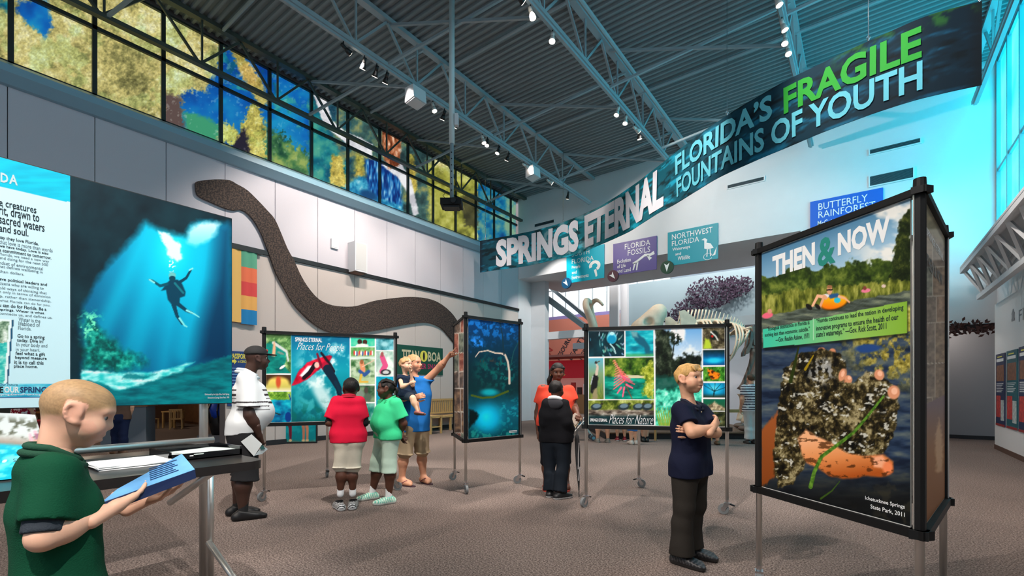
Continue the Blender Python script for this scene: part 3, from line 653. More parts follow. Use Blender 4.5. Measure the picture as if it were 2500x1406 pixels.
def paint_text_board(p):
    x, y = p.x, p.y
    p.c = p.ramp(y, [(420, (206, 228, 234)), (990, (200, 228, 238))])
    p.put(p.poly([(-600, 180), (172, 400), (172, 492), (-600, 300)]), p.ramp(p.n(60, 3, 3, 8), [(.2, (0, 172, 198)), (.8, (20, 192, 214))]))
    # palm snapshot and web strip
    p.put(p.poly([(-60, 780), (33, 785), (18, 950), (-60, 950)]), (40, 84, 110)); p.put(p.poly([(-60, 780), (28, 785), (15, 945), (-60, 945)]), (226, 238, 240))
    p.put(p.poly([(-60, 788), (22, 789), (10, 938), (-60, 938)]), water(p, 14, 5, 5, (40, 150, 150), (90, 190, 180), (190, 225, 215)))
    p.put(p.poly([(-60, 788), (22, 789), (18, 840), (-60, 840)]), foliage(p, 12, 6, (60, 90, 70), (160, 180, 160), (230, 235, 230)))
    p.put(p.poly([(-60, 936), (122, 936), (121, 967), (-60, 967)]), water(p, 30, 5, 8, (50, 150, 180), (104, 190, 208), (170, 222, 230)))
    p.put(p.poly([(104, 967), (112, 955), (121, 967)]), (226, 240, 244)); p.put(p.poly([(-60, 967), (122, 967), (122, 969), (-60, 969)]), (16, 70, 120))

NTL = [  # tiles of the nature display
    (1432.6, 811, 1527, 871.5), (1530, 811, 1603, 872), (1432, 875, 1471.6, 971.7), (1474.7, 875, 1603, 972), (1431, 974.5, 1602.5, 1033), (1607, 809.5, 1725, 1036),
    (1728, 808, 1783.4, 857), (1728, 860, 1783.4, 895), (1728, 898, 1783.4, 932), (1728, 935, 1783.4, 969), (1728, 972, 1783.4, 999), (1728, 1001, 1783.4, 1036)]
def paint_nature(p):
    x, y = p.x, p.y; p.c = np.full((len(x), 3), 236.0); one = np.ones(len(x)); T = [p.box(*t, .5) for t in NTL]
    p.clip = T[0]; p.put(one, p.ramp(p.n(30, 3), [(.2, (6, 30, 38)), (.8, (14, 70, 80))]))
    rng = random.Random(4)
    for i in range(46):
        a = rng.uniform(0, 6.28); r = rng.uniform(14, 50); cx = 1490 + r * math.cos(a) * 1.2; cy = 842 + r * math.sin(a) * .7
        p.put(p.ell(cx, cy, rng.uniform(3, 6.5), 1.5, math.degrees(a) * .3 + 30, .4) * rng.uniform(.5, 1), (rng.randint(90, 180), rng.randint(160, 210), rng.randint(170, 210)))
    p.put(p.ell(1494, 828, 13, 13, 0, .2), (120, 210, 226)); p.put(p.ell(1494, 831, 11, 10, 0, .2), (22, 140, 176)); p.put(p.ell(1495, 817, 6, 4), (190, 230, 236))
    p.put(p.line([(1490, 842), (1500, 852), (1504, 864)], 3), (190, 220, 220))
    p.clip = T[1]; p.put(one, water(p, 40, 12, 5, (10, 110, 130), (20, 160, 176), (120, 220, 220)))
    p.put(p.poly([(1545, 812), (1560, 816), (1580, 832), (1592, 846), (1595, 872), (1584, 872), (1578, 852), (1560, 840), (1548, 826)], 2, 2), (34, 96, 116)); p.put(p.poly([(1541, 812), (1560, 814), (1562, 828), (1550, 826)], 3, 2) * .7, (150, 190, 190))
    p.put(sst(862, 870, y + 3 * (p.n(14, 6) - .5)) * .7, (120, 180, 110))
    p.clip = T[2]; p.put(one, p.ramp(y, [(875, (110, 176, 196)), (910, (130, 160, 130)), (972, (96, 112, 56))])); p.put(sst(.5, .65, p.n(3, 8, 3, 14)) * sst(905, 940, y) * .6, (150, 160, 80))
    p.put(p.poly([(1441, 920), (1452, 908), (1458, 920), (1455, 940), (1446, 962), (1436, 955)], 1.5, 1.5), (30, 30, 32)); p.put(p.line([(1453, 912), (1456, 895), (1452, 886)], 8, 4), (206, 190, 176)); p.put(p.line([(1452, 885), (1462, 882)], 2), (90, 70, 40)); p.put(p.ell(1452, 885, 4, 3.4), (60, 60, 60)); p.put(p.poly([(1444, 950), (1454, 946), (1456, 972), (1440, 972)], 2, 3), (150, 140, 110)); p.put(p.line([(1443, 918), (1438, 936)], 3), (170, 180, 180))
    p.clip = T[3]; p.put(one, foliage(p, 20, 9, (24, 44, 18), (72, 104, 40), (150, 168, 80)))
    p.put(sst(-2, 2, y - (918 + .05 * (x - 1475))), water(p, 26, 8, 10, (4, 80, 74), (10, 132, 116), (60, 180, 156))); p.put(p.ell(1548, 919, 44, 3.5, 3), (206, 200, 170))
    p.put(p.poly([(1570, 905), (1590, 888), (1604, 880), (1604, 975), (1572, 960), (1580, 930)], 3, 8), foliage(p, 8, 12, (80, 100, 30), (160, 170, 70), (220, 220, 130)))
    p.put(p.line([(1499, 880), (1512, 898), (1524, 925), (1536, 952), (1547, 972)], 3, 2), (120, 70, 50))
    for i in range(24):
        t = i / 23; cx = 1499 + 28 * t; cy = 880 + 48 * t; sgn = -1 if i % 2 else 1; L = 4 + 25 * max(0, t - .3) / .7
        p.put(p.line([(cx, cy), (cx + sgn * L, cy + L * (.15 + .55 * t) * (1 if sgn < 0 else .6))], 2 + 1.8 * t, 2), (206 + rng.randint(-10, 30), 80 + int(60 * (1 - t)) + rng.randint(0, 30), 104 + rng.randint(0, 30)))
    for q in ((1518, 945, 1508, 958), (1526, 945, 1522, 966), (1532, 938, 1548, 946)): p.put(p.line([q[:2], q[2:]], 5, 3), (224, 110, 140))
    p.clip = T[4]; p.put(one, foliage(p, 16, 14, (50, 66, 24), (118, 130, 60), (200, 206, 140))); p.put(sst(994, 1000, y + 4 * (p.n(20, 15) - .5)), p.ramp(p.n(14, 16, 4, 4), [(.2, (46, 40, 36)), (.5, (120, 110, 100)), (.8, (190, 184, 174))])); p.put(sst(1006, 1016, y) * .9, p.ramp(p.n(20, 17, 3, 6), [(.2, (8, 26, 30)), (.8, (24, 64, 70))]))
    for cx, rx in ((1452, 15), (1524, 15), (1562, 14), (1586, 14)): p.put(p.ell(cx, 990, rx, 8, -5), (44, 56, 60)); p.put(p.ell(cx + 1, 988, rx * .7, 5, -5), (110, 130, 140)); p.put(p.ell(cx + rx, 983, 4, 3), (60, 60, 40))
    p.clip = T[5]; p.put(one, p.ramp(y, [(810, (120, 170, 214)), (880, (214, 226, 236)), (910, (200, 214, 220))])); p.put(sst(.4, .6, p.n(34, 18)) * sst(895, 840, y), (246, 246, 246))
    p.put(p.poly([(1604, 805), (1640, 812), (1655, 822), (1650, 850), (1660, 880), (1690, 866), (1728, 872), (1728, 935), (1604, 950)], 3, 12, 19, 12), foliage(p, 16, 20, (10, 14, 10), (34, 44, 32), (92, 100, 84)))
    p.put(p.line([(1656, 838), (1653, 862), (1650, 880)], 3), (30, 34, 30)); p.put(p.ell(1660, 834, 15, 13, 0, .3) * sst(.35, .5, p.n(5, 22, 3)), (24, 34, 24))
    p.put(sst(-3, 3, y - (922 + 8 * (p.n(18, 24) - .5))), p.ramp(p.n(12, 25, 4), [(.25, (24, 96, 80)), (.5, (96, 206, 180)), (.75, (190, 246, 226))])); p.put(p.poly([(1604, 915), (1660, 918), (1690, 934), (1640, 950), (1604, 950)], 3, 6) * .8, (20, 60, 54))
    for i in range(22): p.put(p.line([(1618 + i * 2.4, 1040), (1606 + i * 3.2, 992 + (i * 7) % 14)], 3, 1), (120 + (i * 13) % 50, 170, 80))
    p.clip = T[6]; p.put(one, foliage(p, 10, 26, (40, 34, 26), (90, 84, 64), (160, 150, 130))); p.put(p.ell(1757, 826, 10, 11, 20), (30, 40, 34)); p.put(p.line([(1748, 818), (1760, 828), (1766, 838)], 3), (226, 226, 220)); p.put(p.ell(1752, 828, 3, 3), (170, 50, 40)); p.put(p.poly([(1728, 857), (1734, 832), (1744, 836), (1752, 857)], 2, 3), (186, 206, 80))
    p.clip = T[7]; p.put(one, p.ramp(y + 5 * p.n(8, 27), [(862, (14, 40, 40)), (876, (10, 80, 120)), (884, (10, 140, 190)), (897, (4, 80, 130))])); p.put(p.ell(1756, 884, 18, 6, 0, .6), (60, 200, 232))
    p.clip = T[8]; p.put(one, foliage(p, 7, 28, (30, 70, 20), (70, 130, 50), (140, 190, 90))); p.put(p.poly([(1738, 902), (1752, 906), (1770, 914), (1768, 926), (1750, 928), (1742, 916)], 1.5, 2), p.ramp(p.n(4, 29, 2), [(.3, (60, 30, 16)), (.45, (220, 120, 30)), (.8, (240, 160, 60))]))
    p.clip = T[9]; p.put(one, p.ramp(np.hypot((x - 1756), (y - 948) * 1.4), [(0, (120, 220, 240)), (20, (30, 150, 190)), (40, (8, 66, 96))]))
    for q in ((1730, 940), (1742, 938), (1758, 936), (1772, 938), (1783, 946)): p.put(p.line([(1754, 968), (1756, 955), q], 2.2, 1), (10, 40, 50))
    p.put(sst(958, 968, y) * .8, (60, 60, 40))
    p.clip = T[10]; p.put(one, p.ramp(y, [(972, (20, 100, 80)), (999, (60, 90, 60))])); p.put(p.poly([(1728, 996), (1744, 984), (1756, 978), (1784, 994), (1784, 999), (1728, 999)], 2, 3), p.ramp(p.n(5, 30, 3), [(.3, (96, 84, 66)), (.7, (200, 188, 160))]))
    p.clip = T[11]; p.put(one, foliage(p, 9, 32, (24, 32, 22), (64, 70, 46), (120, 120, 84))); p.put(p.ell(1752, 1024, 20, 4, 0, .4), (120, 160, 150)); p.clip = 1.0

PTL = [(650, 817, 710.5, 909), (650, 912, 710.5, 949), (650, 951, 710.5, 1022), (711.6, 817, 855, 1022), (857.7, 826, 917, 847), (857.7, 849, 917, 876), (857.7, 877, 917, 936),
       (857.7, 938.5, 917, 977.7), (857.7, 980, 917, 1021), (921, 828, 964, 856), (921, 858, 964, 916), (921, 918, 964, 1020)]
def paint_people(p):
    x, y = p.x, p.y; p.c = np.full((len(x), 3), 236.0); one = np.ones(len(x)); T = [p.box(*t, .5) for t in PTL]; rng = random.Random(9)
    p.clip = T[0]; p.put(one, foliage(p, 12, 3, (50, 84, 50), (110, 150, 96), (180, 200, 150))); p.put(p.poly([(650, 840), (672, 834), (690, 850), (700, 862), (696, 892), (712, 912), (648, 912)], 2, 4), water(p, 20, 10, 4, (8, 84, 84), (16, 120, 112), (40, 150, 136)))
    p.put(p.line([(668, 838), (700, 858), (704, 880)], 7, 4), (200, 206, 200)); p.put(p.poly([(664, 868), (668, 838), (671, 834), (674, 850), (672, 870)], 1.5), (214, 170, 140)); p.put(p.ell(690, 894, 8, 3, -30), (226, 230, 230)); p.put(p.ell(686, 862, 9, 2.5, 20), (120, 140, 130)); p.put(p.box(648, 815, 712, 826, 3) * .8, (70, 96, 60))
    p.clip = T[1]; p.put(one, p.ramp(y, [(912, (120, 84, 50)), (924, (226, 206, 120)), (940, (200, 190, 110)), (949, (226, 220, 190))])); p.put(p.ell(680, 928, 6, 14, 0, .4), (190, 90, 60)); p.put((1 - p.ell(680, 935, 27, 20, 0, .2)) * sst(940, 930, y), (70, 50, 34))
    p.clip = T[2]; p.put(one, foliage(p, 8, 6, (70, 110, 40), (120, 160, 70), (190, 210, 120))); p.put(sst(-2, 2, y - (970 + 5 * (p.n(12, 7) - .5))), water(p, 22, 14, 8, (4, 80, 120), (10, 140, 170), (70, 200, 210))); p.put(p.line([(658, 992), (672, 1000), (684, 1004)], 3), (40, 40, 40)); p.put(p.ell(704, 1010, 8, 12), (20, 60, 120)); p.put(p.line([(706, 958), (710, 970)], 3), (30, 60, 130))
    p.clip = T[3]; p.put(one, p.ramp(y + 14 * (p.n(20, 10) - .5), [(817, (6, 96, 128)), (850, (10, 120, 148)), (900, (30, 150, 166)), (970, (14, 120, 132)), (1022, (8, 92, 100))]))
    foam = sst(.45, .66, p.n(26, 11, 5)); p.put(foam * p.ell(800, 900, 62, 66, 35, .7), (222, 240, 240)); p.put(foam * p.ell(765, 985, 62, 30, 10, .8) * .6, (90, 190, 196)); p.put(p.ell(790, 965, 16, 60, -32, .6) * .8, (236, 246, 246)); p.put(sst(.5, .62, p.n(12, 12)) * sst(960, 1000, y) * .6, (20, 104, 96))
    red = p.poly([(712, 938), (728, 905), (750, 884), (776, 874), (806, 867), (812, 870), (806, 882), (786, 896), (752, 922), (728, 934)], 1.5, 1)
    p.put(red, p.ramp(p.n(10, 13), [(.3, (150, 16, 44)), (.7, (206, 40, 70))])); p.put(p.poly([(732, 914), (752, 892), (766, 890), (756, 906), (738, 918)], 2), (230, 236, 236)); p.put(p.line([(742, 920), (756, 908), (770, 888)], 9, 11), (30, 14, 26)); p.put(p.ell(774, 890, 6, 7), (226, 190, 180))
    p.put(p.line([(775, 864), (783, 888), (790, 898)], 5, 8), (110, 20, 46)); p.put(p.line([(785, 862), (806, 888), (815, 905)], 6, 9), (34, 20, 34)); p.put(p.ell(796, 894, 9, 11, -20), (160, 30, 60))
    p.put(p.line([(800, 900), (816, 924), (828, 945), (832, 970)], 22, 11), (18, 40, 56)); p.put(p.line([(820, 930), (836, 962)], 8, 6), (20, 50, 66))
    for i, col in ((4, ((60, 190, 160), (110, 200, 170))), (5, ((90, 150, 90), (160, 190, 140))), (6, ((60, 100, 60), (190, 206, 180))), (7, ((50, 80, 60), (130, 150, 120))), (8, ((30, 110, 100), (120, 170, 160))), (9, ((40, 110, 120), (130, 190, 200))), (10, ((150, 180, 170), (220, 226, 220))), (11, ((14, 120, 150), (40, 160, 180)))):
        p.clip = T[i]; p.put(one, p.ramp(p.n(12, 20 + i), [(.3, col[0]), (.7, col[1])]))
    p.clip = T[4]; p.put(p.ell(880, 836, 6, 6), (60, 40, 34)); p.put(p.ell(893, 837, 6, 6), (70, 46, 36)); p.put(p.ell(886, 845, 16, 4), (226, 226, 220))
    p.clip = T[5]
    for i in range(14): p.put(p.ell(866 + i * 3.5, 862 + (i * 5) % 4, 1.8, 6), [(200, 60, 60), (230, 230, 230), (60, 90, 150), (180, 150, 120)][i % 4])
    p.put(sst(869, 872, y), (206, 220, 210))
    p.clip = T[6]; p.put(sst(915, 922, y) * .8, (200, 214, 180)); p.put(p.line([(885, 885), (888, 902)], 11, 12), (214, 150, 116)); p.put(p.ell(885, 883, 4.5, 5.5), (150, 100, 70)); p.put(p.line([(880, 905), (892, 914), (902, 906)], 8), (60, 90, 140)); p.put(p.line([(884, 914), (880, 930), (900, 930)], 6, 4), (216, 180, 90)); p.put(p.line([(886, 895), (915, 880)], 2), (220, 190, 170))
    p.clip = T[7]; p.put(p.ell(896, 950, 5, 8), (80, 70, 66)); p.put(p.ell(880, 960, 11, 12, 0, .3), (130, 140, 130)); p.put(p.ell(900, 966, 9, 10, 0, .3), (90, 100, 90))
    p.clip = T[9]; p.put(p.ell(942, 842, 10, 6, 0, .6), (160, 205, 210))
    p.clip = T[10]; p.put(p.line([(936, 872), (944, 892), (936, 906)], 12, 14), (196, 90, 130)); p.put(p.ell(936, 866, 4, 6), (150, 90, 90)); p.put(p.ell(945, 908, 13, 7), (50, 50, 54)); p.put(p.ell(945, 908, 8, 4), (190, 190, 190)); p.clip = 1.0

def paint_spring(p):
    x, y = p.x, p.y
    p.c = p.ramp(y + 26 * (p.n(20, 3) - .5), [(778, (10, 60, 110)), (840, (6, 50, 74)), (900, (4, 44, 52)), (950, (6, 50, 54)), (1000, (10, 100, 120)), (1060, (8, 70, 80))])
    p.put(sst(.5, .66, p.n(9, 5, 4)) * sst(862, 800, y) * .8, (40, 120, 190)); p.put(sst(.55, .7, p.n(14, 6)) * p.ell(1165, 842, 22, 20, 0, .6), (60, 140, 220))
    p.put(sst(.5, .7, p.n(7, 7, 4)) * p.ell(1240, 910, 30, 42, 0, .6) * .7, (30, 120, 116)); p.put(p.ell(1195, 905, 30, 34, 0, .8) * sst(.4, .7, p.n(10, 8)) * .6, (16, 120, 110))
    p.put(p.ell(1200, 958, 22, 8, 0, .6), (30, 160, 170)); p.put(p.line([(1150, 966), (1180, 972), (1210, 970), (1250, 955)], 5), (80, 96, 40))
    p.put(p.ell(1195, 1022, 46, 34, -12, .6), p.ramp(np.hypot(x - 1190, y - 1018), [(0, (50, 214, 240)), (30, (14, 170, 206)), (55, (6, 110, 130))])); p.put(p.poly([(1142, 1000), (1158, 1004), (1170, 1014), (1160, 1030), (1142, 1050)], 3, 4), (10, 30, 32))
    p.put(sst(.5, .62, p.n(8, 9)) * sst(1035, 1060, y) * .7, (60, 160, 150)); p.put(sst(.52, .64, p.n(10, 12, 4, 6)) * sst(960, 990, y) * sst(1060, 1020, y) * sst(1215, 1240, x) * .6, (60, 170, 180))
    p.put(p.line([(1162, 872), (1172, 860), (1196, 857), (1216, 863), (1232, 864), (1243, 868), (1250, 884), (1254, 908), (1254, 936)], 2.2, 6), (206, 190, 176)); p.put(p.line([(1240, 866), (1236, 820), (1230, 790)], 4, 2), (30, 50, 60)); p.put(p.line([(1256, 900), (1266, 860), (1280, 835)], 2.5, 1.5), (40, 80, 80)); p.put(sst(.6, .7, p.n(4, 15, 2, 9)) * p.ell(1200, 880, 42, 14, 0, .5) * .6, (90, 60, 50))
def collage(x0, x1, y0, y1, pals, seed):
    def f(p):
        x, y = p.x, p.y; p.c = np.full((len(x), 3), 1.0) * np.array((222, 214, 204)); rng = random.Random(seed)
        ys = y0
        while ys < y1 - 6:
            h = rng.uniform(.10, .2) * (y1 - y0); sp = x0 + (x1 - x0) * rng.choice((.45, .55, .6))
            for a, b in ((x0, sp), (sp, x1)):
                m = p.box(a + .8, ys + 1, b - .8, min(ys + h, y1) - 1, .4); q = rng.choice(pals)
                p.put(m, p.ramp(p.n(7, rng.randint(0, 999)), [(.25, q[0]), (.75, q[1])]))
            ys += h
    return f
BRN = [((70, 50, 40), (170, 140, 110)), ((60, 50, 46), (150, 130, 116)), ((96, 66, 50), (190, 150, 120)), ((50, 60, 56), (150, 156, 140)), ((120, 60, 50), (200, 150, 130))]
def paint_side(p):
    collage(2264, 2314, 480, 990, BRN, 5)(p); x, y = p.x, p.y; p.c = p.c * .5 + np.array((150, 140, 126)) * .5
    p.put(sst(620, 610, y - (x - 2267) * 1.2 + 60), p.ramp(p.n(18, 3), [(.2, (96, 96, 80)), (.8, (150, 140, 116))]))
    p.put(p.box(2270, 565, 2310, 640, 3) * .5, (226, 222, 214)); lo = sst(-1, 1, y - (988 - .5 * (x - 2267)))
    p.put(lo, p.ramp(y, [(985, (120, 104, 110)), (1100, (140, 100, 64)), (1290, (120, 78, 34))])); p.put(lo * p.poly([(2292, 1060), (2300, 1020), (2308, 1080), (2306, 1150), (2294, 1150)], 3, 4) * .8, (200, 170, 140))
def paint_legs(p):
    x, y = p.x, p.y; p.c = p.ramp(y + 6 * (p.n(14, 2) - .5), [(947, (14, 120, 150)), (1030, (16, 140, 150)), (1072, (20, 130, 136)), (1078, (96, 120, 110)), (1084, (60, 90, 90))])
    p.put(sst(.5, .7, p.n(10, 4)) * .3, (80, 190, 190))
    for cx, col in ((686, (150, 34, 54)), (709, (110, 40, 56)), (741, (190, 130, 104)), (750, (200, 140, 112))):
        p.put(p.line([(cx - 1, 980), (cx - 2, 1030), (cx, 1046), (cx, 1074)], 14 if cx < 720 else 9, 5), col); p.put(p.ell(cx, 1075, 4, 3), (216, 190, 150))
def paint_table_print(p):
    x, y = p.x, p.y; p.c = p.ramp(y + 10 * (p.n(30, 3) - .5), [(1000, (170, 176, 178)), (1060, (160, 166, 166)), (1082, (120, 112, 104)), (1090, (40, 140, 156)), (1130, (14, 130, 146)), (1160, (20, 140, 156))])
    p.put(sst(.52, .6, p.n(14, 5, 5)) * sst(1076, 1060, y) * sst(1010, 1030, y) * .8, (60, 62, 50)); p.put(sst(.5, .7, p.n(30, 8, 3, 6)) * sst(1088, 1100, y) * .6, (160, 225, 232))
    for q in (72, 82, 98, 112): p.put(p.line([(q, 1048), (q + 3, 1078)], 4), (206, 140, 150))
    p.put(p.ell(92, 1062, 11, 9), (120, 90, 104)); p.put(p.ell(86, 1086, 10, 14), (206, 130, 120)); p.put(p.poly([(2, 1128), (14, 1126), (7, 1134)], .6), (240, 245, 245))

# ================================================================ rolling three-sided kiosks
def caster(parent, foot, d):
    d = nrm(d); s = np.cross(UP, d); foot = np.asarray(foot, float); c = foot + d * .035 + UP * .055
    t = MB(); t.cyl(foot + UP * .118, foot + UP * .165, .016, n=10).box(foot + UP * .118, (.06, .05, .012), ax=(d, s, UP))
    for k in (-1, 1): t.prism([c + s * k * .02 - d * .018 - UP * .004, c + s * k * .02 + d * .016 - UP * .004, foot + d * .028 + s * k * .02 + UP * .114, foot - d * .028 + s * k * .02 + UP * .114], None, s * k * .003)
    o = t.build('caster', M_chrome, parent)
    MB().cyl(c - s * .015, c + s * .015, .055, n=18).build('wheel', mat('grey_rubber', (120, 124, 126), .5), o)
    MB().cyl(c - s * .017, c + s * .017, .026, n=12).build('hub', M_chrome, o)
    MB().beam(foot - d * .02 + UP * .115, foot - d * .075 + UP * .10, .03, .012).build('brake_lever', M_blackp, o)
def kiosk(label, pts, z0, z1, faces, dirs, inset=.035):
    c = sum(pts) / 3; t = thing('display_kiosk', label, 'display stand', (c[0], c[1], 0), 'three sided display kiosks on casters')
    for i, p in enumerate(pts):
        MB().cyl(p + UP * .16, p + UP * (z1 + .02), .0185, n=12).build('post', M_alu, t, True)
        MB().cyl(p + UP * (z1 + .03), p + UP * (z1 + .075), .026, .024, 12).build('post_cap', M_blackp, t)
        caster(t, p, dirs[i]); o_ = nrm(p - c) * .0; MB().cyl(p + UP * (z0 - .01), p + UP * (z1 + .02), .0245, n=8).build('corner_trim', M_blackp, t)
    for i in range(3):
        a, b = pts[i], pts[(i + 1) % 3]; u = nrm(b - a)
        MB().beam(a - u * .04 + UP * (z1 + .015), b + u * .04 + UP * (z1 + .015), .055, .032).build('top_rail', M_blackp, t)
        MB().beam(a - u * .04 + UP * (z0 - .02), b + u * .04 + UP * (z0 - .02), .07, .042).build('bottom_rail', M_blackp, t)
    out = []
    for (i, j, q, painter, nx, ny) in faces:
        a, b = pts[i], pts[j]; u = nrm(b - a); n = nrm(np.cross(u, UP)); MB().box(b - u * .008 + UP * (z0 + z1) / 2 + n * .024, (.007, .006, z1 - z0), ax=(u, -n, UP)).build('edge_strip', M_alu, t); a2 = a + u * inset; b2 = b - u * inset
        bd = MB().box((a2 + b2) / 2 + UP * (z0 + z1) / 2 + n * .004, (np.linalg.norm(b2 - a2), .008, z1 - z0 - .002), ax=(u, -n, UP)).build('panel_board', mat('board_white', (226, 224, 218), .6), t)
        if painter:
            s = Sheet(a2 + UP * (z0 + .006) + n * .0095, (b2 - a2), UP * (z1 - z0 - .012), q)
            s.graphic('printed_graphic', nx, ny, painter, M_print, bd); s.parent = bd; out.append(s)
    return t, out
def g(px, dy, H=EYE): return W((px - CXP) / dy * H, FPX * H / dy)
# people display
K1 = [g(645, 275), g(965, 250), g(799, 219)]
k1, s1 = kiosk('wide kiosk reading Places for People with red kayak photograph', K1, .93, 2.005, [(0, 1, [(650, 817), (965, 829), (965, 1019), (650, 1022)], paint_people, 190, 125), (1, 2, None, None, 0, 0), (2, 0, None, None, 0, 0)], [(.3, -1, 0), (.7, .7, 0), (-.8, .3, 0)], .02)
s1[0].text('SPRINGS ETERNAL', 721, 835, 787, 827.5, M_twhite, s1[0].parent, .02)
s1[0].text('Places for People', 725, 860, 841, 841, M_twhite, s1[0].parent, -.012, .55)
# tall spring display
K2 = [g(1137, 257), g(1269, 233), g(1110, 224)]
k2, s2 = kiosk('tall narrow kiosk with turquoise forest spring photograph, in mid hall', K2, .69, 2.25, [(0, 1, [(1143, 778), (1279, 796), (1277, 1058), (1140, 1073)], paint_spring, 100, 170), (2, 0, [(1111, 800), (1137, 783), (1134, 1069), (1108, 1055)], collage(1108, 1138, 780, 1070, BRN, 3), 24, 110), (1, 2, None, None, 0, 0)], [(.6, -.4, 0), (-.7, -.4, 0), (-.2, -1, 0)])
for k_ in range(2): q_ = [s2[0].at(np.array(u), np.array(v), .001) for u, v in ((.8, .022 + .012 * k_), (.97, .022 + .012 * k_), (.97, .027 + .012 * k_), (.8, .027 + .012 * k_))]; MB().prism(q_, None, s2[0].N * .0008).build('caption_line', M_twhite, s2[0].parent)
# nature display
K3 = [g(1431, 289.5), g(1775, 308.5), g(1560, 242.3)]
k3, s3 = kiosk('wide kiosk reading Places for Nature with photo grid behind the navy shirted boy', K3, .93, 2.005, [(0, 1, [(1431, 809.5), (1784, 808), (1783, 1036), (1429, 1032)], paint_nature, 200, 135), (1, 2, None, None, 0, 0), (2, 0, None, None, 0, 0)], [(-.2, -1, 0), (-1, -.1, 0), (.6, .2, 0)], .02)
s3[0].text('SPRINGS ETERNAL', 1435, 1025, 1481, 1018, M_twhite, s3[0].parent, .02)
s3[0].text('Places for Nature', 1485, 1030, 1601, 1009, M_twhite, s3[0].parent, -.012, .55)
# then and now
h4 = .92
K4 = [W((1853 - CXP) * 3.17 / FPX, 3.17), W(1.90, 2.195), W(2.6, 2.84)]
k4, s4 = kiosk('tall kiosk titled THEN & NOW with muddy hands photograph, nearest on the right', K4, .69, 2.25, [(0, 1, [(1841, 624), (2244, 481), (2247, 1282), (1839, 1186)], paint_then_now, 230, 400), (1, 2, [(2267, 488), (2312, 588), (2312, 1213), (2267, 1281)], paint_side, 50, 240), (2, 0, None, None, 0, 0)], [(.2, -1, 0), (.4, -.7, 0), (.6, .4, 0)])
S = s4[0]; b4 = S.parent
S.text('THEN', 1870, 680, 1985, 592, M_twhite, b4, .045)
S.text('NOW', 2047, 625, 2190, 521, M_twhite, b4, .045)
S.text('&', 1992, 654, 2041, 570, mat('ink_teal', (26, 136, 122), .5), b4, .03)
M_tq = mat('ink_deep_green', (20, 44, 40), .5)
for st, x0, y0, x1, y1 in (('\u201cEcological destruction in Florida is', 1855, 810, 1970, 783), ('nothing less than economic suicide.\u201d', 1849, 825, 1971, 799), ('\u2014Gov. Reubin Askew, 1971', 1878, 836, 1969, 815),
                           ('\u201cFlorida continues to lead the nation in developing', 1988, 789, 2227, 742), ('innovative programs to ensure the health of our', 1988, 808, 2213, 765), ('state\u2019s waterways.\u201d \u2014Gov. Rick Scott, 2011', 1988, 824, 2180, 787)):
    S.text(st, x0, y0 + 2, x1, y1 - (5 if x0 > 1980 else 3), M_tq, b4, .012)
def uvtext(S, st, u0, u1, v0, v1, m, par, bold=0.0, shear=0.0):
    T = text_mesh(st, bold, shear); q = (T[0] - T[0].min(0)) / (T[0].max(0) - T[0].min(0))
    mesh_obj('lettering', S.at(u0 + (u1 - u0) * q[:, 0], v0 + (v1 - v0) * q[:, 1], .0015), T[1], m, par)
uvtext(S, 'Ichetucknee Springs', .765, .975, .046, .062, M_twhite, b4, .01); uvtext(S, 'State Park, 2011', .795, .975, .022, .038, M_twhite, b4, .01)
uvtext(s4[1], 'SPRINGS', .1, .48, .90, .925, M_twhite, s4[1].parent, .01); uvtext(s4[1], 'ETERNAL', .53, .9, .90, .925, M_twhite, s4[1].parent, .01); uvtext(s4[1], 'THEN & NOW', .1, .85, .80, .845, mat('ink_grey', (110, 110, 108), .5), s4[1].parent, .03)

# ================================================================ big board with reading table on the left
XP = -3.6
lb = thing('display_board', 'large cave diver board with white text column and table posts, far left', 'display stand', (XP, .6, 0))
MB().lohi((XP - .03, -.9, 1.24), (XP, 1.49, 2.555)).build('panel_board', M_black, lb)
LBP = list(lb.children)[0]
SI = Sheet((XP + .002, .637, 1.245), (0, .85, 0), (0, 0, 1.305), [(172, 422), (565, 537), (558, 985), (160, 989)])
SI.graphic('printed_graphic', 200, 300, paint_cave, M_print, LBP)
ST = Sheet((XP + .002, .366, 1.245), (0, .271, 0), (0, 0, 1.305), [(0, 370), (172, 422), (160, 989), (0, 993)])
ST.graphic('printed_graphic', 150, 260, paint_text_board, M_print, LBP, u0=-1.2, u1=1.0)
M_tg = mat('ink_slate', (70, 92, 104), .5); M_navy = mat('ink_navy', (22, 62, 110), .5)
def zt(st, x0, yb, x1, yt, m=M_tg, bold=0.0):
    ST.text(st, x0 / 2.195, 360 + yb / 2.195, x1 / 2.195, 360 + yt / 2.195, m, LBP, bold)
zt('D', 4, 168, 46, 124, mat('ink_pale', (206, 226, 230), .5), .03); zt('A', 50, 178, 97, 134, mat('ink_pale', (206, 226, 230), .5), .03)
for st, yb, x1, yt in (('e creatures', 305, 195, 318), ('rit, drawn to', 362, 210, 350), ('sacred waters', 405, 237, 407), ('and soul.', 450, 152, 440)): zt(st, -4, yb, x1, yt, M_tdark, .012)
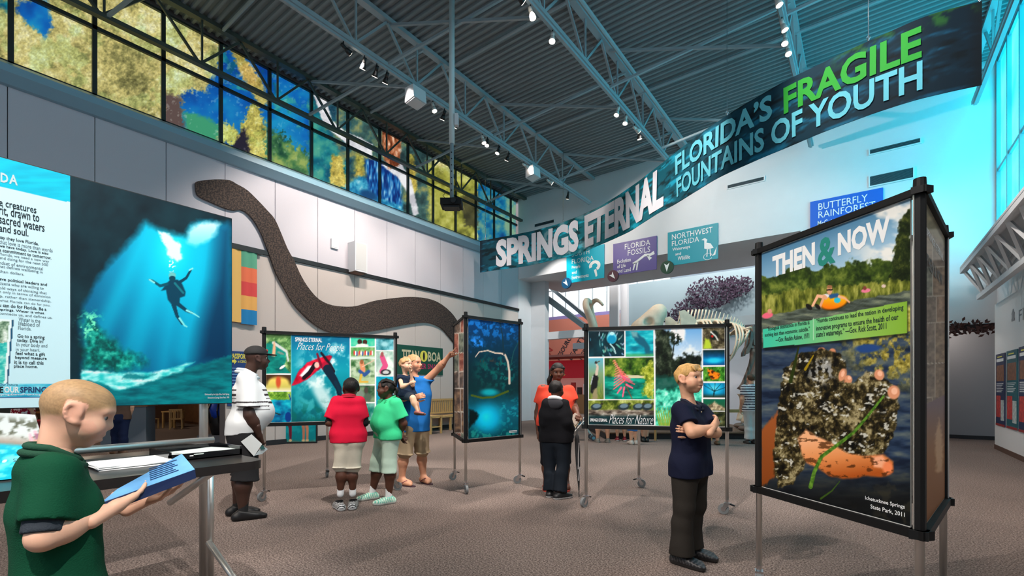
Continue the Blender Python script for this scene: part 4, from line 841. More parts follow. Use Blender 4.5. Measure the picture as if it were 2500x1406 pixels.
for st, yb, x1, yt, bo in (('say they love Florida.', 496, 205, 512, 1), ('that love is more than words', 518, 277, 548, 0), ('we have today. Love is also', 541, 255, 568, 1), ('a commitment to tomorrow.', 562, 270, 592, 1), ('Florida, we need a new way', 586, 258, 612, 0), ('and doing for the next 500', 608, 252, 630, 0),
                       ('ndset of environmental', 632, 225, 650, 0), ('hat defines wellbeing in', 655, 224, 670, 0), ('than dollars.', 677, 128, 682, 0), ('ave political leaders and', 725, 245, 738, 1), ('tizens who are willing to', 748, 228, 758, 0), ('old ways of thinking that', 772, 243, 784, 0), ('h only in terms of dominion', 792, 262, 806, 0),
                       ('ip, rather than stewardship.', 815, 265, 829, 0), ('what Florida can do for you.', 838, 260, 851, 0), ('u can do for Florida. Be a', 862, 240, 869, 1), ('springs. Water is what', 886, 228, 892, 1), ('connects us, and defines us.', 906, 270, 916, 0)):
    zt(st, -3, yb, x1, yt, M_tdark if bo else M_tg, .012 if bo else 0)
for st, x0, yb, x1, yt, bo in (('Water is the', 97, 940, 208, 930, 0), ('lifeblood of', 96, 963, 206, 950, 0), ('Florida.', 94, 985, 162, 972, 0), ('Go to a spring', 90, 1032, 229, 1017, 1), ('today. Dive in!', 88, 1054, 222, 1038, 1), ('In your body and', 85, 1077, 242, 1061, 0), ('in your heart,', 82, 1100, 205, 1085, 0),
                           ('feel what a gift', 80, 1122, 230, 1106, 1), ('beyond measure', 78, 1142, 238, 1128, 1), ('it is to call this', 74, 1164, 222, 1149, 1), ('place home.', 72, 1187, 192, 1170, 1)):
    zt(st, x0, yb, x1, yt, M_tdark if bo else M_tg, .014 if bo else 0)
zt('E', 0, 1312, 18, 1280, M_tdark, .03); zt('OUR', 22, 1312, 98, 1280, M_twhite, .03); zt('SPRINGS', 102, 1311, 253, 1281, M_navy, .03); zt('SpringsEternalProject.org', -4, 1328, 205, 1314, M_twhite, .01); zt('Our Future', -2, 1275, 90, 1264, M_navy)
uvtext(SI, 'Embraced by the Light, Blue Hole Spring', .80, .98, .040, .052, M_twhite, LBP); uvtext(SI, 'Ichetucknee Springs State Park, 1995', .82, .98, .022, .034, M_twhite, LBP)
for y in (1.33, -.75):
    MB().cyl((XP - .055, y, 0), (XP - .055, y, 2.5), .027, n=14).build('post', M_alu, lb, True)
    MB().cyl((XP + .03, y + .012, 0), (XP + .03, y + .012, .97), .02, n=12).build('post', M_alu, lb, True)
    MB().tube([(XP + .03, y, .30), (-2.95, y + .02, .02)], .02).build('foot_brace', M_alu, lb, True)
MB().tube([(XP + .08, -.8, 1.0), (XP + .08, 1.34, 1.0)], .022, 12).build('back_rail', M_alu, lb, True)
rt = thing('reading_table', 'black topped shelf table fixed before the diver board', 'table', (-3.05, .1, .9))
for y in (1.1, -.6): MB().tube([(XP + .06, y, .62), (-2.85, y + .02, .915)], .02).build('brace', M_alu, rt, True)
tt = MB(); pr = [(-3.55, -1.0), (-2.6, -1.0)] + [(-2.68 + .08 * math.cos(a), 1.17 + .08 * math.sin(a)) for a in np.linspace(0, math.pi / 2, 6)] + [(-3.5 - .05 * math.cos(a), 1.2 + .05 * math.sin(a)) for a in np.linspace(math.pi / 2, 0, 4)]
tt.prism([(x, y, .915) for x, y in pr], None, (0, 0, .045)); tt.build('table_top', mat('black_laminate', (30, 27, 27), .35, noise=.1), rt)
# slanted print standing on the table
SA = Sheet((-2.87, -.35, .968), (0, .80, 0), (-.42, 0, .27), [proj((-3.29, -.35, 1.232)), proj((-3.29, .45, 1.232)), proj((-2.87, .45, .962)), proj((-2.87, -.35, .968))])
def arc(u, v, off):
    f = .62 + .38 * np.sin(np.clip(u * .62 + .08, 0, 1) * math.pi); return SA.at(u, v * f, off)
sp = thing('slanted_print', 'slanted arched print with teal water lying on the reading table', 'sign', (-3.0, .1, .96))
SA.graphic('printed_graphic', 90, 40, paint_table_print, M_print, sp, warp=arc)
SA.graphic('backing_board', 20, 4, lambda p: None, M_blackp, sp, warp=lambda u, v, o: arc(u, v, -.006))
SA.text('Share', 31, 1131, 72, 1120, M_tg, sp)

# ================================================================ hanging banner
BP = [(1172, 588), (1240, 576), (1314, 561), (1375, 543), (1430, 521), (1485, 493), (1555, 446), (1625, 391), (1700, 332), (1790, 271), (1884, 215), (1960, 176), (2041, 137), (2140, 91), (2246, 44), (2320, 21), (2398, 2)]
_bp = np.array(BP, float); _xs = np.linspace(1172, 2398, 240); _ys = np.interp(_xs, _bp[:, 0], _bp[:, 1])
for _ in range(40): _ys[1:-1] = (_ys[:-2] + 2 * _ys[1:-1] + _ys[2:]) / 4
HT, HB = 5.0, 5.0 / 1.275
_pl = np.array([(ray(a, b) * (HT / (HOR - b)))[:2] for a, b in zip(_xs, _ys)])
_sl = np.concatenate([[0], np.cumsum(np.hypot(*np.diff(_pl, axis=0).T))]); _sl /= _sl[-1]
def bwarp(u, v, off):
    x = np.interp(u, _sl, _pl[:, 0]); y = np.interp(u, _sl, _pl[:, 1]); dx = np.interp(np.clip(u + .01, 0, 1), _sl, _pl[:, 0]) - np.interp(np.clip(u - .01, 0, 1), _sl, _pl[:, 0]); dy = np.interp(np.clip(u + .01, 0, 1), _sl, _pl[:, 1]) - np.interp(np.clip(u - .01, 0, 1), _sl, _pl[:, 1])
    L = np.hypot(dx, dy); nx, ny = dy / L, -dx / L; rip = .025 * np.sin(u * 37) * (1 - v) + .004 * np.sin(u * 90 + v * 3)
    return np.stack([x + nx * (off + rip), y + ny * (off + rip), EYE + HB + (HT - HB) * v], 1)
bn = thing('hanging_banner', 'long wavy teal banner reading SPRINGS ETERNAL hanging across the hall', 'banner', bwarp(np.array([.5]), np.array([0.]), 0)[0])
def paint_banner(p):
    u = p.x; v = p.y; X = u * 1200; Y = (1 - v) * 100
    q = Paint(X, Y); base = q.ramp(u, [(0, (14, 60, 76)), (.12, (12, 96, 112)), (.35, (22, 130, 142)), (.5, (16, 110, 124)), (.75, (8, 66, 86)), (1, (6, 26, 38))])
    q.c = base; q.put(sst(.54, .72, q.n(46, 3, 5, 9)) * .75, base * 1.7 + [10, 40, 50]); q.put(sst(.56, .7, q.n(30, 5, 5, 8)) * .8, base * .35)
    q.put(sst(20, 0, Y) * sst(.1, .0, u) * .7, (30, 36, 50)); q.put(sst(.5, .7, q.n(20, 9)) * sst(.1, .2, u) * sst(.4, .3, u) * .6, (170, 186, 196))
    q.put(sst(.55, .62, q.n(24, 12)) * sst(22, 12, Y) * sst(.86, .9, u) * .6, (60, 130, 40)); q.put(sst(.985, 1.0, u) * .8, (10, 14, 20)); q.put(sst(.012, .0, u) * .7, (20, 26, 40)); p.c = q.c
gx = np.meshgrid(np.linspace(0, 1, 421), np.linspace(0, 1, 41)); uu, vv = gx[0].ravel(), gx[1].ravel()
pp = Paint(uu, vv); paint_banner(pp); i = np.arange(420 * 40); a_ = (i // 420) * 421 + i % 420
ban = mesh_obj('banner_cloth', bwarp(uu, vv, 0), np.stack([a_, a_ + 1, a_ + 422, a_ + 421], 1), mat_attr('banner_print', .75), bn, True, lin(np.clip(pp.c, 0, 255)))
mesh_obj('banner_back', bwarp(uu, vv, -.012), np.stack([a_, a_ + 421, a_ + 422, a_ + 1], 1), mat('banner_back', (40, 80, 90), .8), bn, True)
def btext(st, x0, x1, v0, v1, m, bold, off=.02):
    T = text_mesh(st, bold, 0, 3); q = (T[0] - T[0].min(0)) / (T[0].max(0) - T[0].min(0)); u0, u1 = np.interp([x0, x1], _xs, _sl)
    mesh_obj('lettering', bwarp(u0 + (u1 - u0) * q[:, 0], v0 + (v1 - v0) * q[:, 1], off), T[1], m, bn)
M_bl = mat('ink_banner_white', (236, 238, 246), .7); M_bs = mat('ink_banner_shadow', (10, 40, 52), .8); M_bc = mat('ink_banner_cyan', (104, 206, 226), .7); M_bg = mat('ink_banner_green', (40, 172, 50), .7)
btext('SPRINGS', 1212, 1413, .08, .93, M_bl, .05); btext('ETERNAL', 1428, 1622, .08, .93, M_bl, .05)
btext('FLORIDA\u2019S', 1650, 1886, .54, .92, M_bc, .03); btext('FRAGILE', 1914, 2250, .50, .90, M_bg, .03); btext('FOUNTAINS OF YOUTH', 1652, 2252, .10, .47, M_bc, .025)
for px in (1375, 1775, 2120, 1185, 2392):
    uq = np.interp(px, _xs, _sl); P = bwarp(np.array([uq]), np.array([1.0]), 0)[0]
    MB().cyl(P, (P[0], P[1], 8.9), .006, n=6).build('hanging_wire', M_chrome, bn); MB().tube([P + [.0, 0, .0], P + [.02, 0, .05], P + [0, 0, .09], P + [-.02, 0, .05], P], .006, 6).build('hook', M_chrome, bn)

# ================================================================ signs and grilles on the back wall
def wsign(name, label, cat, TL, BR, rgb, Y=15.36, texts=(), icon=None):
    a = atY(*TL, Y); b = atY(*BR, Y); x0, x1, z0, z1 = a[0], b[0], b[2], a[2]
    t = thing(name, label, cat, ((x0 + x1) / 2, Y, z0)); bd = MB().lohi((x0, Y, z0), (x1, Y + .03, z1)).build('sign_board', mat('sign_' + '%d_%d_%d' % rgb, rgb, .5), t)
    w, h = x1 - x0, z1 - z0
    for st, u0, v0, u1, v1, bo in texts: flat_text(st, (x0 + u0 * w, Y - .004, z0 + v0 * h), ((u1 - u0) * w, 0, 0), (0, 0, (v1 - v0) * h), M_twhite, t, bo)
    if icon:
        for k, pts in enumerate(icon):
            MB().prism([(x0 + u * w, Y - .004, z0 + v * h) for u, v in pts], None, (0, -.003, 0)).build('emblem', M_twhite, t)
    return t
def ringarc(cx, cy, r0, r1, a0, a1, n=12):
    A = np.linspace(math.radians(a0), math.radians(a1), n); return [(cx + r1 * math.cos(a), cy + 1.1 * r1 * math.sin(a)) for a in A] + [(cx + r0 * math.cos(a), cy + 1.1 * r0 * math.sin(a)) for a in A[::-1]]
wsign('hall_sign', 'teal wall sign reading SOUTH FLORIDA People and Environments', 'sign', (1383, 614), (1475, 678), (0, 172, 198),
      texts=(('SOUTH', .15, .80, .62, .93, 0), ('FLORIDA', .15, .58, .73, .72, 0), ('People', .15, .40, .38, .52, .01), ('and', .15, .26, .28, .36, .01), ('Environments', .15, .10, .60, .21, .01)), icon=(ringarc(.76, .4, .07, .15, -60, 200), [(.74, .28), (.79, .06), (.83, .1), (.80, .3)], [(.60, .5), (.54, .58), (.66, .56)]))
wsign('hall_sign', 'purple wall sign reading FLORIDA FOSSILS with skeleton emblem', 'sign', (1497, 596), (1603, 657), (94, 82, 152),
      texts=(('FLORIDA', .28, .76, .86, .93, 0), ('FOSSILS', .35, .55, .86, .72, 0), ('Evolution', .1, .36, .42, .48, .01), ('of Life', .1, .21, .30, .33, .01), ('and Land', .1, .06, .42, .18, .01)), icon=([(.45, .3), (.58, .38), (.74, .52), (.86, .5), (.94, .56), (.96, .46), (.86, .42), (.74, .44), (.60, .32), (.52, .26)], [(.5, .3), (.46, .08), (.49, .08), (.54, .28)], [(.56, .32), (.54, .06), (.57, .06), (.6, .3)], [(.78, .46), (.84, .3), (.9, .36), (.83, .44)]))
wsign('hall_sign', 'teal wall sign reading NORTHWEST FLORIDA with wading bird emblem', 'sign', (1630, 568), (1753, 631), (0, 150, 168),
      texts=(('NORTHWEST', .09, .76, .90, .92, 0), ('FLORIDA', .09, .57, .64, .72, 0), ('Waterways', .1, .40, .46, .52, .01), ('and', .16, .28, .28, .36, .01), ('Wildlife', .21, .12, .46, .24, .01)), icon=([(.68, .6), (.75, .64), (.8, .58), (.78, .5), (.86, .46), (.92, .32), (.82, .3), (.74, .34), (.74, .52), (.74, .57)], [(.79, .32), (.78, .1), (.80, .1), (.81, .32)], [(.84, .32), (.85, .1), (.87, .1), (.86, .32)], ringarc(.81, .1, .08, .09, 0, 330), [(.9, .1), (.98, .34), (.95, .12)]))
wsign('hall_sign', 'bright blue wall sign reading BUTTERFLY RAINFOREST behind the nearest kiosk', 'sign', (1978, 493), (2156, 567), (14, 98, 206),
      texts=(('BUTTERFLY', .12, .76, .80, .92, 0), ('RAINFOREST', .12, .57, .90, .73, 0), ('McGuire', .11, .38, .38, .51, .01)))
for px, py, r, rgb, w, rot in ((1382, 691, .2, (16, 82, 124), 'blue', -35), (1496, 673.5, .2, (86, 46, 60), 'maroon', -38), (1628, 652, .21, (16, 66, 46), 'dark green', 0)):
    c = atY(px, py, 15.28); t = thing('arrow_disc', 'round %s disc with white arrow at a wall sign corner' % w, 'sign', c - UP * r)
    MB().cyl(c + [0, .079, 0], c - [0, .0, 0], r, n=28).build('disc', mat('disc_' + w, rgb, .5), t); a = math.radians(rot); f = lambda u, v: c + np.array([(u * math.cos(a) + v * math.sin(a)) * r, -.004, (-u * math.sin(a) + v * math.cos(a)) * r])
    MB().prism([f(0, -.72), f(.42, .62), f(0, .3), f(-.42, .62)], None, (0, -.004, 0)).build('arrow', M_twhite, t)
def grille(label, x0, x1, y0, y1, n):
    a = atY(x0, y0, YB); b = atY(x0, y1, YB); c = atY(x1, y0, YB); z1, z0 = a[2], b[2]; xa, xb = a[0], c[0]
    t = thing('air_grille', label, 'vent', ((xa + xb) / 2, YB, z0)); MB().lohi((xa, YB - .012, z0), (xb, YB - .002, z1)).build('grille_back', mat('grille_dark', (26, 40, 48), .7), t)
    f = MB(); f.lohi((xa - .03, YB - .03, z0 - .03), (xb + .03, YB, z0)).lohi((xa - .03, YB - .03, z1), (xb + .03, YB, z1 + .03)).lohi((xa - .03, YB - .03, z0), (xa, YB, z1)).lohi((xb, YB - .03, z0), (xb + .03, YB, z1)); f.build('grille_frame', M_white, t)
    for k in range(n):
        z = z0 + (z1 - z0) * (k + .5) / n; MB().lohi((xa, YB - .025, z - .008), (xb, YB - .012, z + .004)).build('louvre', mat('louvre', (70, 92, 100), .5), t)
grille('narrow air grille high on the back wall, left of the two right hand grilles', 1777, 1865, 453, 461, 3); grille('topmost narrow air grille on the back wall by the cyan glow', 2124, 2246, 367, 377, 3); grille('deep louvred air grille on the back wall above the butterfly sign', 2124, 2229, 432, 455, 9); grille('small air grille on the back wall above the banner beginning', 1306, 1353, 548, 555, 2)

# ================================================================ gallery beyond the opening
M_grey = mat('gallery_blue_grey', (150, 172, 182), .8); M_sal = mat('gallery_salmon', (176, 112, 96), .8)
struct(MB().lohi((-8.95, 21, 0), (-1.2, 21.2, 6.2)).build('wall_gallery', M_grey))
struct(MB().lohi((-20, 26, 0), (-8, 26.2, 5.75)).build('wall_gallery_far', M_sal)); struct(MB().lohi((-20, 26, 5.75), (-8, 26.2, 5.95)).build('trim_3', mat('violet_paint', (128, 120, 176), .7)))
struct(MB().lohi((-20, 15.4, 9.4), (-1.2, 26.2, 9.6)).build('ceiling_gallery', M_white)); struct(MB().lohi((-20.2, 16.6, 0), (-20, 26, 9.4)).build('wall_gallery_side', M_sal))
m = MB()
for k in range(13): m.lohi((-20 + k * .95, 26.02, 5.95), (-19.94 + k * .95, 26.1, 9.4))
m.lohi((-20, 26.02, 7.6), (-8, 26.1, 7.66)); window_3 = struct(m.build('window_3', M_steel, org=(-14, 26, 6)))
G_day = glow('bright_daylight_glass', (236, 240, 250), 1.6)
for k in range(12): MB().lohi((-19.94 + k * .95, 26.08, 5.95), (-19.06 + k * .95, 26.12, 9.4)).build('pane', G_day, window_3)
def steel(label, a, b, w, h): return tag(MB().beam(a, b, w, h).build('steel_brace', M_steel), label, 'beam')
struct(MB().lohi((-10.5, 16.5, 3.36), (-1.43, 16.75, 3.66)).build('trim_4', M_white)); struct(MB().lohi((-10.5, 18.6, 3.1), (-1.43, 18.8, 3.36)).build('trim_5', M_white))
steel('thick white diagonal brace rising to the corner of the opening', atY(1302, 703, 16.85), atY(1432, 800, 16.85), .28, .2); steel('thinner white diagonal brace behind the thick one in the opening', atY(1348, 704, 18.9), atY(1452, 790, 18.9), .22, .16)
struct(MB().lohi((-9.0, 19.2, 3.3), (-8.6, 19.4, 9.3)).build('trim_6', M_white)); struct(MB().lohi((-9.2, 20.8, 0), (-8.85, 21.2, 9.3)).build('trim_7', M_white))
# words on the salmon wall
for st, px, w in (('LIN', 1342, .8), ('RESOURCE', 1372, 1.8), ('BEAUTY', 1402, 1.7), ('HERITAGE', 1428, 1.8)):
    P = atY(px - 6, 880, 25.98); d = nrm((.55, 0, .83)); flat_text(st, P, d * w, np.array([-.83, 0, .55]) * .34, mat('ink_red', (150, 40, 40), .6) if st == 'LIN' else M_tdark, bpy.data.objects['wall_gallery_far'], .01)
tg = thing('museum_shop', 'red lit museum shop counter seen past the woman in orange shirt', 'shop counter', (-13.2, 22, 0))
MB().lohi((-17, 22, 0), (-10.2, 22.8, 1.0)).build('counter', mat('shop_ochre', (150, 110, 70), .6), tg); MB().lohi((-17, 23.0, 1.9), (-10.2, 23.1, 2.9)).build('fascia', mat('shop_red', (190, 30, 44), .5, emit=.25), tg); MB().lohi((-17, 23.2, 0), (-10.2, 23.3, 1.9)).build('back_panel', mat('shop_pink', (214, 150, 140), .6, emit=.25), tg); MB().lohi((-17.5, 21.6, 3.0), (-10.0, 23.4, 3.12)).build('canopy', mat('shop_canopy', (150, 96, 88), .7), tg)
rg = random.Random(3)
for k in range(16): MB().lohi((-16.5 + k * .38, 22.3, 1.0), (-16.3 + k * .38, 22.5, 1.15 + rg.random() * .5)).build('shop_goods', [M_twhite, mat('shop_red2', (170, 40, 40)), mat('shop_dark', (60, 40, 40))][k % 3], tg)
# butterflies swarm
rng = np.random.default_rng(5); V = []; F = []
cl = [(1740, 715, 62, 38, 620), (1800, 700, 40, 26, 300), (1660, 768, 46, 14, 180), (1625, 790, 22, 12, 40), (1690, 745, 40, 16, 160)]
for cx, cy, rx, ry, n in cl:
    for _ in range(n):
        a = rng.uniform(0, 6.28); r = math.sqrt(rng.uniform(0, 1)); P = atY(cx + rx * r * math.cos(a), cy + ry * r * math.sin(a) - .1 * (rx * r * math.cos(a)), 20.9); P[1] -= rng.uniform(0, .25); P[0] = min(P[0], -1.5)
        t = rng.uniform(0, 6.28); s = rng.uniform(.045, .085); e = np.array([math.cos(t), 0, math.sin(t)]); f = np.array([-math.sin(t), -.5, math.cos(t)]); k = len(V)
        V += [P - e * s * .5, P + e * s * .5, P + f * s + e * s * .3, P - f * s * .9 + e * s * .2 + [0, -.02, 0]]; F += [(k, k + 1, k + 2), (k, k + 1, k + 3)]
o = mesh_obj('butterfly_swarm', V, F, mat('butterfly_plum', (56, 40, 62), .8), kind='stuff'); tag(o, 'swarm of small dark plum butterflies spread over the blue gray gallery wall', 'butterflies')
struct(MB().lohi((-5.0, 16.9, 0), (-1.43, 17.0, 3.6)).build('wall_partition', mat('partition_white', (226, 226, 236), .8)))
def ceil_lamp(P, label, power, rgb=(1, .93, .86)):
    t = thing('downlight', label, 'lamp', P - UP * .1); MB().cyl(P, P - UP * .1, .09, .1, 14).build('housing', M_lampw, t); MB().cyl(P - UP * .1, P - UP * .104, .08, n=14).build('bulb', M_bulb, t)
    l = bpy.data.lights.new('lamp_light', 'POINT'); l.energy = power; l.color = rgb; l.shadow_soft_size = .15; o = bpy.data.objects.new('lamp_light', l); COL.objects.link(o); o.parent = t; o.location = (0, 0, -.12)
for P, w, n in (((-4.5, 18.2, 9.4), 700, 'over the mammoth'), ((-8, 17.6, 9.4), 500, 'behind the opening corner'), ((-2.6, 18.5, 9.4), 500, 'near the partition'), ((-13, 23.5, 9.4), 500, 'above the shop'), ((-10, 22, 9.4), 700, 'by the gallery column')): ceil_lamp(np.array(P), 'added round gallery ceiling lamp ' + n, w)  # unseen lamps added because no other light reaches the gallery

# ================================================================ mammoth skeleton on its platform
M_bone = mat('bone', (224, 202, 176), .6, noise=.18, nscale=5, bump=.2, bscale=20); M_boned = mat('bone_dark', (120, 100, 90), .6, noise=.3, nscale=5)
ZM = 13.0
def mm(px, py, dz=0.0): return atD(px, py, ZM + dz)
mb0 = atD(1700, 1049, ZM); mam = thing('mammoth_skeleton', 'mounted mammoth skeleton with curling tusks behind the nature kiosk', 'skeleton', (mb0[0], mb0[1], .18))
def sm(pts, n=20):
    pts = np.array(pts, float); t = np.linspace(0, len(pts) - 1, n); out = []
    for x in t:
        i = int(min(x, len(pts) - 2)); f = x - i; p0, p1, p2, p3 = pts[max(i - 1, 0)], pts[i], pts[i + 1], pts[min(i + 2, len(pts) - 1)]
        out.append(.5 * ((2 * p1) + (p2 - p0) * f + (2 * p0 - 5 * p1 + 4 * p2 - p3) * f * f + (3 * p1 - p0 - 3 * p2 + p3) * f ** 3))
    return out
MB().tube(sm([mm(1545, 850, -.3), mm(1490, 880, -.5), mm(1455, 815, -.7), mm(1441, 775, -.8), mm(1431, 748, -.8), mm(1432, 734, -.6), mm(1440, 738, -.4)], 26), np.linspace(.13, .07, 26), 10).build('tusk', M_bone, mam, True)
MB().tube(sm([mm(1545, 850, .3), mm(1500, 880, .6), mm(1462, 830, .8), mm(1448, 780, .8), mm(1442, 748, .6), mm(1452, 734, .4), mm(1462, 735, .2), mm(1472, 745, .1)], 26), np.linspace(.13, .035, 26), 10).build('tusk', M_bone, mam, True)
vt = sm([mm(1640, 800), mm(1690, 788), mm(1740, 784), mm(1792, 792), mm(1818, 806), mm(1834, 822)], 30)
MB().tube(vt, [.07] * 30, 8).build('spine', M_bone, mam, True)
for k in range(22):
    p = vt[min(2 + k, 29)]; f = k / 21; h = .36 * (1 - f) ** .8 + .06; b = p + RT * (.12 * (1 - f) - .02 + .06 * f) + UP * h
    MB().tube([p, (p + b) / 2, b], [.03, .018, .026 if k < 9 else .014], 6).build('vertebra', M_bone, mam, True)
for k in range(15):
    p = vt[min(4 + int(k * 1.35), 29)]; ln = 1.5 - .035 * (k - 5) ** 2 * .5
    for s in (-1, 1):
        q = [p, p + FW * s * .35 + UP * -.1 + RT * -.03, p + FW * s * .62 - UP * ln * .45 - RT * .1, p + FW * s * .5 - UP * ln * .85 - RT * .22, p + FW * s * .28 - UP * ln - RT * .28]
        MB().tube(sm(q, 12), np.linspace(.034, .022, 12), 6).build('rib', M_bone, mam, True)
for s in (-1, 1):
    d = FW * s * .55
    MB().prism([mm(1640, 768) + d, mm(1652, 765) + d, mm(1680, 788) + d, mm(1668, 830) + d, mm(1655, 850) + d, mm(1644, 800) + d], None, FW * s * .05).build('scapula', M_bone, mam)
    MB().tube(sm([mm(1660, 845) + d, mm(1652, 880) + d, mm(1662, 930) + d], 10), [.12, .09, .08, .07, .07, .07, .08, .09, .11, .13], 8).build('humerus', M_bone, mam, True)
    MB().tube(sm([mm(1662, 935) + d, mm(1660, 985) + d, mm(1656, 1030) + d], 10), [.12, .1, .09, .08, .07, .07, .08, .09, .1, .12], 8).build('forearm', M_bone, mam, True)
    MB().ball(mm(1654, 1040) + d, .16, sc=(1, 1, .55)).build('foot', M_boned, mam, True)
    e = FW * s * .5 + (RT * .35 if s > 0 else 0)
    MB().prism([mm(1814, 800) + e, mm(1830, 806) + e, mm(1838, 830) + e, mm(1834, 850) + e, mm(1818, 846) + e], None, -FW * s * .12).build('pelvis', M_boned, mam)
    MB().prism([mm(1812, 812) + e, mm(1818, 822) + e, mm(1814, 845) + e, mm(1806, 866) + e, mm(1799, 868) + e, mm(1800, 858) + e, mm(1808, 842) + e], None, -FW * s * .1).build('ischium', M_boned, mam)
    MB().tube(sm([mm(1832, 850) + e, mm(1826, 885) + e, mm(1812, 925) + e, mm(1803, 952) + e], 10), [.15, .1, .08, .075, .075, .075, .08, .09, .12, .16], 8).build('femur', M_boned, mam, True)
    MB().tube(sm([mm(1804, 962) + e, mm(1803, 990) + e, mm(1797, 1030) + e], 10), [.16, .12, .09, .08, .075, .075, .08, .09, .1, .11], 8).build('shin', M_bone, mam, True)
    MB().ball(mm(1796, 1042) + e, .15, sc=(1.1, 1.1, .5)).build('foot', M_boned, mam, True)
MB().tube(sm([vt[0], mm(1625, 815), mm(1612, 800)], 8), [.1] * 8, 8).build('neck', M_bone, mam, True)
MB().tube(sm([mm(1832, 822), mm(1850, 850), mm(1856, 900), mm(1854, 950)], 12), np.linspace(.05, .015, 12), 6).build('tail', M_bone, mam, True)
PLT = [atZ(1478, 1072), atZ(1905, 1072)]; e = FW * 3.0
pf = thing('display_platform', 'low dark platform under the mammoth with wooden edge', 'platform', (PLT[0] + PLT[1] + e) / 2)
MB().prism([PLT[0], PLT[1], PLT[1] + e, PLT[0] + e], None, UP * .15).build('plinth', M_base, pf); MB().prism([PLT[0] - FW * .05 + UP * .15, PLT[1] - FW * .05 + UP * .15, PLT[1] + e + UP * .15, PLT[0] + e + UP * .15], None, UP * .03).build('wood_deck', mat('dark_wood', (110, 84, 62), .6, noise=.1), pf)
rl = thing('wooden_rail', 'low wooden handrail on posts before the mammoth', 'rail', atZ(1700, 1078)); Za = 12.12
MB().beam(atD(1590, 1003, Za), atD(1850, 1003, Za), .06, .08).build('handrail', M_wood, rl)
for px in (1600, 1736, 1845): A = atD(px, 1003, Za); MB().beam((A[0], A[1], 0), A, .05, .05).build('rail_post', M_wood, rl)

# ================================================================ long wall: snake cut-out and fittings
SU = [(80, 90), (100, 75), (190, 64), (260, 60), (350, 68), (400, 95), (480, 140), (560, 215), (640, 300), (700, 370), (750, 480), (800, 600), (850, 690), (900, 800), (960, 900), (1040, 990), (1130, 1035), (1230, 1050), (1340, 1045), (1480, 1005), (1620, 985), (1750, 975), (1880, 985), (1980, 1020), (2070, 1090), (2130, 1170), (2200, 1290), (2280, 1450)]
SD = [(2220, 1560), (2160, 1440), (2110, 1350), (2050, 1270), (1990, 1210), (1900, 1175), (1800, 1180), (1650, 1205), (1500, 1235), (1350, 1255), (1200, 1260), (1090, 1235), (1000, 1180), (920, 1110), (840, 1020), (770, 900), (710, 790), (670, 680), (630, 570), (590, 470), (530, 370), (470, 310), (430, 295), (380, 302), (300, 280), (220, 245), (150, 215), (100, 185), (85, 150)]
zz = lambda q: [atX(450 + x / 3.196, 420 + y / 3.196, XL + .03) for x, y in q]
out = sm(zz(SU[:6]), 16) + sm(zz(SU[5:]), 60)[1:] + sm(zz(SD[:23]), 56) + sm(zz(SD[22:]), 14)[1:]
def speck(name, a, b, sc):
    m = bpy.data.materials.new(name); m.use_nodes = True; nt = m.node_tree; bb = nt.nodes['Principled BSDF']; n = nt.nodes.new('ShaderNodeTexNoise'); n.inputs['Scale'].default_value = sc; n.inputs['Detail'].default_value = 2
    cr = nt.nodes.new('ShaderNodeValToRGB'); el = cr.color_ramp.elements; el[0].position = .44; el[0].color = tuple(lin(a)) + (1,); el[1].position = .58; el[1].color = tuple(lin(b)) + (1,)
    tc = nt.nodes.new('ShaderNodeTexCoord'); nt.links.new(tc.outputs['Object'], n.inputs['Vector']); nt.links.new(n.outputs['Fac'], cr.inputs[0]); nt.links.new(cr.outputs[0], bb.inputs['Base Color']); bb.inputs['Roughness'].default_value = .8
    return m
o = MB().prism(out, None, (.04, 0, 0)).build('snake_cutout', speck('snake_speckle', (40, 32, 30), (80, 64, 56), 30), org=(XL, 8, 2)); tag(o, 'huge brown speckled snake silhouette winding across the long wall', 'wall decoration')
def onwall(name, label, cat, x0, y0, x1, y1, rgb, dep=.03, off=0.0):
    a = atX(x0, y0, XL + dep + off); b = atX(x1, y1, XL + dep + off); t = thing(name, label, cat, (XL + .05, (a[1] + b[1]) / 2, b[2])); bd = MB().lohi((XL + off, a[1], b[2]), (XL + dep + off, b[1], a[2])).build('sign_board', mat(name + '_%d_%d_%d' % rgb, rgb, .6), t)
    return t, a, b
t, a, b = onwall('exhibit_sign', 'dark green wall sign reading TITANOBOA MONSTER SNAKE beside the pointing man', 'sign', 958, 839, 1081, 916, (8, 74, 58))
w_, h_ = b[1] - a[1], a[2] - b[2]; F2 = lambda st, u0, v0, u1, v1, m, bo=.02: flat_text(st, (XL + .034, a[1] + u0 * w_, b[2] + v0 * h_), (0, (u1 - u0) * w_, 0), (0, 0, (v1 - v0) * h_), m, t, bo)
F2('TITAN', .17, .48, .50, .84, mat('ink_sand', (206, 196, 160), .5), .03); F2('BOA', .68, .48, .96, .84, mat('ink_sand', (206, 196, 160), .5), .03); F2('MONSTER SNAKE', .22, .2, .96, .4, mat('ink_magenta', (186, 40, 96), .5), .02)
cc = np.array([XL + .033, a[1] + .595 * w_, b[2] + .66 * h_])
MB().prism([cc + [0, math.cos(q) * .075 * w_, math.sin(q) * .2 * h_] for q in np.linspace(0, 6.2, 20)], None, (.004, 0, 0)).build('emblem', mat('ink_yellow', (232, 222, 90), .5), t); MB().prism([cc + [.005, math.cos(q) * .02 * w_, math.sin(q) * .15 * h_] for q in np.linspace(0, 6.2, 14)], None, (.004, 0, 0)).build('emblem', M_black, t)
t, a, b = onwall('exhibit_poster', 'blue passport poster with yellow heading partly behind the capped man', 'poster', 556, 856, 604, 990, (26, 64, 128)); w_, h_ = b[1] - a[1], a[2] - b[2]
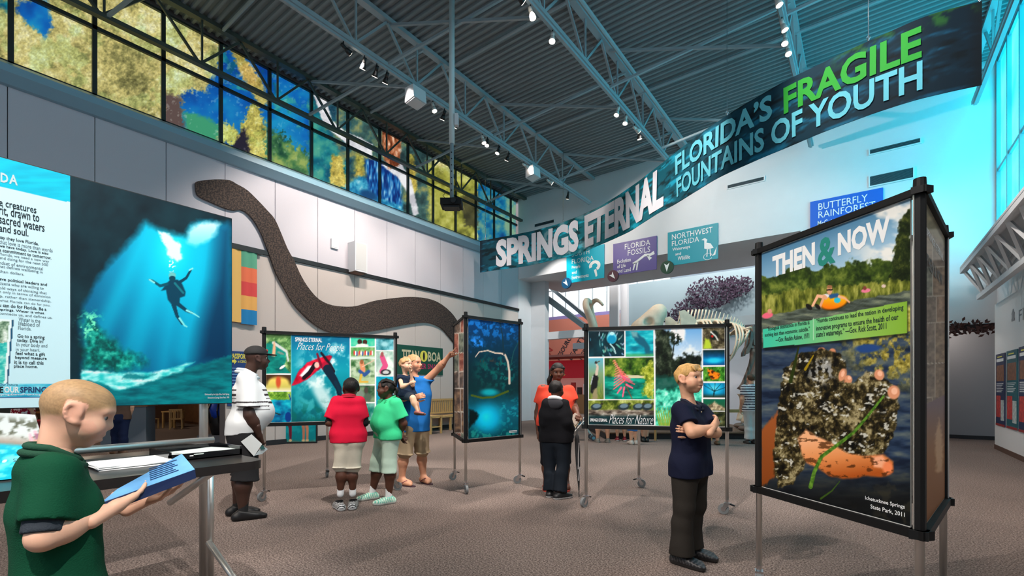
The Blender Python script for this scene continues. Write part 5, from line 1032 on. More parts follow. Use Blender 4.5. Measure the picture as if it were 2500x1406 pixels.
F2('PASSPORT', .15, .86, 1.0, .96, mat('ink_yellow', (232, 222, 90), .5), .03); F2('to SCIENCE', .5, .79, .95, .84, mat('ink_yellow', (232, 222, 90), .5)); MB().prism([(XL + .034, a[1] + u * w_, b[2] + v * h_) for u, v in ((.18, .79), (.32, .79), (.32, .76), (.45, .815), (.32, .86), (.32, .84), (.18, .84))], None, (.003, 0, 0)).build('emblem', mat('ink_yellow', (232, 222, 90), .5), t)
for k in range(11): MB().lohi((XL + .03, a[1] + .12 * w_, b[2] + (.68 - k * .055) * h_), (XL + .034, a[1] + (.85 - .1 * (k % 3)) * w_, b[2] + (.695 - k * .055) * h_)).build('text_line', mat('ink_sky', (120, 170, 220), .5), t)
fb = thing('fabric_hanging', 'yellow cloth hanging with teal red and blue blocks on the long wall', 'wall hanging', atX(597, 790, XL + .06))
for x0, y0, x1, y1, rgb in ((540, 600, 589, 782, (236, 190, 110)), (589, 609, 628, 650, (96, 170, 140)), (589, 650, 628, 686, (238, 120, 84)), (589, 686, 628, 720, (222, 76, 76)), (589, 720, 628, 754, (236, 176, 96)), (589, 754, 628, 790, (30, 130, 190))):
    A = atX(x0, y0, XL + .08); B = atX(x1, y0 + (x1 - x0) * .2, XL + .08); z0 = atX(x0, y1, XL + .08)[2]; n = 8; V = []; F = []
    for i_ in range(n + 1):
        for k in range(2): yy = A[1] + (B[1] - A[1]) * i_ / n; V += [(XL + .08 + .012 * math.sin(i_ * 1.6 + x0), yy, A[2] if k else z0)]
    V2 = [(x - .01, y, z) for x, y, z in V]; F = [(2 * i_, 2 * i_ + 2, 2 * i_ + 3, 2 * i_ + 1) for i_ in range(n)]; L = len(V); mesh_obj('cloth_block', V + V2, F + [tuple(L + q for q in f[::-1]) for f in F], mat('cloth_%d' % (rgb[0] * 7 + rgb[1]), rgb, .9), fb, True)
MB().lohi((XL + .05, atX(545, 600, XL + .08)[1], 4.42), (XL + .1, atX(640, 610, XL + .08)[1], 4.47)).build('hanging_rod', M_black, fb)
a = atX(872, 595, XL + .0); sp_ = thing('wall_speaker', 'white box loudspeaker on the long wall above the snake', 'speaker', (XL + .15, a[1], 3.9))
A = atX(880, 592, XL + .3); zt0 = atX(880, 664, XL + .3)[2]; MB().lohi((XL, A[1] - .19, zt0), (XL + .34, A[1] + .19, A[2])).build('cabinet', M_white, sp_); MB().lohi((XL + .335, A[1] - .16, zt0 + .04), (XL + .345, A[1] + .16, A[2] - .04)).build('grille', mat('speaker_cloth', (205, 205, 205), .9), sp_); MB().lohi((XL + .02, A[1] - .16, zt0 - .03), (XL + .3, A[1] + .16, zt0)).build('bracket', mat('bracket_brown', (120, 90, 76), .6), sp_)
A = atX(809, 582, XL + .04); B = atX(826, 609, XL + .04); o = MB().lohi((XL, A[1], B[2]), (XL + .05, B[1], A[2])).lohi((XL + .05, A[1] + .03, B[2] + .03), (XL + .058, B[1] - .03, A[2] - .03)).build('wall_box', M_white); tag(o, 'small white flat box on the long wall left of the loudspeaker', 'wall box')
# slatted bench and side table by the wall
def slat(name, m_, t, lo, hi): MB().lohi(lo, hi).build(name, m_, t)
yb0 = atX(1030, 1040, XL + .5)[1]; yb1 = atX(1150, 1030, XL + .5)[1]
bt = thing('slatted_bench', 'long light wood slatted bench against the wall behind the pointing man', 'bench', (XL + .35, (yb0 + yb1) / 2, 0))
slat('seat', M_wood, bt, (XL + .1, yb0, .42), (XL + .62, yb1, .47)); slat('back_rail', M_wood, bt, (XL + .06, yb0, .94), (XL + .12, yb1, 1.0)); slat('back_rail', M_wood, bt, (XL + .06, yb0, .52), (XL + .12, yb1, .57))
k = 0; y = yb0 + .04
while y < yb1: slat('slat', M_wood, bt, (XL + .075, y, .57), (XL + .1, y + .05, .94)); y += .09
for y in (yb0 + .05, (yb0 + yb1) / 2, yb1 - .1):
    for x in (XL + .08, XL + .55): slat('leg', M_wood, bt, (x, y, 0), (x + .06, y + .06, .42))
P = atZ(1052, 1058); st_ = thing('side_table', 'small light wood side table before the slatted bench', 'table', (P[0], P[1], 0)); MB().box(P + UP * .52, (.5, .5, .04)).build('table_top', M_wood, st_)
for sx in (-1, 1):
    for sy in (-1, 1): MB().box(P + [sx * .21, sy * .21, .25], (.05, .05, .5)).build('leg', M_wood, st_)
MB().box(P + UP * .2, (.42, .42, .03)).build('shelf', M_wood, st_)

# ================================================================ things under the roof
P = atD(1103, 498, 9.0); pj = thing('ceiling_projector', 'black projector hanging on a long white pole from the roof', 'projector', P - UP * .12)
MB().cyl(P + UP * 1.15, (P[0], P[1], 8.95), .055, n=12).build('pole', mat('pole_white', (206, 220, 222), .4), pj, True); MB().cyl(P + UP * .1, P + UP * 1.15, .038, n=12).build('pole_extension', M_steel, pj, True)
for k in range(7): MB().cyl(P + UP * (.25 + k * .12) - FW * .03, P + UP * (.25 + k * .12) - FW * .042, .012, n=8).build('pole_hole', M_black, pj)
MB().box(P, (.4, .32, .12), YAW).build('projector_body', M_blackp, pj); MB().box(P - UP * .075, (.3, .22, .04), YAW).build('projector_base', M_black, pj); MB().cyl(P + RT * .05 - FW * .16, P + RT * .05 - FW * .2, .05, n=14).build('lens', M_black, pj)
MB().tube([P + RT * .12 + UP * .06, P + RT * .2 + UP * .12, P + RT * .19 - UP * .0, P + RT * .1 - UP * .1], .006, 6).build('cable', M_black, pj); MB().tube([P - RT * .08 + UP * .06, P - RT * .17 + UP * .16, P - RT * .1 + UP * .24, P + UP * .2], .006, 6).build('cable', M_black, pj); MB().box(P + UP * 1.6 + RT * .09, (.07, .1, .22), YAW).build('junction_box', M_white, pj)
for px, py, X, w in ((1013, 238, JX[1] + .055, 'nearer the mural windows middle'), (1300, 424, JX[1] + .055, 'nearest the banner beginning')):
    P = atX(px, py, X); t = thing('hanging_speaker', 'white wedge loudspeaker hung under the roof track, ' + w, 'speaker', P - UP * .2); MB().prism([P + np.array(q) for q in ((-.13, -.17, -.15), (.16, -.17, -.1), (.13, -.17, .17), (-.13, -.17, .17))], None, (0, .36, 0)).build('cabinet', M_white, t); MB().beam(P + UP * .17, (P[0], P[1], ZBm), .02, .02).build('bracket', M_steel, t); MB().prism([P + np.array(q) for q in ((-.11, -.14, -.155), (.14, -.14, -.112), (.14, .16, -.112), (-.11, .16, -.155))], None, (.001, 0, -.006)).build('grille', mat('speaker_cloth', (205, 205, 205), .9), t)

# ================================================================ right side: display wall, lattice girder, garland
dw = thing('display_wall', 'white freestanding display wall with posters at the right edge', 'display wall', (2.2, 12, 0)); XD = 2.33
MB().lohi((XD, 8.0, .1), (XD + .1, 14.85, 3.2)).build('wall_panel', mat('display_white', (236, 236, 238), .5), dw); MB().lohi((XD - .01, 8.0, 0), (XD + .1, 14.86, .1)).build('skirting', mat('skirting_brown', (92, 66, 54), .6), dw)
def rp(px, py): return atX(px, py, XD - .004)
for st, x0, x1, y0, y1 in (('Flo', 2487, 2512, 786, 742),):
    A = rp(x0, y0); B = rp(x1, y1); flat_text(st, A, (0, B[1] - A[1], 0), (0, 0, .22), mat('ink_grey2', (140, 140, 144), .5), dw, .0)
A = rp(2470, 785); MB().prism([A + [0, -u * .22, v * .24] for u, v in ((0, 0), (1, 0), (1, .2), (.9, .2), (.9, .55), (1, .6), (.5, 1), (0, .6), (.1, .55), (.1, .2), (0, .2))], None, (-.004, 0, 0)).build('emblem', mat('ink_grey2', (140, 140, 144), .5), dw)
for k, (x0, x1, yt, ybm, lab, seed) in enumerate(((2433, 2455, 866, 1040, 'navy poster nearest the passage on the white display wall', 3), (2459, 2486, 858, 1047, 'teal poster between two others on the white display wall', 5), (2489, 2520, 848, 1056, 'navy poster at the right photo edge on the display wall', 8))):
    A = rp(x0, yt); B = rp(x1, ybm); ya, yz = A[1], B[1]; z0 = rp(x0, ybm - 3)[2]; z1 = A[2]; t = thing('exhibit_poster', lab, 'poster', (XD - .02, (ya + yz) / 2, z0))
    MB().lohi((XD - .015, yz, z0), (XD - .002, ya, z1)).build('poster_board', mat('poster_navy', (30, 44, 84), .5) if k != 1 else mat('poster_teal', (22, 92, 104), .5), t); H_ = z1 - z0; W_ = ya - yz; rr = random.Random(seed)
    f = lambda u0, v0, u1, v1, m: MB().lohi((XD - .018, ya - u1 * W_, z0 + v0 * H_), (XD - .0145, ya - u0 * W_, z0 + v1 * H_)).build('poster_picture', m, t)
    f(.1, .62, .9, .84, mat('pic_brown', (130, 84, 60), .5, noise=.5, nscale=12)); f(.08, .12, .55, .42, mat('pic_red', (196, 60, 56), .5, noise=.6, nscale=14)); f(.58, .08, .92, .36, mat('pic_pale', (190, 200, 200), .5, noise=.5, nscale=14)); f(0, 0, 1, .03, mat('ink_red', (150, 40, 40), .6))
    f(.1, .89, .86, .93, M_twhite); f(.2, .95, .7, .965, mat('ink_yellow', (232, 222, 90), .5))
    for q in range(6): f(.1, .58 - q * .022, .85 - .1 * (q % 3), .588 - q * .022, M_twhite)
gd = thing('lattice_girder', 'white steel lattice girder under the cyan windows', 'girder', (2.1, 11, 3.3)); zA, zB = 3.34, 4.25
GA = atX(2400, 665, 1.75); y1g = 14.6
for X_, z_ in ((1.78, 3.98), (2.32, 3.98), (2.05, 3.36)): MB().lohi((X_ - .05, 4, z_ - .05), (X_ + .05, y1g, z_ + .05)).build('chord', M_white, gd)
MB().lohi((1.73, 4, 4.02), (2.37, y1g, 4.08)).build('top_plate', M_white, gd)
y = y1g - .1; k = 0
while y > 5:
    for X_ in (1.78, 2.32):
        MB().beam((X_, y, 3.98), (2.05, y - .4, 3.36), .05, .05).build('web_bar', M_white, gd); MB().beam((2.05, y - .4, 3.36), (X_, y - .8, 3.98), .05, .05).build('web_bar', M_white, gd)
    y -= .8
gl = thing('leaf_garland', 'dark garland of dry leaves along the top of the passage opening', 'garland', (1.5, YB - .1, 2.6)); MB().beam((PX0 - .3, YB - .06, 2.78), (XR, YB - .06, 2.78), .1, .12).build('lintel', mat('garland_dark', (40, 30, 30), .9), gl)
V = []; F = []; rng = np.random.default_rng(8)
for _ in range(220):
    P = np.array([rng.uniform(PX0, XR), YB - rng.uniform(.08, .2), 2.75 + rng.normal(0, .08)]); t_ = rng.uniform(0, 6.28); s = .06; e1 = np.array([math.cos(t_), .3, math.sin(t_)]) * s; e2 = np.array([-math.sin(t_), -.3, math.cos(t_)]) * s * .5; k = len(V); V += [P - e1, P + e2, P + e1, P - e2]; F += [(k, k + 1, k + 2, k + 3)]
mesh_obj('leaves', V, F, mat('dry_leaf', (70, 40, 36), .9), gl, kind='stuff')
ceil_lamp(np.array([1.6, 16.4, 3.2]), 'round ceiling lamp in the passage on the right', 25)

# ================================================================ dim children's room through the low opening
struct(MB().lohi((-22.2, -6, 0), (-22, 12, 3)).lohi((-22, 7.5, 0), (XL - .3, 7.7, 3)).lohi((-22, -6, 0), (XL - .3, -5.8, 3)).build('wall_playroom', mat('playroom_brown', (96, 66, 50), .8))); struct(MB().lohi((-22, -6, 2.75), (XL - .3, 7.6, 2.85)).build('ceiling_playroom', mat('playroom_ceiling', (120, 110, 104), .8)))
for P, w, n in (((-14, 2.5, 2.75), 60, 'over the grey counter'), ((-18.5, 4.8, 2.75), 35, 'over the play table'), ((-14, -1, 2.75), 60, 'at the left of the playroom')): ceil_lamp(np.array(P), 'added round playroom ceiling lamp ' + n, w, (1, .8, .6))  # lamps added to give the playroom a dim warm light
C0 = atZ(292, 1097); ct = thing('service_counter', 'grey service counter with wooden top and dark base seen under the diver board', 'counter', (C0[0], C0[1], 0)); rz = YAW + .35
MB().box(C0 + UP * .06 + FW * .25, (.76, .5, .12), rz).build('toe_kick', M_base, ct); MB().box(C0 + UP * .53 + FW * .25, (.82, .56, .82), rz).build('body', mat('counter_grey', (128, 136, 146), .7), ct); MB().box(C0 + UP * .96 + FW * .25, (.9, .64, .04), rz).build('counter_top', mat('counter_wood', (190, 130, 84), .5), ct)
def kid_chair(px, rz, label):
    P = atZ(px, 1047); t = thing('child_chair', label, 'chair', P, 'small wooden chairs'); ca, sa = math.cos(rz), math.sin(rz); R_ = lambda x, y, z: P + np.array([x * ca - y * sa, x * sa + y * ca, z]); ax = (np.array([ca, sa, 0]), np.array([-sa, ca, 0]), UP)
    MB().box(R_(0, 0, .33), (.36, .36, .03), ax=ax).build('seat', M_wood, t)
    for sx in (-1, 1):
        MB().box(R_(sx * .16, -.16, .16), (.035, .035, .32), ax=ax).build('leg', M_wood, t); MB().box(R_(sx * .16, .16, .33), (.035, .035, .66), ax=ax).build('leg', M_wood, t)
    MB().box(R_(0, .16, .64), (.36, .03, .05), ax=ax).build('top_rail', M_wood, t)
    for k in range(5): MB().box(R_(-.12 + k * .06, .16, .48), (.025, .02, .29), ax=ax).build('back_slat', M_wood, t)
kid_chair(366, YAW + 2.8, 'left small wooden slat back chair at the play table'); kid_chair(430, YAW - 2.6, 'right small wooden slat back chair at the play table')
P = atZ(402, 1046) + FW * .4; t = thing('play_table', 'low wooden play table between two small chairs', 'table', P); MB().box(P + UP * .55, (.46, .5, .04), YAW).build('table_top', M_wood, t)
for sx in (-1, 1):
    for sy in (-1, 1): MB().box(P + RT * sx * .19 + FW * sy * .21 + UP * .27, (.05, .05, .54), YAW).build('leg', M_wood, t)
t = thing('wooden_cabinet', 'brown wooden cabinet at the back of the playroom', 'cabinet', (-20.4, 7.15, 0)); MB().lohi((-21.6, 6.95, 0), (-19.2, 7.4, 1.0)).build('body', mat('cabinet_brown', (110, 76, 50), .6, noise=.15, nscale=6), t)
for k in range(3): MB().lohi((-21.5 + k * .77, 6.92, .08), (-20.78 + k * .77, 6.95, .94)).build('door', mat('cabinet_brown2', (126, 88, 58), .6, noise=.15, nscale=6), t)
P = atZ(82, 1096); t = thing('toy_box', 'dark red toy box left of the reading boy', 'box', P); MB().box(P + UP * .3, (.7, .4, .6), YAW).build('body', mat('toy_red', (130, 24, 44), .6), t); MB().box(P + UP * .62, (.74, .44, .04), YAW).build('lid', mat('toy_red2', (150, 30, 50), .6), t)
P = atZ(120, 1080); t = thing('open_shelf', 'wooden open shelf behind the toy box', 'shelf', P)
for z_ in (.05, .4, .75, 1.1): MB().box(P + UP * z_, (1.1, .35, .04), YAW).build('shelf_board', mat('shelf_wood', (140, 90, 54), .5, noise=.15), t)
for s in (-1, 1): MB().box(P + RT * s * .53 + UP * .55, (.04, .35, 1.1), YAW).build('side_panel', mat('shelf_wood', (140, 90, 54), .5, noise=.15), t)
P = atZ(20, 1072); t = thing('notice_panel', 'grey framed panel on a white stand at the far left', 'panel', P); MB().box(P + UP * .8, (1.0, .05, 1.3), YAW).build('frame', M_white, t); MB().box(P + UP * .85 - FW * .03, (.84, .02, 1.05), YAW).build('screen', mat('panel_grey', (92, 100, 104), .5), t)
P = atZ(540, 1080); t = thing('costume_stand', 'blue and black costume on a grey plinth behind the capped man', 'exhibit', P)
MB().box(P + UP * .1, (.8, .6, .2), YAW).build('plinth', mat('plinth_grey', (96, 100, 108), .7), t); MB().tube([P + UP * .2, P + UP * .5, P + UP * .9, P + UP * 1.2], [.2, .27, .25, .12], 14).build('bag_body', M_black, t, True); MB().tube([P + UP * .62 - FW * .12, P + UP * .85 - FW * .16, P + UP * 1.12 - FW * .08], [.14, .17, .1], 12).build('blue_cover', mat('cover_blue', (20, 70, 190), .5), t, True)
for s in (-1, 1): MB().tube([P + RT * s * .08 + UP * 1.12 - FW * .2, P + RT * s * .11 + UP * .8 - FW * .34, P + RT * s * .1 + UP * .5 - FW * .27], .018, 6).build('strap', M_black, t)
# floor-standing swimmers board behind the people kiosk
A = atZ(659, 1084); B = atZ(771, 1082); u_ = nrm(B - A); n_ = nrm(np.cross(u_, UP)); t = thing('floor_board', 'teal board with swimmers legs standing on the floor behind a kiosk', 'display board', (A + B) / 2); L_ = np.linalg.norm(B - A)
MB().box((A + B) / 2 + UP * .62 - n_ * .02, (L_ + .06, .03, 1.24), ax=(u_, -n_, UP)).build('frame', M_black, t)
sg = Sheet(A + UP * .04, u_ * L_, UP * 1.16, [proj(A + UP * 1.2), proj(B + UP * 1.2), proj(B + UP * .04), proj(A + UP * .04)]); sg.graphic('printed_graphic', 60, 70, paint_legs, M_print, t, off=.002)
# papers, tray on the reading table
P = atZ(305, 1136, .96); t = thing('paper_stack', 'stack of white sheets on the black reading table', 'paper', (P[0], P[1], .96))
rr = random.Random(2)
for k in range(5): MB().box((P[0] + rr.uniform(-.01, .01), P[1] + .02 + rr.uniform(-.01, .01), .963 + k * .004), (.26, .30, .0035), .06 * rr.uniform(-1, 1)).build('sheet', M_twhite, t)
P = atZ(480, 1105, .98); t = thing('literature_tray', 'shallow black tray of leaflets on the end of the reading table', 'tray', (P[0], P[1], .96)); tx, ty = .30, .36
MB().lohi((P[0] - tx / 2, P[1] - ty / 2, .961), (P[0] + tx / 2, P[1] + ty / 2, .968)).build('tray_floor', M_blackp, t)
for lo, hi in (((-tx / 2, -ty / 2, 0), (-tx / 2 + .012, ty / 2, .05)), ((tx / 2 - .012, -ty / 2, 0), (tx / 2, ty / 2, .035)), ((-tx / 2, -ty / 2, 0), (tx / 2, -ty / 2 + .012, .05)), ((-tx / 2, ty / 2 - .012, 0), (tx / 2, ty / 2, .05))): MB().lohi((P[0] + lo[0], P[1] + lo[1], .962), (P[0] + hi[0], P[1] + hi[1], .962 + hi[2])).build('tray_wall', mat('gloss_black', (14, 15, 18), .12), t)
for k in range(4): MB().box((P[0] + .02, P[1] + .01 * k, .972 + k * .006), (.22, .26, .005), .1 * k).build('flyer', [M_twhite, mat('leaf_blue', (150, 190, 200)), M_twhite, mat('leaf_grey', (190, 200, 196))][k], t)

# ================================================================ figures: smooth bodies grown from joints
def nets(f, org, vs):
    s = f < 0; nx, ny, nz = f.shape
    cs = np.zeros((nx - 1, ny - 1, nz - 1), np.int8); C8 = [(i, j, k) for i in (0, 1) for j in (0, 1) for k in (0, 1)]
    for i, j, k in C8: cs += s[i:nx - 1 + i, j:ny - 1 + j, k:nz - 1 + k]
    act = (cs > 0) & (cs < 8); ijk = np.argwhere(act); n = len(ijk)
    if n == 0: return np.zeros((0, 3)), np.zeros((0, 4), int)
    idx = np.full(act.shape, -1, np.int64); idx[act] = np.arange(n)
    fv = np.stack([f[ijk[:, 0] + i, ijk[:, 1] + j, ijk[:, 2] + k] for i, j, k in C8], 1); pos = np.zeros((n, 3)); cnt = np.zeros(n)
    for a in range(8):
        for b in range(a + 1, 8):
            if sum(abs(C8[a][q] - C8[b][q]) for q in range(3)) != 1: continue
            m = (fv[:, a] < 0) != (fv[:, b] < 0); t = fv[:, a] / np.where(m, fv[:, a] - fv[:, b], 1)
            P = np.array(C8[a], float) + t[:, None] * (np.array(C8[b], float) - np.array(C8[a], float)); pos[m] += P[m]; cnt[m] += 1
    V = (ijk + pos / cnt[:, None]) * vs + org; F = []
    for ax in range(3):
        u, v = (ax + 1) % 3, (ax + 2) % 3; sl0 = [slice(None)] * 3; sl1 = [slice(None)] * 3; sl0[ax] = slice(0, -1); sl1[ax] = slice(1, None)
        s0 = s[tuple(sl0)]; s1 = s[tuple(sl1)]; E = np.argwhere(s0 != s1); E = E[(E[:, u] > 0) & (E[:, v] > 0) & (E[:, u] < f.shape[u] - 1) & (E[:, v] < f.shape[v] - 1)]
        def cell(du, dv):
            q = E.copy(); q[:, u] += du; q[:, v] += dv; return idx[q[:, 0], q[:, 1], q[:, 2]]
        Q = np.stack([cell(-1, -1), cell(0, -1), cell(0, 0), cell(-1, 0)], 1); fl = ~s0[E[:, 0], E[:, 1], E[:, 2]]; Q[fl] = Q[fl][:, ::-1]; F.append(Q)
    F = np.concatenate(F); return V, F[(F >= 0).all(1)]
class Blob:
    def __init__(s, vs): s.vs = vs; s.P = []; s.lo = np.full(3, 1e9); s.hi = -s.lo; s.fold = None; s.planes = []; s.jag = 0
    def _bb(s, lo, hi):
        s.lo = np.minimum(s.lo, lo); s.hi = np.maximum(s.hi, hi)
    def cap(s, a, b, ra, rb=None, k=.03, op=1, flat=False, sc=None):
        a = np.asarray(a, float); b = np.asarray(b, float); rb = ra if rb is None else rb; r = max(ra, rb); lo = np.minimum(a, b) - r; hi = np.maximum(a, b) + r
        if op > 0: s._bb(lo, hi)
        s.P.append(('c', a, b, ra, rb, k, op, flat, lo, hi)); return s
    def ell(s, c, r, R=None, k=.03, op=1):
        c = np.asarray(c, float); r = np.asarray(r, float); R = np.eye(3) if R is None else R; m = r.max()
        if op > 0: s._bb(c - m, c + m)
        s.P.append(('e', c, r, R, None, k, op, False, c - m, c + m)); return s
    def plane(s, p, n): s.planes.append((np.asarray(p, float), nrm(n))); return s
    def mesh(s, smooth=2):
        vs = s.vs; lo = s.lo - 3 * vs; n = np.ceil((s.hi + 3 * vs - lo) / vs).astype(int) + 1; ax = [lo[i] + np.arange(n[i]) * vs for i in range(3)]; f = np.full(n, .5, np.float32)
        for ty, a, b, ra, rb, k, op, flat, bl, bh in s.P:
            m = k + 2 * vs; i0 = np.clip(np.floor((bl - m - lo) / vs).astype(int), 0, n); i1 = np.clip(np.ceil((bh + m - lo) / vs).astype(int) + 1, 0, n)
            if (i1 <= i0).any(): continue
            sl = tuple(slice(i0[q], i1[q]) for q in range(3)); X = ax[0][sl[0]][:, None, None]; Y = ax[1][sl[1]][None, :, None]; Z = ax[2][sl[2]][None, None, :]
            if ty == 'c':
                ab = b - a; L = ab @ ab + 1e-12; dx, dy, dz = X - a[0], Y - a[1], Z - a[2]; tt = (dx * ab[0] + dy * ab[1] + dz * ab[2]) / L; t = np.clip(tt, 0, 1)
                d = np.sqrt((dx - t * ab[0]) ** 2 + (dy - t * ab[1]) ** 2 + (dz - t * ab[2]) ** 2) - (ra + (rb - ra) * t)
                if flat: d = np.maximum(d, (tt - 1) * math.sqrt(L))
            else:
                R = rb if False else ra if False else None; Rm = b; r = b; c = a; R = ra
                dx, dy, dz = X - c[0], Y - c[1], Z - c[2]; q = [dx * R[0, i] + dy * R[1, i] + dz * R[2, i] for i in range(3)]
                k0 = np.sqrt((q[0] / r[0]) ** 2 + (q[1] / r[1]) ** 2 + (q[2] / r[2]) ** 2); k1 = np.sqrt((q[0] / r[0] ** 2) ** 2 + (q[1] / r[1] ** 2) ** 2 + (q[2] / r[2] ** 2) ** 2); d = k0 * (k0 - 1) / np.maximum(k1, 1e-6)
            g0 = f[sl]
            if op > 0: h = np.maximum(k - np.abs(g0 - d), 0) / k; f[sl] = np.minimum(g0, d) - h * h * k * .25
            else: h = np.maximum(k - np.abs(g0 + d), 0) / k; f[sl] = np.maximum(g0, -d) + h * h * k * .25
        X = ax[0][:, None, None]; Y = ax[1][None, :, None]; Z = ax[2][None, None, :]
        if s.fold: f = f + s.fold(X, Y, Z)
        for p, nn in s.planes: f = np.maximum(f, (X - p[0]) * nn[0] + (Y - p[1]) * nn[1] + (Z - p[2]) * nn[2] + (s.fold(X * 1.4, Y * 1.4, Z) * s.jag if s.fold is not None and s.jag else 0))
        V, F = nets(f, lo, vs)
        if smooth and len(F):
            e0 = np.concatenate([F[:, 0], F[:, 1], F[:, 2], F[:, 3]]); e1 = np.concatenate([F[:, 1], F[:, 2], F[:, 3], F[:, 0]])
            for _ in range(smooth):
                ac = np.zeros_like(V); c = np.zeros(len(V))
                for i in range(3): ac[:, i] = np.bincount(e0, V[e1, i], len(V)) + np.bincount(e1, V[e0, i], len(V))
                c = np.bincount(e0, minlength=len(V)) + np.bincount(e1, minlength=len(V)); V = V * .5 + .5 * ac / np.maximum(c, 1)[:, None]
        return V, F
def folds(seed, amp=.004, sx=16.0, sz=9.0):
    r = random.Random(seed); q = [(r.uniform(-1, 1) * sx, r.uniform(-1, 1) * sx, r.uniform(.3, 1) * sz * r.choice((-1, 1)), r.uniform(0, 6.3)) for _ in range(5)]
    def f(X, Y, Z):
        v = 0
        for a, b, c, p in q: v = v + np.sin(a * X + b * Y + c * Z + p)
        return ((np.abs(v) - 1.2) * amp * .8).astype(np.float32)
    return f
def rotz(a): c, s = math.cos(a), math.sin(a); return np.array([[c, -s, 0], [s, c, 0], [0, 0, 1]])
def rotx(a): c, s = math.cos(a), math.sin(a); return np.array([[1, 0, 0], [0, c, -s], [0, s, c]])
def roty(a): c, s = math.cos(a), math.sin(a); return np.array([[c, 0, s], [0, 1, 0], [-s, 0, c]])
M_skin = {}
def skin_mat():
    m = mat_attr('skin', .5, spec=.35, bump=.05, bscale=160); m.node_tree.nodes['Principled BSDF'].inputs['Subsurface Weight'].default_value = .06; m.node_tree.nodes['Principled BSDF'].inputs['Subsurface Radius'].default_value = (.01, .004, .002); return m
class Fig:
    """x = the person's right, y = forward, z = up; base on the floor"""
    def __init__(s, label, loc, yaw, H, hr=.135, g=1.0, z0=0.0, vs=.012, hv=.006, fv=.005, name='person', group=None):
        s.loc = np.array([loc[0], loc[1], 0.0]); s.R = rotz(math.radians(yaw)); s.H = H; s.g = g; s.vs, s.hv, s.fv = vs, hv, fv; s.hh = hr * H
        s.root = thing(name, label, 'person', s.loc + UP * z0, group); ch = H - s.hh; sz = ch - .05 * H; hz = (.5 if hr < .145 else .485) * H; sw = .100 * H * (1 + (g - 1) * .35); hw = .052 * H * g; v = lambda x, y, z: np.array([x, y, z + z0])
        s.J = {}
        for q, n in ((1, 'R'), (-1, 'L')):
            s.J['sh' + n] = v(q * sw, 0, sz); s.J['el' + n] = v(q * (sw + .03 * H), -.02 * H, sz - .17 * H); s.J['wr' + n] = v(q * (sw + .03 * H), .03 * H, sz - .31 * H)
            s.J['hi' + n] = v(q * hw, 0, hz); s.J['kn' + n] = v(q * hw * 1.05, .01 * H, .275 * H); s.J['an' + n] = v(q * hw * 1.05, -.015 * H, .045 * H)
        s.ear = v(0, .01 * H, ch + .5 * s.hh); s.hyaw = s.hpitch = s.hroll = 0.0; s.z0 = z0; s.belly = 0.0; s.scalp = None; s.toe = {'R': 0.0, 'L': 0.0}
    def loc_of(s, P): return s.R.T @ (np.asarray(P, float) - s.loc)
    def ld(s, px, py, Z): return s.loc_of(atD(px, py, Z))
    def lx(s, px, py, x):
        r = s.R[:, 0]; d = ray(px, py); return s.loc_of(EYEP + d * ((x - (EYEP - s.loc) @ r) / (d @ r)))
    def ly(s, px, py, y):
        r = s.R[:, 1]; d = ray(px, py); return s.loc_of(EYEP + d * ((y - (EYEP - s.loc) @ r) / (d @ r)))
    def out(s, V): return V @ s.R.T + s.loc
    def part(s, name, V, F, m, parent=None, col=None, smooth=True):
        if len(F) == 0: return None
        return mesh_obj(name, s.out(V), F, m, parent or s.root, smooth, col)
    def hp(s, p):      # head-frame point (head heights) -> local
        return s.ear + s.HR @ ((np.asarray(p, float) - np.array([0, -.03, .5])) * s.hh)
    def slices(s):
        J = s.J; S = (J['shR'] + J['shL']) / 2; Hc = (J['hiR'] + J['hiL']) / 2; H, g = s.H, s.g; ls = nrm(J['shR'] - J['shL']); lh = nrm(J['hiR'] - J['hiL']); fw = nrm(np.cross(UP, lh)); b = s.belly
        def at(t): return Hc + (S - Hc) * t, nrm(lh * (1 - t) + ls * t)
        o = []
        for t, w, r, y in ((-.06, .050 * g, .060 * g, 0), (.12, .054 * g, .062 * g, .002 * H), (.38, .048 * g, .056 * g + b * .35, .006 * H + b * .6 * H), (.70, .058 * (1 + (g - 1) * .7), .060 * (1 + (g - 1) * .6) + b * .1, .004 * H + b * .2 * H), (.96, np.linalg.norm(J['shR'] - J['shL']) / 2 / H - .018, .036, -.004 * H)):
            c, l = at(t); o.append((c - fw * -y, l, w * H, r * H))
        return o
    def torso(s, B, inf=0.0, k=.012, lo=0, hi=5):
        o = s.slices()[lo:hi]
        for (c0, l0, w0, r0), (c1, l1, w1, r1) in zip(o[:-1], o[1:]):
            for q in (-1, -.5, 0, .5, 1): B.cap(c0 + l0 * w0 * q, c1 + l1 * w1 * q, r0 + inf, r1 + inf, k)
    def arm(s, B, n, inf=0.0, end=2.0, k=.03, flat=False, flare=0.0):
        H = s.H; gg = 1 + (s.g - 1) * .7; a, b, c = s.J['sh' + n], s.J['el' + n], s.J['wr' + n]; r0, r1, r2, r3 = .031 * H * gg, .025 * H * gg, .0245 * H * gg, .0165 * H
        if end <= 1: B.cap(a, a + (b - a) * end, r0 + inf, r0 + (r1 - r0) * end + inf + flare, k, flat=flat)
        else:
            B.cap(a, b, r0 + inf, r1 + inf, k); m = b + (c - b) * .3
            if end - 1 <= .3: B.cap(b, b + (c - b) * (end - 1), r2 + inf, r2 + inf + flare, k, flat=flat)
            else: B.cap(b, m, r2 + inf, r2 * 1.04 + inf, k); e = b + (c - b) * (end - 1); B.cap(m, e, r2 * 1.04 + inf, (r3 if end >= 2 else r2) + inf + flare, k, flat=flat)
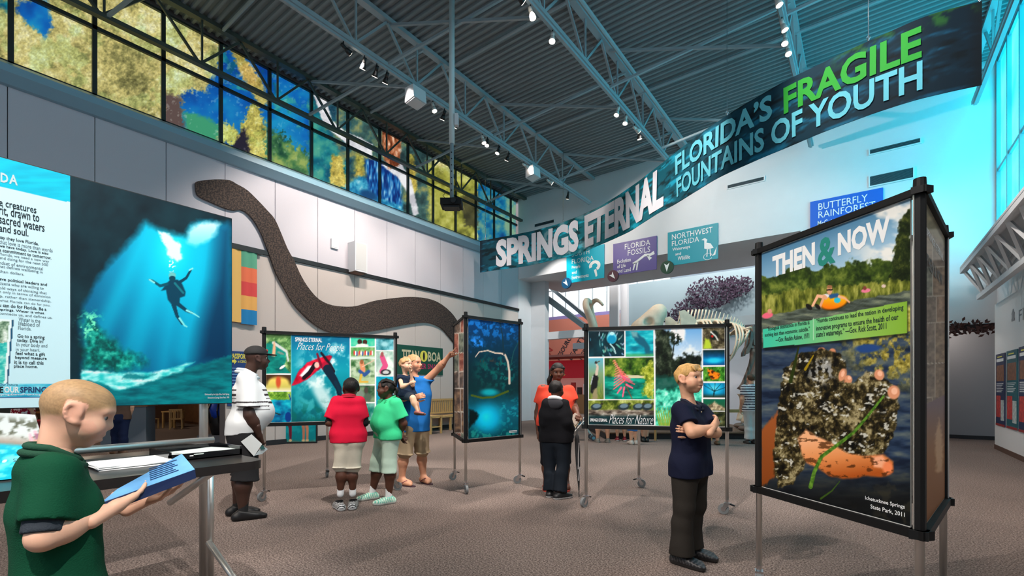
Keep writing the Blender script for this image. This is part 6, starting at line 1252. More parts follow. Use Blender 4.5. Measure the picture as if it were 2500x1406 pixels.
    def leg(s, B, n, inf=0.0, end=2.0, k=.035, flat=False, flare=0.0, cut=None):
        H = s.H; gg = 1 + (s.g - 1) * .8; a, b, c = s.J['hi' + n], s.J['kn' + n], s.J['an' + n]; r0, r1, r2, r3 = .054 * H * gg, .037 * H * gg, .034 * H * gg, .021 * H
        if end <= 1: B.cap(a, a + (b - a) * end, r0 + inf, r0 + (r1 - r0) * end + inf + flare, k, flat=flat)
        else:
            B.cap(a, b, r0 + inf, r1 + inf, k); m = b + (c - b) * .35 + s.fwd() * -.008 * H; e = b + (c - b) * (end - 1)
            if end - 1 <= .36: B.cap(b, e, r1 * .97 + inf, r2 + inf + flare, k, flat=flat)
            else: B.cap(b, m, r1 * .95 + inf, r2 * 1.06 + inf, k); B.cap(m, e, r2 * 1.06 + inf, (r3 if end >= 2 else r2) + inf + flare, k, flat=flat)
    def fwd(s): return nrm(np.cross(UP, s.J['hiR'] - s.J['hiL']))
    def body(s, skin, hands=None, bare_feet=False, lips=(150, 84, 74), eye=(60, 40, 30), brow=None, face=True):
        s.HR = rotz(s.hyaw) @ rotx(s.hpitch) @ roty(s.hroll); H, hh = s.H, s.hh; B = Blob(s.vs); s.torso(B)
        for n in 'RL':
            s.arm(B, n); s.leg(B, n)
            if bare_feet: s.foot(B, n, 0)
        S = (s.J['shR'] + s.J['shL']) / 2; nk = s.hp((0, -.10, .22)); B.cap(S - [0, .004, .0], S + (nk - S) * .5, .036 * H, .031 * H, .05)
        V, F = B.mesh(2); Vs, Fs = [V], [F]
        B = Blob(s.hv); B.ell(s.hp((0, -.045, .62)), np.array([.36, .425, .385]) * hh, s.HR, .02); B.ell(s.hp((0, .10, .38)), np.array([.30, .30, .345]) * hh, s.HR, .02 * hh / .2); B.cap(s.hp((-.06, .25, .12)), s.hp((.06, .25, .12)), .085 * hh, None, .03 * hh / .2); B.ell(s.hp((0, .13, .66)), np.array([.275, .27, .28]) * hh, s.HR, .02 * hh / .2)
        B.cap(s.hp((0, -.14, .34)), S + (nk - S) * .25, (.205 if s.hh / s.H > .145 else .235) * hh * (1.12 if s.g > 1.25 else 1), .032 * H, .02)
        if face:
            for q in (-1, 1):
                B.ell(s.hp((q * .165, .45, .53)), np.array([.11, .10, .075]) * hh, s.HR, .03 * hh / .2, -1); B.cap(s.hp((q * .08, .375, .625)), s.hp((q * .22, .315, .62)), .03 * hh, .022 * hh, .025 * hh / .2)
                B.ell(s.hp((q * .365, -.02, .50)), np.array([.034, .105, .15]) * hh, s.HR @ rotz(-q * .25), .012 * hh / .2); er_ = [s.hp((q * (.378 - .022 * math.cos(a_)), -.035 + .088 * math.cos(a_) - .045 * math.sin(a_), .495 + .128 * math.sin(a_))) for a_ in np.linspace(.35, 5.2, 11)]
                for e0, e1 in zip(er_[:-1], er_[1:]): B.cap(e0, e1, .024 * hh, .024 * hh, .006 * hh / .2)
                B.ell(er_[-1], np.array([.03, .04, .045]) * hh, s.HR, .01 * hh / .2); B.ell(s.hp((q * .19, .25, .36)), np.array([.1, .1, .1]) * hh, s.HR, .03 * hh / .2)
            kid = hh / H > .145; B.cap(s.hp((0, .355, .57)), s.hp((0, .438, .43)) if kid else s.hp((0, .475, .395)), .034 * hh, (.040 if kid else .048) * hh, .018 * hh / .2)
            for q in (-1, 1):
                B.ell(s.hp((q * .05, .405, .405) if kid else (q * .055, .43, .37)), np.array([.032, .04, .028]) * hh, s.HR, .018 * hh / .2)
                if kid: B.ell(s.hp((q * .19, .22, .33)), np.array([.13, .14, .13]) * hh, s.HR, .03 * hh / .2)
            B.cap(s.hp((-.075, .395, .255)), s.hp((.075, .395, .255)), .028 * hh, None, .02 * hh / .2); B.cap(s.hp((-.06, .392, .205)), s.hp((.06, .392, .205)), .03 * hh, None, .02 * hh / .2); B.ell(s.hp((0, .445, .23)), np.array([.11, .04, .008]) * hh, s.HR, .012 * hh / .2, -1)
        V, F = B.mesh(1); Vs.append(V); Fs.append(F)
        for n in 'RL':
            h = (hands or {}).get(n)
            if h is None:
                d = nrm(s.J['wr' + n] - s.J['el' + n]); lat = np.array([1 if n == 'R' else -1, 0, 0]); h = (d, -lat, .5)
            V, F = s.hand(n, *h); Vs.append(V); Fs.append(F)
        base = lin(skin); cols = []
        for i, V in enumerate(Vs):
            c = np.tile(base, (len(V), 1)); nz = fbm(V[:, 0] * 40 + V[:, 1] * 17, V[:, 2] * 40, 1.0, 3, 2)[:, None]; c = c * (.92 + .16 * nz)
            if i == 1 and face:
                q = (V - s.ear) @ s.HR / hh + np.array([0, -.03, .5])
                lm = (1 - sst(.6, 1.1, np.hypot(q[:, 0] / .10, (q[:, 2] - .23) / .065))) * (q[:, 1] > .3); c = c * (1 - .75 * lm[:, None]) + lin(lips) * .75 * lm[:, None]
                ck = (1 - sst(.3, 1.2, np.hypot((np.abs(q[:, 0]) - .2) / .13, (q[:, 2] - .36) / .12))) * (q[:, 1] > .15); c = c * (1 - ck[:, None] * np.array([0, .12, .10])); lz = .24 + (q[:, 1] + .50) / .98 * .52; sc_ = sst(-.05, .07, q[:, 2] - lz + .08 * (nz[:, 0] - .5)) * (1 - ((np.abs(q[:, 0]) > .345) & (q[:, 2] < .68))); hc = lin(s.scalp) if s.scalp is not None else None
                if hc is not None: fn_ = fbm(V[:, 0] * 300 + V[:, 1] * 110, V[:, 2] * 260 + V[:, 1] * 120, 1.0, 8, 2)[:, None]; c = c * (1 - .9 * sc_[:, None]) + hc * .9 * sc_[:, None] * (.7 + .6 * fn_)
                er = (np.abs(q[:, 0]) > .34) * .6; c = c * (1 - er[:, None] * np.array([0, .14, .12]))
            cols.append(c)
        o = 0; FF = []
        for V, F in zip(Vs, Fs): FF.append(F + o); o += len(V)
        bo = s.part('body', np.concatenate(Vs), np.concatenate(FF), skin_mat(), None, np.concatenate(cols))
        if face:
            for q in (-1, 1):
                c = s.hp((q * .155, .305, .533)); m = MB().ball((0, 0, 0), 1, 14, 10); U_ = np.array(m.V); P = c + (U_ * np.array([.075, .068, .058]) * hh) @ s.HR.T; dd = U_ @ np.array([0, 1, 0])
                cc = np.where((dd > .66)[:, None], lin(eye), lin((214, 208, 204))); cc[dd > .88] = lin((14, 10, 10)); mesh_obj('eye', s.out(P), m.F, mat_attr('eye_gloss', .15, spec=.6), bo, True, cc); 
                lid = Blob(max(s.hv * .6, .0022)).cap(s.hp((q * .085, .36, .568)), s.hp((q * .22, .32, .56)), .020 * hh, .015 * hh, .01); V, F = lid.mesh(0); s.part('eyelid', V, F, mat('lash_%d' % (sum(skin)), tuple(int(v * .45) for v in skin), .6), bo)
                if brow is not None:
                    bl = Blob(max(s.hv * .6, .0022)); bl.cap(s.hp((q * .08, .385, .645)), s.hp((q * .16, .36, .66)), .010 * hh, .014 * hh, .01).cap(s.hp((q * .16, .36, .66)), s.hp((q * .25, .295, .64)), .016 * hh, .008 * hh, .01); V, F = bl.mesh(0); s.part('eyebrow', V, F, mat('brow_%d_%d_%d' % brow, brow, .8), bo)
        s.bo = bo; return bo
    def hand(s, n, d, pn, curl, spread=.12, point=False, curls=None):
        d = nrm(d); pn = nrm(pn - d * np.dot(pn, d)); lat = np.cross(d, pn); q = 1 if n == 'R' else -1
        lat = lat * (1 if np.dot(lat, np.cross(d, pn)) > 0 else -1)
        th = np.cross(pn, d) * q if True else lat      # side of the thumb
        w = s.J['wr' + n]; L = .105 * s.H * (1.03 if s.hh / s.H > .145 else 1); r = .0052 * s.H; B = Blob(s.fv); pl = .5 * L
        B.cap(w - d * .05 * s.H, w + d * .02, .0165 * s.H, .0155 * s.H, .02)
        kn = []
        for i, f in enumerate((.34, .115, -.115, -.34)):
            k = w + d * pl * (1.0 if i < 3 else .93) + th * f * .5 * L * .8 + pn * (-.01 * L); kn.append(k); B.cap(w + d * .012 + th * f * .22 * L, k, .0105 * s.H * .95, .0078 * s.H, .014)
        for i, (k, ln) in enumerate(zip(kn, (.46, .5, .47, .37))):
            c = curl if curls is None else curls[i]
            if point and i > 0: c = 1.35
            if point and i == 0: c = .05
            a = c * .7; dd = nrm(d + th * spread * (1 - i * .67)); p = k
            for sg, fl, rr in ((.45, 1.0, 1.0), (.32, 1.0, .92), (.23, .7, .82)):
                v = dd * math.cos(a) + pn * math.sin(a); e = p + v * ln * L * sg; B.cap(p, e, r * rr * 1.03, r * rr * .95, .006); p = e; a += c * fl
        b = w + d * .12 * L + th * .17 * L + pn * .03 * L; v = nrm(d * .62 + th * .7 + pn * .35); e = b + v * .27 * L; B.cap(b, e, r * 1.6, r * 1.25, .014); v2 = nrm(d * .85 + th * (.35 - .5 * curl) + pn * (.25 + .5 * curl)); e2 = e + v2 * .2 * L; B.cap(e, e2, r * 1.2, r * 1.05, .006); B.cap(e2, e2 + nrm(v2 + pn * .3 * curl) * .15 * L, r * 1.05, r * .85, .006)
        return B.mesh(1)
    def cloth(s, name, rgb, fn, m=None, vs=None, amp=.0035, seed=1, colfn=None, sm=1, cut=(), bump=.25):
        B = Blob(vs or s.vs); B.fold = folds(seed, amp); fn(B)
        for p, n in cut: B.plane(p, n)
        V, F = B.mesh(sm)
        if colfn is None: m = m or mat('cloth_%s_%d_%d_%d' % ((name,) + tuple(rgb)), rgb, .85, noise=.06, nscale=9, bump=bump, bscale=220, spec=.15); return s.part(name, V, F, m)
        return s.part(name, V, F, mat_attr('cloth_print', .85, spec=.15), None, lin(np.clip(colfn(V), 0, 255)))
    def shirt(s, rgb, sleeve=.62, hem=-.12, inf=.016, flare=.012, name='shirt', seed=1, colfn=None, vs=None, amp=.0065, neck=.008, collar=None, hemtilt=0.0):
        S = (s.J['shR'] + s.J['shL']) / 2; Hc = (s.J['hiR'] + s.J['hiL']) / 2; hz = Hc + (S - Hc) * hem
        def fn(B):
            s.torso(B, inf); o = s.slices(); c, l, w, r = o[0]
            for q in (-1, -.5, 0, .5, 1): B.cap(c + l * w * q, c + l * w * q * 1.02 - UP * .12 * s.H, r + inf, r + inf + .004, .012)
            for n in 'RL': B.cap(s.J['hi' + n], s.J['hi' + n] + (s.J['kn' + n] - s.J['hi' + n]) * .35, .054 * s.H * (1 + (s.g - 1) * .8) + inf + .012, .050 * s.H * (1 + (s.g - 1) * .8) + inf + .014, .03)
            for n in 'RL': s.arm(B, n, inf * .8, sleeve, .035, True, flare)
            B.cap(S, S + UP * .03 * s.H, .05 * s.H, .042 * s.H, .04)
        f = s.fwd(); o = s.cloth(name, rgb, fn, seed=seed, colfn=colfn, vs=vs, amp=amp, cut=[(hz, -UP + f * hemtilt), (S + UP * (.036 * s.H + neck), UP + f * .45)])
        if collar is not None:
            nb = S + UP * (.030 * s.H); lat = nrm(s.J['shR'] - s.J['shL']); fr = nrm(np.cross(UP, lat)); m = MB(); pts = []
            for a in np.linspace(-150, 150, 21): t = math.radians(a - 90); pts.append(nb + lat * math.cos(t) * .045 * s.H * (1 + (s.g - 1) * .5) + fr * (math.sin(t) * .045 * s.H * (1 + (s.g - 1) * .5) + .006 * s.H) + UP * (.016 * s.H - .030 * s.H * (math.sin(t) + .2) * (1 if math.sin(t) > -.2 else .25)))
            m.tube(pts, [.0085 * s.H] * 21, 8, flat=1.0); P = np.array(m.V); s.part('collar', P, m.F, mat('cloth_collar_%d_%d_%d' % collar, collar, .85, bump=.2, bscale=200), o)
            pts2 = [p + (p - nb) * np.array([.20, .20, 0]) - UP * .014 * s.H for p in pts]; m = MB(); m.tube(pts2, [.0085 * s.H] * 21, 8); s.part('collar', np.array(m.V), m.F, mat('cloth_collar_%d_%d_%d' % collar, collar, .85, bump=.2, bscale=200), o)
        return o
    def pants(s, rgb, end=1.9, inf=.014, flare=.008, name='trousers', seed=5, colfn=None, top=.16, amp=.004, vs=None):
        S = (s.J['shR'] + s.J['shL']) / 2; Hc = (s.J['hiR'] + s.J['hiL']) / 2; wz = Hc + (S - Hc) * top
        def fn(B):
            s.torso(B, .010, .012, 0, 3)
            for n in 'RL': s.leg(B, n, inf, end, .03, True, flare)
        return s.cloth(name, rgb, fn, seed=seed, colfn=colfn, amp=amp, vs=vs, cut=[(wz, UP)])
    def foot(s, B, n, inf=0.0, ln=.155):
        H = s.H; a = s.J['an' + n]; t = math.radians(s.toe[n]); f = rotz(t) @ s.fwd(); l = np.cross(f, UP); zb = s.z0 + .02 * H if s.z0 == 0 else a[2] - .025 * H; g0 = np.array([a[0], a[1], zb])
        heel = g0 - f * .030 * H; ball = g0 + f * .075 * H; toe = g0 + f * .103 * H - UP * .004 * H
        B.cap(heel, ball + l * .008 * H, .021 * H + inf, .021 * H + inf, .03).cap(heel, ball - l * .010 * H, .02 * H + inf, .02 * H + inf, .03).cap(ball - l * .012 * H, toe + l * .01 * H, .02 * H + inf, .016 * H + inf, .02).cap(a, g0 + f * .065 * H + UP * .006 * H, .024 * H + inf, .02 * H + inf, .03)
    def shoes(s, upper, sole=(230, 230, 228), top=.055, inf=.009, name='shoe', stripe=None, socks=None, sockh=.1):
        for n in 'RL':
            B = Blob(min(s.vs, .009)); s.foot(B, n, inf); a = s.J['an' + n]; zt = s.z0 + top * s.H if s.z0 == 0 else a[2] + (top - .045) * s.H; B.plane((0, 0, .001) if s.z0 == 0 else (0, 0, a[2] - .05 * s.H), -UP); B.plane((a[0], a[1], zt), UP + s.fwd() * .25); V, F = B.mesh(1)
            z = V[:, 2] - (0 if s.z0 == 0 else a[2] - .05 * s.H); c = np.where((z < .024)[:, None], np.array(sole, float), np.array(upper, float))
            if stripe is not None: w = ((V @ s.fwd() * 42 + V[:, 2] * 20) % 1 < .38) & (z > .03) & (z < .08); c = np.where(w[:, None], np.array(stripe, float), c)
            s.part(name, V, F, mat_attr('shoe_leather', .45, spec=.4), None, lin(c))
            if socks is not None: B = Blob(min(s.vs, .009)); B.cap(a + UP * -.01, a + nrm(s.J['kn' + n] - a) * sockh * s.H * .8, .0255 * s.H, .0265 * s.H, .02, flat=True); V, F = B.mesh(1); s.part('sock', V, F, mat('sock_%d' % sum(socks), socks, .9))
    def flipflops(s, rgb, strap):
        for n in 'RL':
            a = s.J['an' + n]; f = rotz(math.radians(s.toe[n])) @ s.fwd(); l = np.cross(f, UP); H = s.H; g0 = np.array([a[0], a[1], 0]); pts = [g0 + f * (.045 * H + math.cos(t) * .098 * H) + l * math.sin(t) * (.03 + .006 * math.cos(t)) * H for t in np.linspace(0, 6.283, 19)[:-1]]
            m = MB().prism(pts, None, UP * .012); o = s.part('sandal', np.array(m.V), m.F, mat('sandal_%d' % sum(rgb), rgb, .7), smooth=False)
            for q in (-1, 1): m = MB().tube([g0 + f * .10 * H + UP * .02 * H, g0 + f * .07 * H + l * q * .018 * H + UP * .045 * H, g0 + f * .02 * H + l * q * .031 * H + UP * .018 * H], .006, 6); s.part('strap', np.array(m.V), m.F, mat('strap_%d' % sum(strap), strap, .7), o)
    def hair(s, rgb, kind='short', seed=3):
        hh = s.hh; B = Blob(s.hv); inf = {'buzz': .007, 'short': .03, 'crop': .04, 'braids': .05, 'pony': .045, 'fluff': .055}[kind]
        B.ell(s.hp((0, -.048, .622)), np.array([.36 + inf, .425 + inf, .388 + inf]) * hh, s.HR, .02)
        r = random.Random(seed); q = [(r.uniform(-90, 90), r.uniform(-90, 90), r.uniform(-60, 60), r.uniform(0, 6)) for _ in range(6)]; am = {'buzz': .0003, 'short': .0022, 'crop': .0015, 'braids': .003, 'pony': .001, 'fluff': .003}[kind]
        B.fold = lambda X, Y, Z: (sum(np.sin(a * X + b * Y + c * Z + p) for a, b, c, p in q) * am).astype(np.float32)
        A0 = s.hp((0, .44 if kind != 'short' else .43, .78 if kind != 'short' else .74)); A1 = s.hp((0, -.52, .24 if kind != 'buzz' else .30)); dv = A1 - A0; nn = np.cross(dv, s.HR[:, 0]); nn = nn if nn[2] < 0 else -nn; B.plane(A0, nn); B.jag = {'buzz': 6, 'short': 1.2}.get(kind, .8)
        if kind == 'short':
            for x in (-.22, -.1, .02, .14, .24): B.cap(s.hp((x, .28, .92)), s.hp((x + .05, .42, .74)), .05 * hh, .03 * hh, .02)
        V, F = B.mesh(1); mm_ = mat('hair_%d_%d_%d' % rgb, rgb, .55, noise=.25, nscale=60, bump=.5, bscale=140, stretch=(1, 1, .4), spec=.3); o = s.part('hair', V, F, mm_, s.bo)
        if kind == 'pony': B = Blob(s.hv); B.cap(s.hp((.05, -.42, .82)), s.hp((.2, -.5, .5)), .15 * hh, .17 * hh, .04).cap(s.hp((.2, -.5, .5)), s.hp((.42, -.36, -.05)), .17 * hh, .12 * hh, .04).cap(s.hp((.42, -.36, -.05)), s.hp((.5, -.3, -.35)), .12 * hh, .04 * hh, .03).cap(s.hp((-.3, .2, .75)), s.hp((.3, .2, .75)), .1 * hh, None, .04); V, F = B.mesh(1); s.part('ponytail', V, F, mm_, o)
        if kind == 'braids':
            for i in range(7): x = -.3 + i * .1; m = MB().tube([s.hp((x, .3 - abs(x) * .3, .93 - abs(x) * .3)), s.hp((x * 1.1, .0, 1.06 - abs(x) * .35)), s.hp((x, -.35, .93 - abs(x) * .3)), s.hp((x * .7, -.56, .6))], [.03 * hh, .045 * hh, .045 * hh, .04 * hh], 7); s.part('braid', np.array(m.V), m.F, mm_, o)
            for i in range(5): m = MB().tube([s.hp((-.24 + i * .12, -.52, .62)), s.hp((-.26 + i * .13, -.6, .42)), s.hp((-.26 + i * .13, -.56, .26))], [.06 * hh, .07 * hh, .04 * hh], 7); s.part('braid', np.array(m.V), m.F, mm_, o)
        return o
def sheet3(name, pts, m, parent, th=.002):
    pts = [np.asarray(p, float) for p in pts]; n = nrm(np.cross(pts[1] - pts[0], pts[2] - pts[0])) * th; return MB().prism([p - n / 2 for p in pts], None, n).build(name, m, parent)

SK_L = (222, 170, 140); SK_D = (86, 52, 38); SK_D2 = (96, 58, 42)
# ---------------- boy in green reading, in front
f = Fig('boy in dark green polo shirt reading a blue leaflet at the left', W((158 - CXP) * 1.5 / FPX, 1.5), -5, 1.38, .152, vs=.008, hv=.0042, fv=.0035)
f.J['shR'] = f.lx(130, 1152, .125); f.J['elR'] = f.lx(104, 1312, .185); f.J['wrR'] = f.lx(272, 1243, .12)
y_, z_ = f.J['shR'][1:]; f.J['shL'] = np.array([-.125, y_ + .01, z_]); f.J['elL'] = np.array([-.17, y_ + .06, z_ - .2]); f.J['wrL'] = f.lx(362, 1218, -.07)
for n, q in (('R', 1), ('L', -1)): f.J['hi' + n] = np.array([q * .075, y_ + .02, .67])
f.ear = f.lx(190, 1008, .075); f.ear[0] = 0; f.hpitch = -.36; f.hyaw = -.14; f.scalp = (172, 140, 98)
f.body((238, 186, 158), {'R': (f.lx(350, 1196, .05) - f.J['wrR'], (-.5, .1, .8), .22), 'L': (f.lx(412, 1192, -.05) - f.J['wrL'], (.4, -.2, .8), .35)}, lips=(196, 116, 108), eye=(70, 60, 50), brow=(170, 130, 92)); 
f.shirt((14, 74, 50), .80, -.16, .022, .016, seed=11, vs=.007, amp=.007, collar=(14, 70, 48)); f.pants((176, 160, 130), 1.9, .02)
f.cloth('undershirt_cuff', (58, 64, 72), lambda B: B.cap(f.J['shR'] + (f.J['elR'] - f.J['shR']) * .72, f.J['shR'] + (f.J['elR'] - f.J['shR']) * .93, .046, .047, .02, flat=True), vs=.006); f.shoes((60, 50, 44))
# leaflet in his hands
lf = thing('leaflet', 'open blue leaflet held by the boy in the green shirt', 'leaflet', f.out(f.lx(330, 1200, .05)))
P0, P1 = f.out(f.lx(246, 1228, .09)), f.out(f.lx(476, 1146, .06)); Q1 = f.out(f.lx(444, 1108, -.05)); Q0 = P0 + (Q1 - P1) * .35 + (P1 - P0) * .2; R0, R1 = P0 + (P1 - P0) * .16 + np.array([.010, 0, -.035]), P1 + np.array([.010, 0, -.030])
sheet3('page', [P0, P1, Q1, Q0], mat('page_blue', (110, 172, 226), .4, noise=.3, nscale=9), lf, .0015); sheet3('cover', [P0 + (R0 - P0) * .03, P1 + (R1 - P1) * .03, R1, R0], mat('cover_navy', (16, 34, 76), .35), lf, .0015)
e1 = P1 - P0; e2 = Q1 - P1
for k in range(7): A_ = P0 + e1 * (.52 + .01 * k) + e2 * (.2 + .09 * k) + UP * .002; sheet3('text_line', [A_, A_ + e1 * (.32 - .03 * (k % 3)), A_ + e1 * (.32 - .03 * (k % 3)) + e2 * .04, A_ + e2 * .04], mat('ink_navy', (22, 62, 110), .5), lf, .0008)

# ---------------- man in cap
Zb = 4.9; f = Fig('heavy man in black cap and striped white polo holding papers', atZ(594, 1262), -22, 1.80, .133, g=1.28, vs=.0105)
f.belly = .065; f.J['shR'] = f.lx(604, 922, .21); f.J['elR'] = f.lx(610, 1014, .27); f.J['wrR'] = f.lx(632, 1060, .24); y_, z_ = f.J['shR'][1:]; f.J['shL'] = np.array([-.21, y_, z_]); f.J['elL'] = np.array([-.26, y_ + .05, z_ - .32]); f.J['wrL'] = np.array([-.27, y_ + .08, z_ - .52])
f.ear = f.lx(627, 875, .085); f.ear[0] = 0; f.hpitch = .03; f.hyaw = .15; f.J['anL'] += [0, -.03, 0]; f.J['anR'] += [0, .02, 0]
f.body((64, 42, 34), {'R': (nrm(f.lx(636, 1084, .2) - f.J['wrR']), (-.8, .4, 0), .7)}, lips=(90, 52, 46), brow=(20, 16, 14))
def stripes(V):
    z = V[:, 2]; x = V[:, 0]; n = lambda a, b: ((z > a) & (z < b))[:, None]; c = np.tile(np.array([222, 226, 228.]), (len(V), 1)); arm_ = np.abs(x) > .235
    for a, b in ((1.318, 1.337), (1.27, 1.289), (1.236, 1.244), (1.19, 1.212)): c = np.where(n(a, b) & ~arm_[:, None], np.array([44, 36, 40.]), c)
    for a, b in ((1.20, 1.213), (1.16, 1.174), (1.128, 1.135)): c = np.where(n(a, b) & arm_[:, None], np.array([44, 36, 40.]), c)
    return c
f.shirt((222, 226, 228), .80, -.02, .02, .028, seed=21, colfn=stripes, vs=.0075, collar=(206, 216, 222), hemtilt=.12); f.pants((40, 40, 42), 1.22, .026, .03, 'denim_shorts', amp=.006); f.shoes((20, 20, 22), (16, 16, 18), socks=(24, 24, 26))
cp = Blob(.006); cp.ell(f.hp((0, -.04, .72)), np.array([.42, .48, .37]) * f.hh, f.HR, .02).plane(f.hp((0, 0, .70)), -f.HR[:, 2]); V, F = cp.mesh(1); co = f.part('cap', V, F, mat('cap_black', (22, 22, 24), .8))
cp = Blob(.006); cp.ell(f.hp((0, .42, .705)), np.array([.30, .42, .035]) * f.hh, f.HR @ rotx(-.10), .01).plane(f.hp((0, .2, .7)), -f.HR[:, 1]); V, F = cp.mesh(1); f.part('brim', V, F, mat('cap_black', (22, 22, 24), .8), co)
cp = Blob(.005); cp.ell(f.hp((0, .41, .86)), np.array([.08, .04, .08]) * f.hh, f.HR, .01); V, F = cp.mesh(1); f.part('emblem', V, F, mat('cap_red', (160, 30, 34), .7), co)
pw = f.out(f.lx(634, 1080, .27)); pp_ = thing('paper_map', 'folded white paper held by the man in the cap', 'paper', pw - UP * .12); q = lambda px, py, x: f.out(f.lx(px, py, x)); sheet3('sheet', [q(588, 1078, .28), q(614, 1060, .30), q(640, 1084, .28), q(620, 1114, .26)], mat('paper_pale', (226, 232, 232), .6), pp_); sheet3('sheet', [q(622, 1112, .262), q(641, 1088, .278), q(654, 1096, .26), q(640, 1108, .25)], mat('paper_pale2', (206, 222, 226), .6), pp_); sheet3('printed_mark', [q(634, 1092, .284), q(642, 1086, .286), q(648, 1096, .276), q(638, 1098, .278)], mat('paper_mark', (40, 90, 90), .6), pp_)

# ---------------- boy in red polo, back view
f = Fig('boy in red polo and khaki shorts seen from behind', atZ(845, 1243), 58, 1.47, .150, g=1.05, vs=.0095)
f.J['shL'] = f.ly(823, 980, 0); f.J['shR'] = f.ly(880, 980, 0); f.J['elL'] = f.ly(803, 1032, -.02); f.J['elR'] = f.ly(890, 1032, -.02); z_ = f.J['elL'][2]; f.J['wrL'] = np.array([-.10, .17, z_ + .02]); f.J['wrR'] = np.array([.10, .17, z_ + .02]); f.ear = f.ly(857, 948, .02); f.hyaw = .15; f.hpitch = .05
cx = (f.J['shL'][0] + f.J['shR'][0]) / 2
for n, p in (('L', (831, 1204)), ('R', (861, 1203))): f.J['an' + n] = f.ly(*p, 0); f.J['kn' + n] = f.ly(p[0] + (3 if n == 'L' else -1), 1140, .02); f.J['hi' + n] = f.ly(840 if n == 'L' else 862, 1070, 0)
f.toe = {'L': 12, 'R': -8}; f.body(SK_D, {'L': ((.6, .7, .1), (0, -.2, -1), .5), 'R': ((-.6, .7, .1), (0, -.2, -1), .5)}); f.hair((20, 16, 15), 'crop'); f.shirt((206, 22, 56), .80, -.1, .018, .014, seed=31, collar=(190, 20, 50), vs=.009); f.pants((206, 198, 180), 1.02, .026, .03, 'shorts', amp=.006)
for n in 'LR': f.cloth('under_sleeve', (20, 20, 24), lambda B: B.cap(f.J['sh' + n] + (f.J['el' + n] - f.J['sh' + n]) * .7, f.J['el' + n], .046, .043, .02).cap(f.J['el' + n], f.J['el' + n] + (f.J['wr' + n] - f.J['el' + n]) * .45, .042, .038, .02, flat=True), vs=.009)
f.shoes((28, 28, 30), (222, 222, 222), .075, .012, 'sneaker', stripe=(232, 232, 232), socks=(236, 236, 236), sockh=.13)

# ---------------- girl in green polo
f = Fig('girl with braided hair in mint green polo looking at the people kiosk', atZ(927, 1219), 122, 1.46, .150, g=1.22, vs=.0098)
f.belly = .045; f.J['shL'] = f.ld(968, 985, 5.46); f.J['shR'] = f.ld(935, 980, 5.74); y_, z_ = f.J['shR'][1:]; f.J['elL'] = f.ld(985, 1034, 5.48); f.J['wrL'] = f.ld(974, 1060, 5.62); f.J['elR'] = f.J['shR'] + [.06, -.08, -.22]; f.J['wrR'] = f.J['wrL'] + [.06, -.02, -.02]; f.ear = f.ld(944, 950, 5.60); f.hyaw = .30
for n, p, Z_ in (('R', (908, 1186), 5.72), ('L', (949, 1196), 5.5)): f.J['an' + n] = f.ld(*p, Z_); f.J['an' + n][2] = .066; f.J['kn' + n] = f.ld(p[0] + (14 if n == 'R' else 1), 1128, Z_); f.J['hi' + n] = f.ld(938 if n == 'R' else 956, 1064, Z_)
f.body((84, 50, 36), {'L': ((.7, -.2, -.4), (0, -1, 0), .5), 'R': ((-.7, -.2, -.4), (0, -1, 0), .5)}, lips=(110, 60, 52), brow=(20, 14, 12)); f.hair((22, 17, 16), 'braids'); f.shirt((62, 206, 142), .72, -.08, .02, .022, seed=41, collar=(56, 196, 134), vs=.009); f.pants((190, 214, 196), 1.30, .018, .012, 'capri_trousers', amp=.005); f.shoes((110, 190, 170), (214, 220, 214), .06, .011, 'sneaker', stripe=(226, 234, 216), socks=(236, 236, 236), sockh=.12)

# ---------------- man pointing with toddler
f = Fig('man in bright blue T shirt and khaki shorts pointing to the right', atZ(1008, 1180), -62, 1.80, .135, g=1.05, vs=.011)
f.J['shL'] = f.ld(1042, 928, 6.62); f.J['shR'] = f.ld(985, 930, 6.5); f.J['elL'] = f.ld(1073, 897, 6.55); f.J['wrL'] = f.ld(1092, 874, 6.45); f.J['elR'] = f.ld(972, 972, 6.3); f.J['wrR'] = f.ld(1012, 970, 6.12); f.ear = f.ld(1009, 888, 6.56); f.hyaw = -.15; f.hpitch = .05
f.J['anL'] = f.ld(1034, 1166, 6.75); f.J['anR'] = f.ld(981, 1172, 6.55); f.J['knL'] = f.ld(1030, 1100, 6.68); f.J['knR'] = f.ld(988, 1104, 6.5); f.J['hiL'] = f.ld(1025, 1040, 6.64); f.J['hiR'] = f.ld(995, 1040, 6.5); f.toe = {'L': -8, 'R': 12}
f.J['anL'][2] = f.J['anR'][2] = .08
f.body((206, 150, 120), {'L': (f.ld(1104, 857, 6.42) - f.J['wrL'], (0, .3, -1), .3, .1, True), 'R': (f.ld(1024, 967, 6.08) - f.J['wrR'], f.R.T @ FW, .9)}, bare_feet=True, brow=(150, 110, 80)); f.hair((190, 150, 104), 'crop'); f.shirt((34, 112, 188), .62, -.12, .022, .02, seed=51); f.pants((170, 150, 122), 1.04, .03, .035, 'shorts', amp=.006); f.flipflops((60, 34, 44), (120, 40, 70))
t_ = f
f = Fig('blond toddler in navy vest sitting on the pointing man\u2019s arm', W((994 - CXP) * 6.22 / FPX, 6.22), -62, .86, .215, g=1.15, z0=.86, vs=.0085, hv=.006, fv=.005)
f.ear = f.ld(990, 890, 6.2); f.hyaw = -.25; f.J['shR'] = f.ld(976, 922, 6.14); f.J['shL'] = f.ld(1004, 922, 6.28); f.J['elR'] = f.ld(982, 944, 6.02); f.J['wrR'] = f.ld(1000, 936, 6.0); f.J['elL'] = f.ld(1008, 940, 6.2); f.J['wrL'] = f.ld(1003, 908, 6.12)
